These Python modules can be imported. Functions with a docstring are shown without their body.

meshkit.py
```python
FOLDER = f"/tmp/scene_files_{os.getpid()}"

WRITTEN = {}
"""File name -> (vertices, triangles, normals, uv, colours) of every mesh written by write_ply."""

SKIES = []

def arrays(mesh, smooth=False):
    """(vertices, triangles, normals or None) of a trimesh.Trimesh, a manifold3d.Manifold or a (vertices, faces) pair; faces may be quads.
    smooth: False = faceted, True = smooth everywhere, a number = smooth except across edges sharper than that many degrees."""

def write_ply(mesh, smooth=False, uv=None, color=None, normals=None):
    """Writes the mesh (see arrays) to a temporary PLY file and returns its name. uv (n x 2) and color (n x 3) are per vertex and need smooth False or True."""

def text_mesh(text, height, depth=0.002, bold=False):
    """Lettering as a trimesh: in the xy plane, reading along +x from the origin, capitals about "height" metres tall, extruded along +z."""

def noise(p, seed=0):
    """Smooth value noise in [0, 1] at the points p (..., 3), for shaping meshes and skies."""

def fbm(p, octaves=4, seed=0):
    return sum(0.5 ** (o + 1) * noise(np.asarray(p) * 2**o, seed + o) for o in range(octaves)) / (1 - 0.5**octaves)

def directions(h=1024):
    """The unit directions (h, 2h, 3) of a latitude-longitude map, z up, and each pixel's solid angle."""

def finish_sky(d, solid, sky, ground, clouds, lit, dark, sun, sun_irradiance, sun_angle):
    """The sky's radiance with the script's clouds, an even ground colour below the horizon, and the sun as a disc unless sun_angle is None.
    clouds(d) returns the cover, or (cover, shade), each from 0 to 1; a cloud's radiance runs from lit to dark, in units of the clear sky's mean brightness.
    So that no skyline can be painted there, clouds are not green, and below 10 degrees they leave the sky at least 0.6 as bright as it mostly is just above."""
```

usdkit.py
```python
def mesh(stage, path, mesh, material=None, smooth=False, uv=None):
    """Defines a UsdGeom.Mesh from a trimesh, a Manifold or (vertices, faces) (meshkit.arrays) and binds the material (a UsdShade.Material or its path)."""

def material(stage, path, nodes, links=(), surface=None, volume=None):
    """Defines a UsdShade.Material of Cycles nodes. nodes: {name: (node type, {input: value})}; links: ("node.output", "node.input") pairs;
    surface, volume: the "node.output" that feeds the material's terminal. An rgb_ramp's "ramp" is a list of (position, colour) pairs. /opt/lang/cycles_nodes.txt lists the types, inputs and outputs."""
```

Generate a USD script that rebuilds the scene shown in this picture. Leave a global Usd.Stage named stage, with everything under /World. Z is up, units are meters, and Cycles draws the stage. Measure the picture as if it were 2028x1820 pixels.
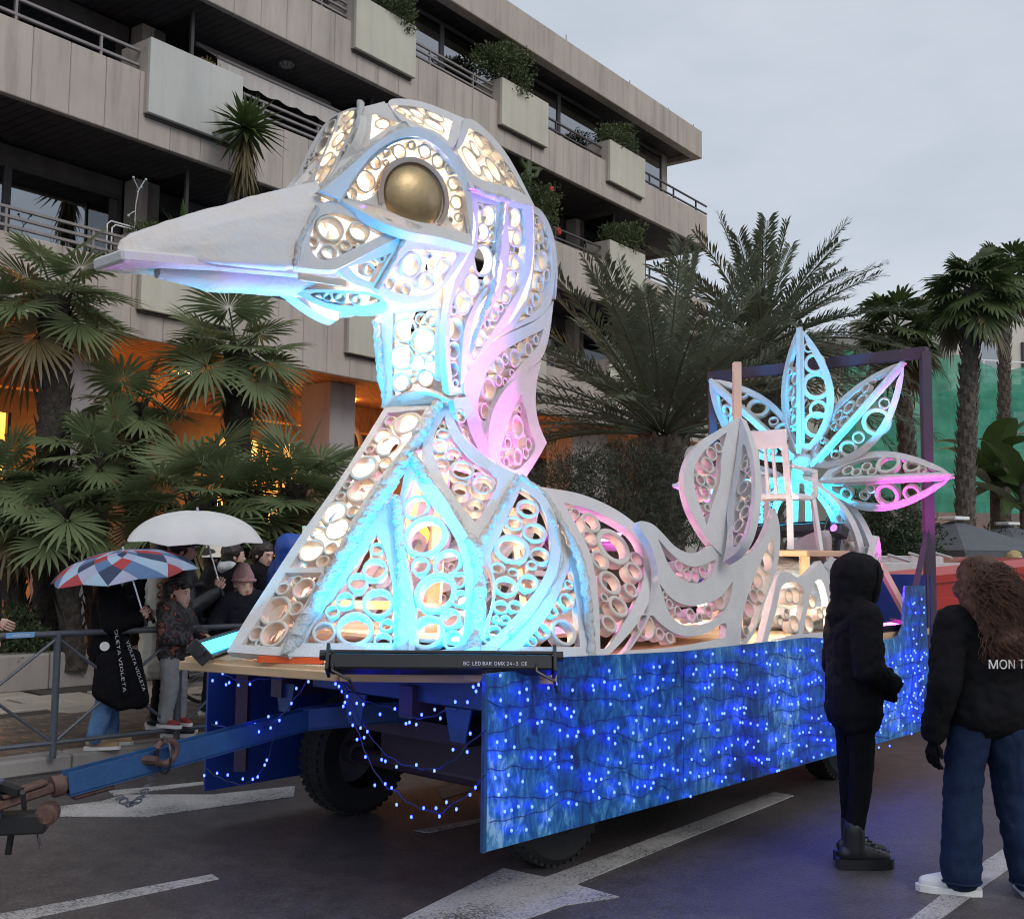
import math, random
import numpy as np
import trimesh, shapely
from shapely.geometry import Polygon, Point, LineString, MultiPolygon
from shapely.ops import unary_union
from manifold3d import Manifold, OpType
import meshkit, usdkit
from pxr import Usd, UsdGeom, UsdLux, UsdShade, Sdf, Gf, Vt

# ---------------------------------------------------------------- camera, sky, sun
stage = Usd.Stage.CreateInMemory()
UsdGeom.SetStageUpAxis(stage, "Z")
UsdGeom.SetStageMetersPerUnit(stage, 1.0)
world = UsdGeom.Xform.Define(stage, "/World")
stage.SetDefaultPrim(world.GetPrim())
UsdGeom.Scope.Define(stage, "/World/Looks")

EYE = np.array([0.0, 0.0, 1.65])
FOC, CX, CY = 2200.0, 1014.0, 910.0          # lens in units of a 2028 x 1820 picture
PITCH, ROLL = math.atan2(185.0, FOC), math.radians(0.6)
EXPOSURE = 0.25
_F = np.array([0, math.cos(PITCH), math.sin(PITCH)])
_U0 = np.array([0, -math.sin(PITCH), math.cos(PITCH)])
_R0 = np.array([1.0, 0, 0])
_R = _R0 * math.cos(ROLL) + _U0 * math.sin(ROLL)
_U = _U0 * math.cos(ROLL) - _R0 * math.sin(ROLL)
cam = UsdGeom.Camera.Define(stage, "/World/camera")
cam.CreateProjectionAttr("perspective")
cam.CreateHorizontalApertureAttr(36.0)
cam.CreateFocalLengthAttr(36.0 * FOC / 2028.0)
cam.CreateExposureAttr(EXPOSURE)
cam.CreateClippingRangeAttr(Gf.Vec2f(0.05, 5000))
_m = Gf.Matrix4d(*[float(x) for x in (*_R, 0, *_U, 0, *(-_F), 0, *EYE, 1)])
UsdGeom.Xformable(cam).AddTransformOp().Set(_m)

SUN_EL, SUN_AZ = math.radians(38), math.radians(140)   # towards the sun: azimuth from +y to +x
SKY_STRENGTH, SUN_INT = 0.1, 0.25
usdkit.material(stage, "/World/Looks/sky_light", {
    "tc": ("texture_coordinate", {}),
    "map": ("mapping", {"mapping_type": "point", "scale": (1.2, 1.2, 3.2)}),
    "n": ("noise_texture", {"scale": 1.6, "detail": 5.0, "roughness": 0.55}),
    "r": ("rgb_ramp", {"ramp": [(0.0, (4.2, 4.75, 5.5)), (0.40, (4.8, 5.3, 6.0)), (0.58, (5.7, 6.1, 6.75)), (1.0, (6.9, 7.2, 7.6))]}),
    "sky": ("sky_texture", {"sky_type": "single_scattering", "sun_disc": False, "sun_elevation": SUN_EL, "sun_rotation": SUN_AZ}),
    "mx": ("mix_color", {"fac": 0.9, "use_clamp": False, "use_clamp_result": False}),
    "bg": ("background_shader", {"strength": SKY_STRENGTH}),
}, [("tc.generated", "map.vector"), ("map.vector", "n.vector"), ("n.fac", "r.fac"), ("sky.color", "mx.a"), ("r.color", "mx.b"), ("mx.result", "bg.color")], surface="bg.background")
dome = UsdLux.DomeLight.Define(stage, "/World/sky")
dome.GetPrim().SetCustomDataByKey("kind", "structure")
UsdShade.MaterialBindingAPI.Apply(dome.GetPrim()).Bind(UsdShade.Material.Get(stage, "/World/Looks/sky_light"))
sun = UsdLux.DistantLight.Define(stage, "/World/sun")
sun.CreateIntensityAttr(SUN_INT)
sun.CreateAngleAttr(25.0)
sun.CreateColorAttr(Gf.Vec3f(1.0, 0.97, 0.93))
sun.GetPrim().CreateAttribute("inputs:normalize", Sdf.ValueTypeNames.Bool).Set(True)
_d = np.array([math.sin(SUN_AZ) * math.cos(SUN_EL), math.cos(SUN_AZ) * math.cos(SUN_EL), math.sin(SUN_EL)])
UsdGeom.Xformable(sun).AddTransformOp().Set(Gf.Matrix4d().SetRotate(Gf.Rotation(Gf.Vec3d(0, 0, 1), Gf.Vec3d(*map(float, _d)))))

# ---------------------------------------------------------------- measuring helpers
def ray(x, y):
    return _F + (x - CX) / FOC * _R + (CY - y) / FOC * _U

def onplane(x, y, p0, n):
    d = ray(x, y)
    return EYE + d * (np.dot(np.asarray(p0) - EYE, n) / np.dot(d, n))

def at(x, y, Y):
    d = ray(x, y)
    return EYE + d * (Y / d[1])

def onz(x, y, z):
    return onplane(x, y, (0, 0, z), np.array([0, 0, 1.0]))

def depth_of(p):
    return float(np.dot(np.asarray(p) - EYE, _F))

FY = math.radians(42.8)                       # the float stands along this heading
FUx, FVx = np.array([math.sin(FY), math.cos(FY), 0]), np.array([math.cos(FY), -math.sin(FY), 0])
VC = -4.78                                    # its centre line

def W(u, dv, z):
    return FUx * u + FVx * (VC + dv) + np.array([0, 0, z])

def fv(x, y, dv):
    return onplane(x, y, FVx * (VC + dv), FVx)

def fu(x, y, u):
    return onplane(x, y, FUx * u, FUx)

BY = math.radians(36.6)                       # the long facade's heading
BB, BN = np.array([math.sin(BY), math.cos(BY), 0]), np.array([math.cos(BY), -math.sin(BY), 0])
BP = np.array([-6.83, 14.83, 0])

def BF(t, depth, z):
    return BP + BB * t - BN * depth + np.array([0, 0, z])

def btz(x, y, depth=0.0):
    p = onplane(x, y, BP - BN * depth, BN)
    return float(np.dot(p - BP, BB)), float(p[2])
# ---------------------------------------------------------------- materials
def mat(name, col, rough=0.6, metal=0.0, var=0.12, scale=6.0, bump=0.0, bscale=60.0, spec=0.5, stretch=None, col2=None, emis=None, es=0.0, coat=0.0):
    c = np.array(col, float)
    a = np.clip(c * (1 - var), 0, 1) if col2 is None else c
    b = np.clip(c * (1 + var), 0, 1) if col2 is None else np.array(col2, float)
    nodes = {"g": ("geometry", {}), "m": ("mapping", {"mapping_type": "point", "scale": stretch or (1, 1, 1)}),
             "n": ("noise_texture", {"scale": scale, "detail": 5.0, "roughness": 0.6}),
             "r": ("rgb_ramp", {"ramp": [(0.3, tuple(a)), (0.7, tuple(b))]}),
             "p": ("principled_bsdf", {"roughness": rough, "metallic": metal, "specular_ior_level": spec, "coat_weight": coat})}
    links = [("g.position", "m.vector"), ("m.vector", "n.vector"), ("n.fac", "r.fac"), ("r.color", "p.base_color")]
    if bump:
        nodes["bn"] = ("noise_texture", {"scale": bscale, "detail": 4.0})
        nodes["b"] = ("bump", {"strength": min(1.0, bump), "distance": 0.02})
        links += [("g.position", "bn.vector"), ("bn.fac", "b.height"), ("b.normal", "p.normal")]
    if emis is not None:
        nodes["p"][1]["emission_color"] = tuple(emis)
        nodes["p"][1]["emission_strength"] = float(es)
    return usdkit.material(stage, f"/World/Looks/{name}", nodes, links, surface="p.BSDF")

def emit(name, col, strength):
    return usdkit.material(stage, f"/World/Looks/{name}", {"e": ("emission", {"color": tuple(col), "strength": float(strength)})}, [], surface="e.emission")

def leafmat(name, c1, c2, trans=0.25, rough=0.45):
    return usdkit.material(stage, f"/World/Looks/{name}", {
        "g": ("geometry", {}), "n": ("noise_texture", {"scale": 2.3, "detail": 4.0}),
        "m": ("math", {"math_type": "multiply_add", "value2": 0.45, "value3": 0.0}), "ad": ("math", {"math_type": "multiply_add", "value2": 0.6}),
        "r": ("rgb_ramp", {"ramp": [(0.15, c1), (0.85, c2)]}),
        "p": ("principled_bsdf", {"roughness": rough, "specular_ior_level": 0.4}), "t": ("translucent_bsdf", {}), "x": ("mix_closure", {"fac": trans})},
        [("g.position", "n.vector"), ("g.random_per_island", "m.value1"), ("n.fac", "ad.value1"), ("m.value", "ad.value3"), ("ad.value", "r.fac"), ("r.color", "p.base_color"), ("r.color", "t.color"), ("p.BSDF", "x.closure1"), ("t.BSDF", "x.closure2")], surface="x.closure")

def panemat(name, tint, see=0.5, rough=0.02):
    """Window glass: mirror-like sheen over a dark tinted sheet."""
    return usdkit.material(stage, f"/World/Looks/{name}", {
        "f": ("fresnel", {"IOR": 1.55}), "k": ("math", {"math_type": "multiply_add", "value2": 1.1, "value3": 0.30, "use_clamp": True}),
        "t": ("transparent_bsdf", {"color": tint}), "gl": ("glossy_bsdf", {"roughness": rough, "color": (0.9, 0.92, 0.95)}), "x": ("mix_closure", {})},
        [("f.fac", "k.value1"), ("k.value", "x.fac"), ("t.BSDF", "x.closure1"), ("gl.BSDF", "x.closure2")], surface="x.closure")

def concrete(name, col, streak=0.25, rough=0.8):
    c = np.array(col)
    return usdkit.material(stage, f"/World/Looks/{name}", {
        "g": ("geometry", {}), "m": ("mapping", {"scale": (2.2, 2.2, 0.22)}), "n": ("noise_texture", {"scale": 2.0, "detail": 6.0, "roughness": 0.65}),
        "n2": ("noise_texture", {"scale": 0.7, "detail": 4.0}), "n3": ("noise_texture", {"scale": 45.0, "detail": 3.0}),
        "r": ("rgb_ramp", {"ramp": [(0.28, tuple(c * (1 - streak))), (0.5, tuple(c)), (0.75, tuple(np.clip(c * 1.08, 0, 1)))]}),
        "r2": ("rgb_ramp", {"ramp": [(0.3, (0.82, 0.82, 0.84)), (0.7, (1.0, 1.0, 1.0))]}),
        "mx": ("mix_color", {"blend_type": "multiply", "fac": 1.0}), "b": ("bump", {"strength": 0.25, "distance": 0.01}),
        "p": ("principled_bsdf", {"roughness": rough, "specular_ior_level": 0.25})},
        [("g.position", "m.vector"), ("m.vector", "n.vector"), ("g.position", "n2.vector"), ("g.position", "n3.vector"), ("n.fac", "r.fac"), ("n2.fac", "r2.fac"),
         ("r.color", "mx.a"), ("r2.color", "mx.b"), ("mx.result", "p.base_color"), ("n3.fac", "b.height"), ("b.normal", "p.normal")], surface="p.BSDF")

MT = {}
MT["facade"] = concrete("facade_concrete", (0.49, 0.425, 0.37), 0.26)
MT["facade2"] = concrete("cream_render", (0.62, 0.57, 0.50), 0.12)
MT["planter"] = concrete("planter_panel", (0.58, 0.55, 0.45), 0.10)
MT["planterg"] = concrete("planter_panel_grey", (0.56, 0.55, 0.51), 0.10)
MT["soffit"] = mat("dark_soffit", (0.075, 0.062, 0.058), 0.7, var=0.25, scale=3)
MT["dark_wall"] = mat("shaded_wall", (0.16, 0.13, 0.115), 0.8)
MT["frame_dark"] = mat("dark_aluminium", (0.045, 0.04, 0.04), 0.45)
MT["rail"] = mat("rail_paint", (0.24, 0.21, 0.205), 0.5)
MT["rail_dark"] = mat("rail_brown", (0.075, 0.058, 0.06), 0.5)
MT["pane"] = panemat("window_glass", (0.30, 0.33, 0.34))
MT["pane_dark"] = panemat("tinted_glass", (0.10, 0.11, 0.10))
MT["curtain"] = mat("room_interior", (0.25, 0.22, 0.19), 0.9)
MT["awning"] = mat("awning_cloth", (0.50, 0.455, 0.42), 0.9, var=0.12, scale=3, stretch=(3, 3, .4))
MT["orange_soffit"] = mat("timber_soffit", (0.50, 0.235, 0.085), 0.65, var=0.3, scale=4, stretch=(5, .5, 1))
MT["grey_pillar"] = concrete("pillar_stone", (0.40, 0.365, 0.36), 0.15)
MT["asphalt"] = usdkit.material(stage, "/World/Looks/wet_asphalt", {
    "g": ("geometry", {}), "n": ("noise_texture", {"scale": 0.55, "detail": 6.0, "roughness": 0.6}), "n2": ("noise_texture", {"scale": 48.0, "detail": 6.0, "roughness": 0.8}), "v": ("voronoi_texture", {"scale": 110.0}),
    "n4": ("noise_texture", {"scale": 7.0, "detail": 5.0, "roughness": 0.7}),
    "r": ("rgb_ramp", {"ramp": [(0.3, (0.058, 0.051, 0.051)), (0.7, (0.096, 0.086, 0.085))]}), "r2": ("rgb_ramp", {"ramp": [(0.3, (0.5, 0.5, 0.5)), (0.55, (1.0, 1.0, 1.0)), (0.66, (2.2, 2.15, 2.1)), (0.75, (3.4, 3.3, 3.2))]}),
    "r3": ("rgb_ramp", {"ramp": [(0.3, (0.34, 0.34, 0.34)), (0.7, (0.58, 0.58, 0.58))]}), "r4": ("rgb_ramp", {"ramp": [(0.3, (0.66, 0.66, 0.66)), (0.52, (1.0, 1.0, 1.0)), (0.7, (1.25, 1.25, 1.25))]}),
    "mx": ("mix_color", {"blend_type": "multiply", "fac": 1.0, "use_clamp_result": False}), "mx2": ("mix_color", {"blend_type": "multiply", "fac": 1.0, "use_clamp_result": False}), "b": ("bump", {"strength": 0.55, "distance": 0.006}),
    "p": ("principled_bsdf", {"specular_ior_level": 0.45})},
    [("g.position", "n.vector"), ("g.position", "n2.vector"), ("g.position", "n4.vector"), ("g.position", "v.vector"), ("n.fac", "r.fac"), ("n2.fac", "r2.fac"), ("n4.fac", "r4.fac"), ("r.color", "mx.a"), ("r2.color", "mx.b"), ("mx.result", "mx2.a"), ("r4.color", "mx2.b"), ("mx2.result", "p.base_color"),
     ("n.fac", "r3.fac"), ("r3.color", "p.roughness"), ("v.distance", "b.height"), ("b.normal", "p.normal")], surface="p.BSDF")
MT["paint"] = usdkit.material(stage, "/World/Looks/road_paint", {
    "g": ("geometry", {}), "n": ("noise_texture", {"scale": 95.0, "detail": 4.0}), "n2": ("noise_texture", {"scale": 1.7, "detail": 5.0, "roughness": 0.7}), "ad": ("math", {"math_type": "multiply_add", "value2": 0.55}), "h": ("math", {"math_type": "multiply", "value2": 0.45}),
    "r": ("rgb_ramp", {"ramp": [(0.40, (0.085, 0.08, 0.08)), (0.47, (0.34, 0.33, 0.32)), (0.62, (0.50, 0.48, 0.465))]}),
    "b": ("bump", {"strength": 0.4, "distance": 0.004}), "p": ("principled_bsdf", {"roughness": 0.55})},
    [("g.position", "n.vector"), ("g.position", "n2.vector"), ("n.fac", "ad.value1"), ("n2.fac", "h.value1"), ("h.value", "ad.value3"), ("ad.value", "r.fac"), ("r.color", "p.base_color"), ("n.fac", "b.height"), ("b.normal", "p.normal")], surface="p.BSDF")
MT["kerb"] = concrete("kerb_stone", (0.30, 0.28, 0.265), 0.25)
MT["slab"] = mat("beige_slab", (0.40, 0.35, 0.29), 0.38, var=0.14, scale=1.4, bump=0.1)
MT["brick"] = mat("brown_paver", (0.155, 0.12, 0.095), 0.30, var=0.3, scale=3, bump=0.1)
MT["brick2"] = mat("dark_paver", (0.115, 0.095, 0.08), 0.30, var=0.3, scale=3, bump=0.1)
MT["joint"] = mat("paving_joint", (0.05, 0.045, 0.04), 0.6)
MT["soil"] = mat("planting_soil", (0.055, 0.04, 0.03), 0.9, var=0.4, scale=9, bump=0.6)
MT["wall_low"] = concrete("low_wall_stone", (0.30, 0.27, 0.25), 0.15)
MT["white_foam"] = mat("white_painted_foam", (0.56, 0.55, 0.545), 0.7, var=0.05, scale=9, bump=0.35, bscale=120)
MT["rough_foam"] = mat("rough_foam_seam", (0.48, 0.48, 0.465), 0.8, var=0.08, scale=20, bump=0.9, bscale=55)
MT["beak"] = mat("beak_plaster", (0.60, 0.545, 0.50), 0.75, var=0.12, scale=5, bump=0.3, bscale=40, col2=(0.58, 0.59, 0.625))
MT["ringcut"] = mat("white_tube", (0.56, 0.52, 0.47), 0.55, var=0.03)
MT["gold"] = mat("gold_paint", (0.40, 0.30, 0.165), 0.42, metal=0.9, var=0.22, scale=7, bump=0.06)
MT["rim"] = mat("grey_brown_rim", (0.36, 0.29, 0.25), 0.7)
MT["wood"] = mat("pine_timber", (0.52, 0.36, 0.22), 0.65, var=0.18, scale=3, stretch=(1, 1, 9))
MT["wood_pale"] = mat("pale_timber", (0.62, 0.46, 0.34), 0.65, var=0.12, scale=3)
MT["black"] = mat("black_plastic", (0.018, 0.018, 0.02), 0.4)
MT["black_metal"] = mat("black_housing", (0.02, 0.02, 0.022), 0.35, metal=0.2)
MT["blue_steel"] = mat("blue_steel", (0.014, 0.065, 0.18), 0.42, var=0.2, scale=9, bump=0.1)
MT["blue_panel"] = mat("plain_blue_panel", (0.012, 0.045, 0.26), 0.5, var=0.15, scale=2)
MT["purple_steel"] = mat("purple_frame", (0.05, 0.033, 0.060), 0.5)
MT["rust"] = mat("rusty_iron", (0.095, 0.05, 0.04), 0.7, var=0.45, scale=22, bump=0.12, bscale=140)
MT["tyre"] = mat("tyre_rubber", (0.014, 0.014, 0.015), 0.75, bump=0.2)
MT["hub"] = mat("grey_rim", (0.10, 0.10, 0.11), 0.5)
MT["red_orange"] = mat("orange_board", (0.72, 0.10, 0.02), 0.6)
MT["skirt"] = usdkit.material(stage, "/World/Looks/painted_water_board", {
    "g": ("geometry", {}), "m": ("mapping", {"scale": (3.8, 3.8, 1.7)}), "n": ("noise_texture", {"scale": 5.5, "detail": 8.0, "roughness": 0.72, "distortion": 0.6}), "m2": ("mapping", {"scale": (1, 1, 0.6)}), "n2": ("noise_texture", {"scale": 1.9, "detail": 4.0}),
    "a": ("math", {"math_type": "multiply_add", "value2": 0.62}), "h": ("math", {"math_type": "multiply", "value2": 0.4}),
    "r": ("rgb_ramp", {"ramp": [(0.37, (0.003, 0.014, 0.06)), (0.44, (0.005, 0.040, 0.15)), (0.475, (0.007, 0.075, 0.24)), (0.53, (0.012, 0.11, 0.30)), (0.56, (0.03, 0.17, 0.38)), (0.60, (0.07, 0.26, 0.47)), (0.65, (0.26, 0.48, 0.62))]}),
    "p": ("principled_bsdf", {"roughness": 0.45})},
    [("g.position", "m.vector"), ("m.vector", "n.vector"), ("g.position", "m2.vector"), ("m2.vector", "n2.vector"), ("n.fac", "a.value1"), ("n2.fac", "h.value1"), ("h.value", "a.value3"), ("a.value", "r.fac"), ("r.color", "p.base_color")], surface="p.BSDF")
MT["bulb"] = emit("blue_led", (0.013, 0.024, 1.0), 26.0)
MT["wire"] = mat("dark_wire", (0.010, 0.022, 0.075), 0.5)
MT["fan_leaf"] = leafmat("fan_palm_leaf", (0.10, 0.135, 0.062), (0.33, 0.38, 0.19), 0.32, 0.42)
MT["fan_dry"] = leafmat("fan_palm_dry_leaf", (0.12, 0.095, 0.045), (0.22, 0.18, 0.085), 0.2)
MT["date_leaf"] = leafmat("date_palm_leaf", (0.085, 0.10, 0.062), (0.25, 0.265, 0.17), 0.28, 0.5)
MT["wash_leaf"] = leafmat("tall_palm_leaf", (0.055, 0.08, 0.025), (0.15, 0.19, 0.07), 0.22)
MT["shrub"] = leafmat("olive_leaf", (0.035, 0.045, 0.030), (0.125, 0.14, 0.10), 0.15)
MT["hedge"] = leafmat("hedge_leaf", (0.03, 0.045, 0.02), (0.09, 0.125, 0.05), 0.15)
MT["banana"] = leafmat("banana_leaf", (0.05, 0.08, 0.025), (0.13, 0.19, 0.06), 0.25, 0.35)
MT["pot_leaf"] = leafmat("balcony_leaf", (0.05, 0.07, 0.025), (0.16, 0.19, 0.07), 0.2)
MT["yucca"] = leafmat("yucca_leaf", (0.05, 0.075, 0.02), (0.14, 0.20, 0.055), 0.2)
MT["bark"] = mat("palm_bark", (0.105, 0.085, 0.068), 0.9, var=0.5, scale=14, bump=1.0, bscale=28)
MT["bark_dark"] = mat("fibrous_bark", (0.045, 0.038, 0.032), 0.95, var=0.5, scale=18, bump=1.0, bscale=36)
MT["skin"] = mat("skin", (0.66, 0.43, 0.34), 0.5, var=0.06, scale=12)
MT["cloth_black"] = mat("black_cloth", (0.008, 0.008, 0.010), 0.85, spec=0.12, var=0.2, scale=30, bump=0.3, bscale=200)
MT["cloth_dark"] = mat("dark_navy_cloth", (0.016, 0.018, 0.026), 0.85, spec=0.12, var=0.2, scale=25, bump=0.3, bscale=180)
MT["puffer"] = mat("black_puffer", (0.018, 0.018, 0.021), 0.42, var=0.1)
MT["jeans"] = mat("blue_denim", (0.11, 0.22, 0.42), 0.85, spec=0.12, var=0.22, scale=9, bump=0.35, bscale=160)
MT["jeans_dark"] = mat("dark_denim", (0.014, 0.026, 0.062), 0.85, spec=0.12, var=0.3, scale=7, bump=0.35, bscale=160)
MT["cream"] = mat("cream_cloth", (0.66, 0.62, 0.53), 0.85, var=0.08)
MT["blue_rain"] = mat("blue_raincoat", (0.018, 0.075, 0.36), 0.5, var=0.12)
MT["pink_knit"] = mat("pink_knit", (0.50, 0.30, 0.31), 0.95, var=0.2, scale=40, bump=0.8, bscale=110)
MT["camo"] = usdkit.material(stage, "/World/Looks/camo_cloth", {
    "g": ("geometry", {}), "n": ("noise_texture", {"scale": 13.0, "detail": 3.0}), "r": ("rgb_ramp", {"interpolate": False, "ramp": [(0.0, (0.03, 0.028, 0.03)), (0.44, (0.075, 0.07, 0.07)), (0.54, (0.022, 0.02, 0.022)), (0.62, (0.30, 0.085, 0.05)), (0.68, (0.10, 0.09, 0.085))]}),
    "p": ("principled_bsdf", {"roughness": 0.85})}, [("g.position", "n.vector"), ("n.fac", "r.fac"), ("r.color", "p.base_color")], surface="p.BSDF")
MT["grey_knit"] = mat("grey_joggers", (0.30, 0.305, 0.31), 0.9, var=0.12, scale=15, bump=0.3)
MT["tan_shoe"] = mat("tan_suede", (0.42, 0.30, 0.17), 0.8)
MT["white_shoe"] = mat("white_leather", (0.72, 0.74, 0.76), 0.45, var=0.04)
MT["sole"] = mat("white_sole", (0.75, 0.74, 0.72), 0.6)
MT["red_shoe"] = mat("red_shoe", (0.28, 0.035, 0.035), 0.6)
MT["hair_dark"] = mat("dark_hair", (0.022, 0.014, 0.011), 0.5, var=0.4, scale=20, stretch=(1, 1, .2))
MT["hair_brown"] = mat("brown_curly_hair", (0.075, 0.033, 0.02), 0.75, var=0.5, scale=16)
MT["hair_blond"] = mat("blond_hair", (0.40, 0.30, 0.12), 0.6, var=0.3, scale=20)
MT["eyedark"] = mat("eye_dark", (0.02, 0.015, 0.012), 0.2)
MT["eyewhite"] = mat("eye_white", (0.6, 0.57, 0.54), 0.3)
MT["lip"] = mat("lips", (0.36, 0.13, 0.12), 0.45)
MT["scarf"] = mat("grey_white_scarf", (0.38, 0.41, 0.42), 0.9, scale=30, col2=(0.66, 0.68, 0.68))
MT["steel"] = mat("bright_steel", (0.55, 0.57, 0.60), 0.25, metal=1.0)
MT["iron_grey"] = mat("grey_iron_paint", (0.075, 0.085, 0.105), 0.42, var=0.2, scale=12, bump=0.1)
MT["label_blue"] = mat("blue_label", (0.16, 0.36, 0.62), 0.5)
MT["white_print"] = mat("white_print", (0.75, 0.75, 0.75), 0.6, var=0.03)
MT["grey_print"] = mat("grey_print", (0.16, 0.155, 0.15), 0.6, var=0.05)
MT["van_red"] = mat("red_body_paint", (0.40, 0.022, 0.015), 0.32, var=0.06, coat=0.3)
MT["van_trim"] = mat("dark_trim", (0.03, 0.025, 0.025), 0.6)
MT["sign_cream"] = mat("sign_cream", (0.62, 0.52, 0.40), 0.6)
MT["alu"] = mat("ladder_aluminium", (0.62, 0.60, 0.59), 0.4, metal=0.6)
MT["umb_white"] = mat("white_umbrella_cloth", (0.74, 0.73, 0.71), 0.6, var=0.04)
MT["parasol"] = mat("grey_parasol_cloth", (0.10, 0.105, 0.118), 0.75)
MT["parasol_v"] = mat("grey_parasol_valance", (0.20, 0.21, 0.23), 0.75)
MT["plastic_white"] = mat("white_chair_plastic", (0.72, 0.72, 0.72), 0.4, var=0.03)
MT["blanket"] = mat("pale_blue_blanket", (0.40, 0.50, 0.56), 0.95, var=0.2, scale=14, bump=0.5, bscale=40)
MT["terracotta"] = mat("terracotta", (0.30, 0.16, 0.10), 0.8)
MT["red_flower"] = mat("red_flower", (0.60, 0.03, 0.03), 0.6)
MT["yellow_leaf"] = leafmat("yellow_leaf", (0.22, 0.20, 0.04), (0.40, 0.36, 0.10), 0.25)
MT["net"] = usdkit.material(stage, "/World/Looks/green_net", {
    "g": ("geometry", {}), "n": ("noise_texture", {"scale": 0.9, "detail": 5.0, "roughness": 0.65}), "r": ("rgb_ramp", {"ramp": [(0.3, (0.03, 0.17, 0.11)), (0.55, (0.07, 0.33, 0.22)), (0.75, (0.14, 0.48, 0.33))]}),
    "d": ("diffuse_bsdf", {}), "t": ("transparent_bsdf", {}), "x": ("mix_closure", {"fac": 0.22})},
    [("g.position", "n.vector"), ("n.fac", "r.fac"), ("r.color", "d.color"), ("d.BSDF", "x.closure1"), ("t.BSDF", "x.closure2")], surface="x.closure")
MT["shop_glow"] = usdkit.material(stage, "/World/Looks/shop_glow", {
    "g": ("geometry", {}), "m": ("mapping", {"scale": (1, 1, 1.4)}), "n": ("noise_texture", {"scale": 1.3, "detail": 4.0}), "r": ("rgb_ramp", {"ramp": [(0.3, (0.75, 0.16, 0.015)), (0.55, (1.0, 0.34, 0.06)), (0.75, (1.0, 0.55, 0.20))]}),
    "e": ("emission", {"strength": 3.2})}, [("g.position", "m.vector"), ("m.vector", "n.vector"), ("n.fac", "r.fac"), ("r.color", "e.color")], surface="e.emission")
MT["warm_lamp"] = emit("warm_lamp", (1.0, 0.46, 0.12), 40.0)
MT["cyan_lens"] = emit("cyan_led_lens", (0.10, 0.62, 1.0), 2.6)
MT["warm_bulb"] = emit("warm_bulb", (1.0, 0.72, 0.42), 22.0)

# ---------------------------------------------------------------- object helpers
_taken = {}
def numbered(path):
    n = _taken.get(path, -1) + 1
    _taken[path] = n
    return path if n == 0 else f"{path}_{n:03d}"

class T:
    """A thing (an Xform with parts) and the matrix that takes world points to its own frame."""
    def __init__(self, path, loc, rot):
        self.path, self.loc, self.rot = path, np.array(loc, float), rot
        c, s = math.cos(rot), math.sin(rot)
        self.inv = np.array([[c, s, 0], [-s, c, 0], [0, 0, 1.0]])
    def local(self, v):
        return (np.asarray(v) - self.loc) @ self.inv.T

def keys(prim, label=None, cat=None, group=None, kind=None):
    for k, x in (("label", label), ("category", cat), ("group", group), ("kind", kind)):
        if x: prim.SetCustomDataByKey(k, x)

def thing(name, label, cat, loc=(0, 0, 0), rot=0.0, group=None, kind=None):
    path = numbered("/World/" + name)
    x = UsdGeom.Xform.Define(stage, path)
    x.AddTranslateOp().Set(Gf.Vec3d(*map(float, loc)))
    if rot: x.AddRotateZOp().Set(math.degrees(rot))
    keys(x.GetPrim(), label, cat, group, kind)
    return T(path, loc, rot)

def arr(mesh):
    v, f, _ = meshkit.arrays(mesh)
    return v, f

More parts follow.
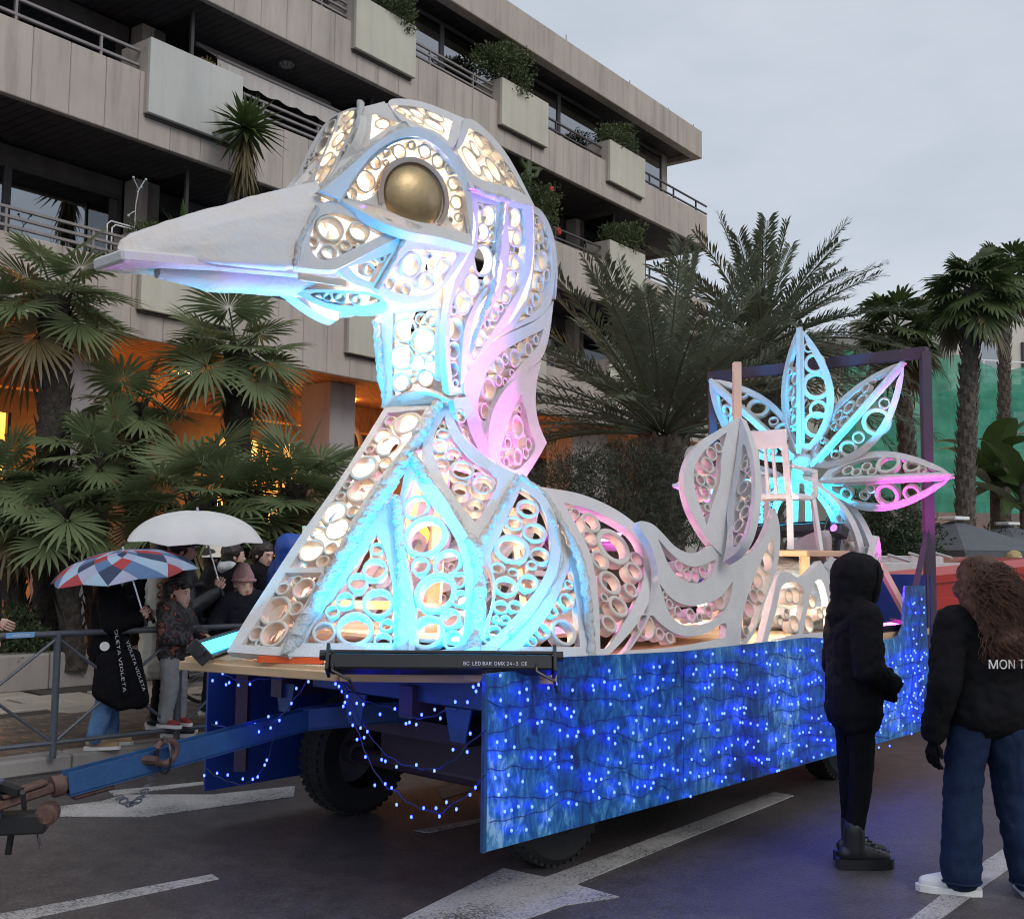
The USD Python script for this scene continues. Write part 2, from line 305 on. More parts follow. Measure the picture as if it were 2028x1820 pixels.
def put(name, mesh, m, parent=None, smooth=False, local=False, label=None, cat=None, group=None, kind=None):
    """One Mesh prim. parent: a T, or (T, path of a part), or None for top level. Vertices come in world coordinates unless local."""
    if isinstance(mesh, list):
        mesh = join(mesh)
    v, f = arr(mesh)
    if parent is None:
        path = numbered("/World/" + name)
    else:
        t, up = parent if isinstance(parent, tuple) else (parent, parent.path)
        path = numbered(up + "/" + name)
        if not local: v = t.local(v)
    pr = usdkit.mesh(stage, path, (v, f), MT[m] if isinstance(m, str) else m, smooth=smooth)
    keys(pr.GetPrim(), label, cat, group, kind)
    return path

def join(ms):
    vs, fs, n = [], [], 0
    for m in ms:
        v, f = arr(m)
        vs.append(v); fs.append(f + n); n += len(v)
    return np.vstack(vs), np.vstack(fs)

def obox(c, ax, ay, az):
    """Box from its centre and three half-axis vectors."""
    c, ax, ay, az = (np.asarray(k, float) for k in (c, ax, ay, az))
    v = np.array([c + i * ax + j * ay + k * az for i in (-1, 1) for j in (-1, 1) for k in (-1, 1)])
    f = np.array([[0, 1, 3, 2], [4, 6, 7, 5], [0, 4, 5, 1], [2, 3, 7, 6], [0, 2, 6, 4], [1, 5, 7, 3]])
    if np.dot(np.cross(ax, ay), az) < 0: f = f[:, ::-1]
    return v, np.vstack([f[:, [0, 1, 2]], f[:, [0, 2, 3]]])

def cbox(c, ax, ay, az, ch=0.01):
    """The same with chamfered edges."""
    c, ax, ay, az = (np.asarray(k, float) for k in (c, ax, ay, az))
    la, lb, lc = (np.linalg.norm(k) for k in (ax, ay, az))
    ch = min(ch, 0.45 * min(la, lb, lc))
    ua, ub, uc = ax / la, ay / lb, az / lc
    pts = []
    for i in (-1, 1):
        for j in (-1, 1):
            for k in (-1, 1):
                pts += [c + i * ax + j * (ay - ub * ch) + k * (az - uc * ch), c + i * (ax - ua * ch) + j * ay + k * (az - uc * ch), c + i * (ax - ua * ch) + j * (ay - ub * ch) + k * az]
    return Manifold.hull_points(np.array(pts))

def bar(a, b, w, h=None, up=(0, 0, 1), ch=0.0):
    """Rectangular bar from a to b, w wide (sideways) and h high."""
    a, b = np.asarray(a, float), np.asarray(b, float)
    d = b - a; L = np.linalg.norm(d); d = d / L
    up = np.asarray(up, float)
    s = np.cross(d, up)
    if np.linalg.norm(s) < 1e-3: s = np.cross(d, (1.0, 0, 0))
    s /= np.linalg.norm(s); u = np.cross(s, d)
    h = w if h is None else h
    return (cbox((a + b) / 2, d * L / 2, s * w / 2, u * h / 2, ch) if ch else obox((a + b) / 2, d * L / 2, s * w / 2, u * h / 2))

def tube(pts, r, n=8, closed=False, cap=True):
    """Round tube along points; r a number or one per point."""
    p = np.asarray(pts, float); m = len(p)
    r = np.full(m, r) if np.ndim(r) == 0 else np.asarray(r, float)
    t = np.gradient(p, axis=0) if not closed else np.roll(p, -1, 0) - np.roll(p, 1, 0)
    t /= np.maximum(np.linalg.norm(t, axis=1, keepdims=True), 1e-9)
    ref = np.array([0, 0, 1.0]) if abs(t[0][2]) < 0.9 else np.array([1.0, 0, 0])
    s = np.cross(t[0], ref); s /= np.linalg.norm(s)
    rings = []
    a = np.linspace(0, 2 * np.pi, n, endpoint=False)
    for i in range(m):
        s = s - t[i] * np.dot(s, t[i]); s /= max(np.linalg.norm(s), 1e-9)
        u = np.cross(t[i], s)
        rings.append(p[i] + r[i] * (np.cos(a)[:, None] * s + np.sin(a)[:, None] * u))
    v = np.vstack(rings); f = []
    k = m if closed else m - 1
    for i in range(k):
        i2 = (i + 1) % m
        for j in range(n):
            j2 = (j + 1) % n
            f += [[i * n + j, i2 * n + j, i2 * n + j2], [i * n + j, i2 * n + j2, i * n + j2]]
    f = [[a_, c_, b_] for a_, b_, c_ in f]
    if cap and not closed:
        v = np.vstack([v, p[0], p[-1]])
        for j in range(n):
            j2 = (j + 1) % n
            f += [[len(v) - 2, j, j2], [len(v) - 1, (m - 1) * n + j2, (m - 1) * n + j]]
    return v, np.array(f)

def lathe(prof, c=(0, 0, 0), n=24, axis=None):
    """prof: (r, h) pairs, turned about the axis through c."""
    a = np.linspace(0, 2 * np.pi, n, endpoint=False)
    v = np.array([[r * math.cos(t), r * math.sin(t), h] for r, h in prof for t in a]); f = []
    for i in range(len(prof) - 1):
        for j in range(n):
            j2 = (j + 1) % n
            f += [[i * n + j, i * n + j2, (i + 1) * n + j2], [i * n + j, (i + 1) * n + j2, (i + 1) * n + j]]
    v = np.array(v)
    if axis is not None:
        v = v @ trimesh.geometry.align_vectors([0, 0, 1], np.asarray(axis, float))[:3, :3].T
    return v + np.asarray(c, float), np.array(f)

def ball(c, r, k=2):
    m = trimesh.creation.icosphere(k, 1.0)
    return np.asarray(m.vertices) * np.asarray(r) + np.asarray(c), np.asarray(m.faces)

def sheet(poly, z, skirt=0.0):
    """Flat polygon (shapely, world x y) at height z; skirt: walls down by that much."""
    out = []
    for g in getattr(poly, "geoms", [poly]):
        if g.is_empty or g.area < 1e-6: continue
        m = trimesh.creation.extrude_polygon(g, skirt if skirt else 0.001, engine="earcut")
        v = np.array(m.vertices); v[:, 2] += z - (skirt if skirt else 0.001)
        out.append((v, np.array(m.faces)))
    return join(out)

def leafquad(base, d, side, L, w, bend=0.15):
    """A pointed leaf of four triangles."""
    up = np.cross(side, d)
    m = base + d * L * 0.5 + up * bend * L * 0.3
    return [base, m + side * w / 2, m - side * w / 2, base + d * L - up * bend * L * 0.2], [[0, 1, 2], [1, 3, 2]]

class Soup:
    def __init__(self): self.v, self.f, self.n = [], [], 0
    def add(self, v, f):
        self.v.append(np.asarray(v, float)); self.f.append(np.asarray(f, int) + self.n); self.n += len(v)
    def mesh(self): return np.vstack(self.v), np.vstack(self.f)
# ---------------------------------------------------------------- ground, pavement, road markings
def Wp(u, dv): return W(u, dv, 0)[:2]
def quad(u0, u1, d0, d1): return Polygon([Wp(u0, d0), Wp(u1, d0), Wp(u1, d1), Wp(u0, d1)])
put("ground", sheet(Polygon([(-400, -300), (500, -300), (500, 700), (-400, 700)]), -0.02), "joint", kind="structure")
put("road", sheet(quad(-60, 140, -3.36, 40), 0.0, 0.015), "asphalt", kind="structure")
PZ = 0.12
pav = thing("pavement", None, None, W(5, -4, 0), kind="structure")
put("paving_bed", sheet(quad(-30, 120, -60, -3.58), PZ - 0.022, 0.12), "joint", pav)
rng = random.Random(5)
for k in range(34):                                        # kerb stones
    u0 = -2.0 + k * 1.0
    put("kerb_stone", cbox(W(u0 + 0.5, -3.475, 0.06), FUx * 0.497, FVx * 0.115, (0, 0, 0.064 + rng.uniform(-.002, .002)), 0.02), "kerb", pav)
pv = {"brick": [], "brick2": []}
for r in range(16):                                        # long brown pavers laid across
    dv = -3.6 - r * 0.118
    for k in range(46):
        u = 1.5 + k * 0.27 + (r % 2) * 0.135
        pv["brick2" if rng.random() < .35 else "brick"].append(cbox(W(u, dv - .055, PZ - .014 + rng.uniform(-.0015, .0015)), FUx * .130, FVx * .054, (0, 0, .013), .004))
for k in pv: put("brown_pavers", pv[k], k, pav, kind="stuff")
for r in range(4):                                         # beige slabs
    for k in range(16):
        u = 2.6 + k * .78 + rng.uniform(-.1, .1) + (r % 2) * .36
        if r == 0 and k % 5 == 2: continue
        put("slab", cbox(W(u + .38, -5.62 - r * .47, PZ - .013 + rng.uniform(-.002, .002)), FUx * .383, FVx * .231, (0, 0, .013), .006), "slab" if rng.random() < .8 else "joint", pav)
put("far_paving", sheet(quad(14.8, 120, -60, -3.6), PZ), "slab", pav)
put("back_paving", sheet(quad(-30, 14.8, -60, -7.62), PZ), "brick", pav)

def marks(*polys):
    return sheet(unary_union([Polygon([onz(x, y, 0)[:2] for x, y in p]) for p in polys]).buffer(0), 0.005, 0.004)
RM = dict(kind="structure")
put("arrow_marking", marks([(997, 1720), (1076, 1737), (1083, 1737), (1353, 1637), (1533, 1569), (1572, 1576), (1353, 1664), (1140, 1752), (1227, 1777), (1120, 1793), (1030, 1825), (980, 1900), (700, 1900), (797, 1820)]), "paint", **RM)
put("lane_marking", marks([(-60, 1822), (420, 1732), (433, 1741), (-60, 1845)]), "paint", **RM)
put("lane_marking", marks([(1790, 1830), (1955, 1703), (2060, 1633), (2060, 1675), (1850, 1830)]), "paint", **RM)
put("arrow_marking", marks([(100, 1600), (200, 1587), (250, 1574), (420, 1574), (584, 1557), (582, 1578), (367, 1607), (293, 1618), (100, 1617)]), "paint", **RM)
put("lane_marking", marks([(213, 1567), (417, 1547), (420, 1552), (225, 1576)]), "paint", **RM)
put("lane_marking", marks([(868, 1562), (960, 1540), (960, 1557), (875, 1582)]), "paint", **RM)
put("lane_marking", marks([(820, 1645), (960, 1620), (960, 1626), (850, 1650)]), "paint", **RM)
put("lane_marking", marks([(1896, 1446), (1990, 1425), (1990, 1432), (1896, 1456)]), "paint", **RM)

wl = thing("planter_wall", "low grey stone wall edging the palm bed behind the spectators", "wall", W(6, -7.4, 0))
for k in range(11):
    u = 2.0 + k * 1.2
    put("wall_block", cbox(W(u + .6, -7.4, .31), FUx * .597, FVx * .16, (0, 0, .20), .02), "wall_low", wl)
put("planting_bed", sheet(quad(1.5, 17, -10.6, -7.56), .40, .3), "soil", kind="structure")

# ---------------------------------------------------------------- the apartment building
bld = thing("apartment_building", "long concrete apartment block with stepped balconies, planter boxes and orange arcade", "building", BF(8, 0, 0))
def bbox(t0, t1, d0, d1, z0, z1, ch=0.0):
    c = BF((t0 + t1) / 2, (d0 + d1) / 2, (z0 + z1) / 2)
    h = (BB * (t1 - t0) / 2, BN * abs(d1 - d0) / 2, np.array([0, 0, (z1 - z0) / 2]))
    return cbox(c, *h, ch) if ch else obox(c, *h)
T0, T1 = -5.0, 21.08
FL = [(4.80, 5.92), (7.82, 8.90), (10.50, 11.45)]
rng = random.Random(11)
for z0, z1 in FL:                                          # parapet panels
    for k in range(int((T1 - T0) / .574)):
        a = T0 + k * .574
        b = min(a + .568, T1)
        if b - a > .1 and b > -2.6:
            put("parapet_panel", bbox(a, b, 0, .12, z0, z1 + rng.uniform(-.003, .003), .012), "facade", bld)
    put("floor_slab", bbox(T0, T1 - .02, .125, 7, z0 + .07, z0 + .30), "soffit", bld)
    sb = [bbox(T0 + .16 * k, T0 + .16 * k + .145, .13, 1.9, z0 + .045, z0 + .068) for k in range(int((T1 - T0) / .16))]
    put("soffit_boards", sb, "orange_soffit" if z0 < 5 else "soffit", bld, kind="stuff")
    put("end_parapet", bbox(T1 - .12, T1, .125, 4.0, z0, z1, .012), "facade", bld)
for k in range(9):
    a = T0 + k * 2.85
    b = min(a + 2.845, 20.5)
    if b > a: put("roof_fascia", bbox(a, b, -.02, .25, 13.05, 13.87, .015), "facade", bld)
put("roof_end_fascia", bbox(20.3, 20.5, .255, 6, 13.05, 13.87, .015), "facade", bld)
put("roof", bbox(T0, 20.29, .255, 6, 13.25, 13.8), "facade", bld)
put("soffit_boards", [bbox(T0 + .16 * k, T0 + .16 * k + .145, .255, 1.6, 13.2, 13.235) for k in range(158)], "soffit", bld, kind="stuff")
for t, h in ((13.6, .22), (16.6, .16), (18.7, .12), (20.2, .14)):
    put("roof_pin", tube([BF(t, .1, 13.86), BF(t, .1, 13.87 + h)], .012, 5), "rail", bld)
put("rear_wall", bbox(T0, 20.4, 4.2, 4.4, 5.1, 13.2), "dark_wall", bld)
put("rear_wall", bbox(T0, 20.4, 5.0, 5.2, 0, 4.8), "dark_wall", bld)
BAYS = [-2.5, 1.95, 6.3, 10.78, 15.25]
BW = {0: 1.78, 1: 1.78, 2: 1.66, 3: 1.76, 4: 1.75}
for f, (z0, z1) in enumerate(FL):
    ztop = (FL[f + 1][0] if f < 2 else 13.05) - .02
    for k, t in enumerate(BAYS):
        w = BW[k]
        if t + w < -1: continue
        zb, zt = z0 + .42, z1 + .52
        m = "planterg" if (f == 1 and k == 1) else "planter"
        put("planter_front", bbox(t, t + w, -.14, -.06, zb, zt, .008), m, bld)
        put("planter_shadow_gap", bbox(t + .03, t + w - .03, -.058, -.002, zb - .035, zb), "frame_dark", bld)
        put("planter_side", bbox(t + .002, t + .07, -.058, .62, zb + .01, zt - .004), "facade", bld)
        put("planter_side", bbox(t + w - .07, t + w - .002, -.058, .62, zb + .01, zt - .004), "facade", bld)
        put("planter_soil", bbox(t + .075, t + w - .075, -.05, .6, zt - .16, zt - .10), "soil", bld)
        # wall pier and dark glass screen dividing the balconies
        put("pier", bbox(t + .95, t + 1.38, 1.5, 1.82, z0 + .31, ztop), "facade", bld)
        fr = put("screen_frame", [bbox(t + w - .62, t + w - .56, .45, 1.6, zt - .1, zt - .05), bbox(t + w - .62, t + w - .56, .45, .50, zt - .05, ztop), bbox(t + w - .62, t + w - .56, 1.55, 1.6, zt - .05, ztop)], "frame_dark", bld)
        put("screen_pane", bbox(t + w - .60, t + w - .585, .5, 1.55, zt - .05, ztop - .03), "pane_dark", (bld, fr))
    # railings between the planters
    for k in range(len(BAYS)):
        a = BAYS[k] + BW[k] + .01
        b = BAYS[k + 1] - .01 if k + 1 < len(BAYS) else T1 - .03
        if b < -1: continue
        dark = (f >= 1 and k >= 2 and not (f == 2 and k == 2))
        rm = "rail_dark" if dark else "rail"
        hs = (.13, .36) if (f == 1 and k == 0) or dark else (.12, .25, .38)
        for h in hs:
            put("rail", bbox(a, b, .10, .15, z1 + h - .022, z1 + h + .022, .006), rm, bld)
        n = max(2, int((b - a) / 1.2))
        for j in range(n):
            t = a + (j + .5) * (b - a) / n
            put("rail_post", bbox(t - .018, t + .018, .105, .145, z1 - .05, z1 + hs[-1] - .023), rm, bld)
    # window walls
    dw = .95 if f == 2 else 1.85
    segs = []
    for k in range(len(BAYS)):
        a = BAYS[k] + 1.4
        b = BAYS[k + 1] + .93 if k + 1 < len(BAYS) else 19.4
        d = 1.85 if not (f == 2 and k >= 2) else .68
        if f == 2 and k == 1: d = 2.6
        n = max(2, round((b - a) / 1.75))
        for j in range(n):
            p, q = a + j * (b - a) / n, a + (j + 1) * (b - a) / n
            if q < -1: continue
            zl, zh = z0 + .32, ztop - (.02 if d < 1.5 else .25)
            wf = put("window_frame", [bbox(p, p + .06, d, d + .07, zl, zh), bbox(q - .06, q - .003, d, d + .07, zl, zh), bbox(p + .06, q - .06, d, d + .07, zh - .07, zh), bbox(p + .06, q - .06, d, d + .07, zl, zl + .08)], "frame_dark", bld)
            put("pane", bbox(p + .06, q - .06, d + .03, d + .04, zl + .08, zh - .07), "pane", (bld, wf))
            put("blind", bbox(p + .05, q - .05, d + .35, d + .37, zl + (.9 if (j + k) % 3 else 1.5), zh - .05), "curtain", (bld, wf))
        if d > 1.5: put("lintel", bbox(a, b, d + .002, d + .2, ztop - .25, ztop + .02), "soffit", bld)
put("end_pillar", bbox(19.42, 20.1, .9, 1.5, 10.9, 13.2, .015), "facade", bld)
put("end_pillar", bbox(19.42, 20.1, 1.6, 2.2, 5.2, 10.5, .015), "facade", bld)

aw = thing("awning", "beige cloth awning with scalloped edge on the second floor balcony", "awning", BF(5.3, .8, 10))
sv = []
nS = 60
for i in range(nS + 1):
    t = 3.78 + 3.15 * i / nS
    s = .05 * abs(math.sin(i / nS * math.pi * 7))
    sv.append([BF(t, 1.2, 10.36), BF(t, .62, 9.98), BF(t, .60, 9.70 - s)])
V = np.array(sv).reshape(-1, 3)
Fq = []
for i in range(nS):
    for j in range(2):
        a, b = i * 3 + j, (i + 1) * 3 + j
        Fq += [[a, b, b + 1], [a, b + 1, a + 1]]
put("cloth", (np.vstack([V, V + BN * -.004]), np.vstack([np.array(Fq), np.array(Fq)[:, ::-1] + len(V)])), "awning", aw, smooth=40)
put("front_bar", tube([BF(3.76, .615, 9.985), BF(6.96, .615, 9.985)], .028, 8), "rail", aw)
put("roller", tube([BF(3.76, 1.22, 10.38), BF(6.96, 1.22, 10.38)], .05, 8), "rail", aw)
lm = thing("ceiling_lamp", "round caged ceiling lamp under the third floor balcony", "lamp", BF(5.42, .75, 10.5))
put("shade", ball(BF(5.42, .75, 10.50), (.15, .15, .07)), "rail", lm, smooth=True)
put("cage", [tube([BF(5.42 + .16 * math.cos(a), .75 + .16 * math.sin(a), 10.5 - .0), BF(5.42 + .1 * math.cos(a), .75 + .1 * math.sin(a), 10.43)], .008, 5) for a in np.linspace(0, 6.28, 10)], "frame_dark", lm, kind="stuff")

# ground floor arcade
for t0, t1 in ((-1.75, -1.0), (1.4, 2.1), (6.78, 7.45), (11.2, 11.9), (15.06, 16.7)):
    p = put("pillar", bbox(t0, t1, .8, 1.6, .1, 4.84, .01), "grey_pillar", bld)
    for z in (1.2, 2.4, 3.5):
        put("pillar_joint", bbox(t0 - .002, t1 + .002, .797, 1.602, z, z + .012), "soffit", (bld, p))
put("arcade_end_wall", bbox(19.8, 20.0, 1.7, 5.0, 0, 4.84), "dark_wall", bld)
put("arcade_beam", bbox(T0, 20, 3.0, 3.3, 4.28, 4.84), "orange_soffit", bld)
put("arcade_ceiling", bbox(T0, 20, 1.91, 3.0, 4.845, 4.868), "orange_soffit", bld)
for a, b in ((-4, -1.4), (1.2, 2.4), (3.3, 4.3), (6.9, 10.4), (13.2, 16)):
    put("shop_window", bbox(a, b, 4.3, 4.32, .3, 4.0), "shop_glow", bld)
    n = int((b - a) / .55)
    for j in range(n + 1):
        t = a + (b - a) * j / n
        put("shop_mullion", bbox(t - .03, t + .03, 4.2, 4.28, .3, 4.0), "frame_dark", bld)
put("arcade_lamp", [ball(BF(t, 2.3, 4.80), (.12, .12, .05), 1) for t in (-.4, 4.6, 8.8, 13.6)], "warm_lamp", bld)
rs = thing("ring_sign", "pale ring shaped sign on the dark shop wall behind the grey pillar", "sign", BF(9.36, 2.9, 4.0))
put("ring", [tube([BF(9.36 + .42 * math.cos(a), 2.92, 3.97 + .42 * math.sin(a)) for a in np.linspace(0, 2 * math.pi, 40, endpoint=False)], .055, 8, closed=True)], "sign_cream", rs, smooth=True)
put("bracket", bar(BF(9.36, 2.95, 4.35), BF(9.36, 3.0, 4.5), .04), "frame_dark", rs)
for i, (t, d, z0, z1, lab) in enumerate(((-.3, 3.6, 1.0, 3.2, "leftmost vertical string of warm bulbs at the shop entrance"), (8.1, 3.9, .6, 2.6, "vertical string of warm bulbs glowing behind the spectators"))):
    th = thing("light_string", lab, "string lights", BF(t, d, z0))
    put("wire", tube([BF(t, d, z0), BF(t, d, z1)], .006, 5), "wire", th)
    put("bulbs", [ball(BF(t, d - .02, z0 + (z1 - z0) * k / 26), .022, 1) for k in range(27)], "warm_bulb", th, kind="stuff")

# ---------------------------------------------------------------- the cream building with scaffolding, behind the tall palms
fb = thing("cream_building", "pale cream building with white balcony rails at the right, half wrapped in green netting", "building", (16, 42, 0))
fx = np.array([math.cos(.25), math.sin(.25), 0]); fy = np.array([-math.sin(.25), math.cos(.25), 0])
def FB(a, b, z): return np.array([16.0, 42, 0]) + fx * a + fy * b + np.array([0, 0, z])
def fbx(a0, a1, b0, b1, z0, z1): return obox(FB((a0 + a1) / 2, (b0 + b1) / 2, (z0 + z1) / 2), fx * (a1 - a0) / 2, fy * (b1 - b0) / 2, (0, 0, (z1 - z0) / 2))
put("wall", fbx(-7, 16, 2, 12, 0, 8.2), "facade2", fb)
put("wall", fbx(1.6, 16, 1.2, 11.8, 8.2, 11.4), "facade2", fb)
put("wall", fbx(3.6, 16, 3.2, 11.6, 11.4, 13.2), "facade2", fb)
put("roof", fbx(-6.2, 1.4, 3, 11, 8.2, 9.9), "facade2", fb)
put("roof", fbx(-7.2, 1.5, 1.6, 11, 9.9, 10.15), "kerb", fb)
for z in (2.6, 5.4, 8.0):
    bs = put("balcony_slab", fbx(1.8, 16, -.6, 1.99 if z < 8 else 1.19, z, z + .3), "facade2", fb)
    for k in range(3):
        put("balcony_rail", fbx(1.8, 16, -.58, -.54, z + .55 + k * .3, z + .6 + k * .3), "white_print", (fb, bs))
    for k in range(12):
        put("rail_post", fbx(1.85 + k * 1.2, 1.9 + k * 1.2, -.585, -.535, z + .3, z + 1.2), "white_print", (fb, bs))
    for k in range(5):
        w = put("window", fbx(2.4 + k * 2.6, 4.2 + k * 2.6, 1.9 if z < 8 else 1.1, 1.985 if z < 8 else 1.185, z + .35, z + 2.35), "frame_dark", fb)
        put("pane", fbx(2.5 + k * 2.6, 4.1 + k * 2.6, 1.86 if z < 8 else 1.06, 1.88 if z < 8 else 1.08, z + .45, z + 2.25), "pane", (fb, w))
for k in range(3):
    w = put("window", fbx(-5.6 + k * 2.3, -4.4 + k * 2.3, 1.9, 1.985, 6.2, 7.6), "frame_dark", fb)
    put("pane", fbx(-5.5 + k * 2.3, -4.5 + k * 2.3, 1.86, 1.88, 6.3, 7.5), "pane", (fb, w))
sc = thing("scaffolding", "scaffold tubes hung with green debris netting on the cream building", "scaffolding", (15, 40, 0))
gx, gn = 36, 20
gv = np.array([[FB(-4.4 + 12.4 * i / gx, -1.1 + .22 * meshkit.noise(np.array([i * .33, j * .3, 3.0])), .9 + (7.6 + 1.3 * meshkit.noise(np.array([i * .21, 5.0, 1.0])) - 2.6 * max(0, i / gx - .35)) * j / gn) for j in range(gn + 1)] for i in range(gx + 1)]).reshape(-1, 3)
gf = [[i * (gn + 1) + j, (i + 1) * (gn + 1) + j, (i + 1) * (gn + 1) + j + 1, i * (gn + 1) + j + 1] for i in range(gx) for j in range(gn)]
put("netting", (gv, np.array(gf)), "net", sc, smooth=True)
for k in range(7):
    a = -3.3 + k * 1.2
    put("standard", tube([FB(a, -.7, 0), FB(a, -.7, 8.3)], .03, 6), "alu", sc)
for z in (1.9, 3.8, 5.7, 7.6):
    put("ledger", tube([FB(-3.4, -.74, z), FB(4.0, -.74, z)], .028, 6), "alu", sc)
    put("ledger", tube([FB(-3.4, -.74, z + 1), FB(4.0, -.74, z + 1)], .022, 6), "alu", sc)
    put("deck", fbx(-3.3, 3.9, -.6, .2, z - .08, z - .03), "wood_pale", sc)
wb = thing("pale_house", "low pale house with a flat roof seen between the date palms and the tail fan", "building", (12, 47, 0))
put("wall", obox((12.5, 50, 4.6), (4.2, 0, 0), (0, 3, 0), (0, 0, 4.6)), "facade2", wb)
put("parapet", obox((12.5, 46.9, 9.3), (4.4, 0, 0), (0, .15, 0), (0, 0, .25)), "kerb", wb)
for k in range(3):
    w = put("window", obox((9.6 + k * 2.8, 46.97, 7.4), (.6, 0, 0), (0, .03, 0), (0, 0, .8)), "frame_dark", wb)
    put("pane", obox((9.6 + k * 2.8, 46.93, 7.4), (.5, 0, 0), (0, .01, 0), (0, 0, .7)), "pane", (wb, w))
# ---------------------------------------------------------------- the swan: foam panels with cut-out fields of white tube rings
def z7(*p): return [(567.6 + x * .2799, 162.2 + y * .2799) for x, y in p]
def z9(*p): return [(729.9 + x * .2673, 486.6 + y * .2673) for x, y in p]
def z8(*p): return [(405.5 + x * .3119, 770.5 + y * .3119) for x, y in p]
def z5(*p): return [(676.4 + x * .3335, 606.6 + y * .3335) for x, y in p]
def z10(*p): return [(811.0 + x * .2799, 892.1 + y * .2799) for x, y in p]
def z12(*p): return [(1257.0 + x * .401, 608.2 + y * .401) for x, y in p]

def chaikin(pts, it=2):
    p = [tuple(q) for q in pts]
    for _ in range(it):
        out = []
        n = len(p)
        for i in range(n):
            a, b = p[i], p[(i + 1) % n]
            if a == b: out.append(a); continue
            prev_same = p[i - 1] == a
            next_same = p[(i + 2) % n] == b
            out.append(a if prev_same else (a[0] * .75 + b[0] * .25, a[1] * .75 + b[1] * .25))
            out.append(b if next_same else (a[0] * .25 + b[0] * .75, a[1] * .25 + b[1] * .75))
        q = [out[0]]
        for s in out[1:]:
            if s != q[-1]: q.append(s)
        p2 = []
        for s in q:                     # keep marked corners marked
            p2.append(s)
            if any(s == pts_ for pts_ in corners(pts)): p2.append(s)
        p = p2
    out = [p[0]]
    for s in p[1:]:
        if s != out[-1]: out.append(s)
    return out

def corners(pts):
    n = len(pts)
    return [tuple(pts[i]) for i in range(n) if tuple(pts[i]) == tuple(pts[(i + 1) % n])]

class Plane:
    def __init__(self, pts3):
        p = np.array(pts3)
        self.o = p.mean(0)
        _, _, vt = np.linalg.svd(p - self.o)
        n = vt[2]
        if np.dot(n, EYE - self.o) < 0: n = -n
        self.n = n
        e = np.array([0, 0, 1.0]) - n * n[2]
        if np.linalg.norm(e) < .1: e = FUx - n * np.dot(FUx, n)
        self.e2 = e / np.linalg.norm(e)
        self.e1 = np.cross(self.e2, n)
    def to2(self, x, y):
        q = onplane(x, y, self.o, self.n) - self.o
        return float(q @ self.e1), float(q @ self.e2)
    def to3(self, v):
        v = np.asarray(v)
        return self.o + v[:, :1] * self.e1 + v[:, 1:2] * self.e2 + v[:, 2:3] * self.n

def poly(pl, pts, smooth=True):
    q = chaikin(pts) if smooth else pts
    g = Polygon([pl.to2(*p) for p in q]).buffer(0)
    return max(g.geoms, key=lambda s: s.area) if isinstance(g, MultiPolygon) else g

def extrude(g, h, z0):
    ms = []
    for k in getattr(g, "geoms", [g]):
        if k.is_empty or k.area < 2e-5: continue
        m = trimesh.creation.extrude_polygon(k, h, engine="earcut")
        v = np.array(m.vertices); v[:, 2] += z0
        ms.append((v, np.array(m.faces)))
    return join(ms)

_ang = np.linspace(0, 2 * np.pi, 28, endpoint=False)
def annulus(x, y, R, r, z0, z1):
    c, s = np.cos(_ang), np.sin(_ang); n = len(_ang)
    ch = min(.006, (R - r) * .25)
    prof = [(r, z0), (R, z0), (R, z1 - ch), (R - ch, z1), (r + ch, z1), (r, z1 - ch)]
    v = np.vstack([np.stack([x + a * c, y + a * s, np.full(n, h)], 1) for a, h in prof]); f = []
    for i in range(len(prof)):
        i2 = (i + 1) % len(prof)
        for j in range(n):
            j2 = (j + 1) % n
            f += [[i * n + j, i * n + j2, i2 * n + j2], [i * n + j, i2 * n + j2, i2 * n + j]]
    return v, np.array(f)

def pack(O, seeds, rmin, rmax, rng, most):
    """Rings in the opening O: the given ones, then as many touching ones as fit."""
    from shapely import distance, points, contains
    got = list(seeds)
    x0, y0, x1, y1 = O.bounds
    st = max(.012, math.sqrt(O.area / 2600))
    X, Y = np.meshgrid(np.arange(x0, x1, st), np.arange(y0, y1, st))
    X, Y = X.ravel(), Y.ravel()
    P_ = points(X, Y)
    k = contains(O, P_)
    X, Y, P_ = X[k], Y[k], P_[k]
    if not len(X): return got
    D = distance(O.exterior, P_)
    for x, y, r in got: D = np.minimum(D, np.hypot(X - x, Y - y) - r)
    while len(got) < most:
        cap = rmax * (1.0 if rng.random() < .45 else rng.uniform(.45, .8))
        E = np.minimum(D, cap)
        i = int(np.argmax(np.where(D >= E - 1e-9, E, 0) + 1e-3 * np.array([rng.random()]) - .002 * np.abs(D - E)))
        # prefer spots snug against something
        cand = np.where((E >= E.max() * .93))[0]
        i = int(cand[np.argmin(D[cand] - E[cand] + .01 * np.random.RandomState(len(got) + 7).rand(len(cand)))])
        r = float(E[i])
        if r < rmin: break
        got.append((X[i], Y[i], r))
        D = np.minimum(D, np.hypot(X - X[i], Y - Y[i]) - r)
    return got

RINGS = []          # (size, mesh, T, panel path), written largest first
prng = random.Random(3)
SWAN = thing("swan_sculpture", "giant white swan of pierced foam panels lit cream, cyan and pink on the float", "swan", W(4.6, 0, 1.1), 0)

def mirror(m):
    v, f = arr(m)
    d = (v @ FVx) - VC
    return v - 2 * d[:, None] * FVx, f[:, ::-1]

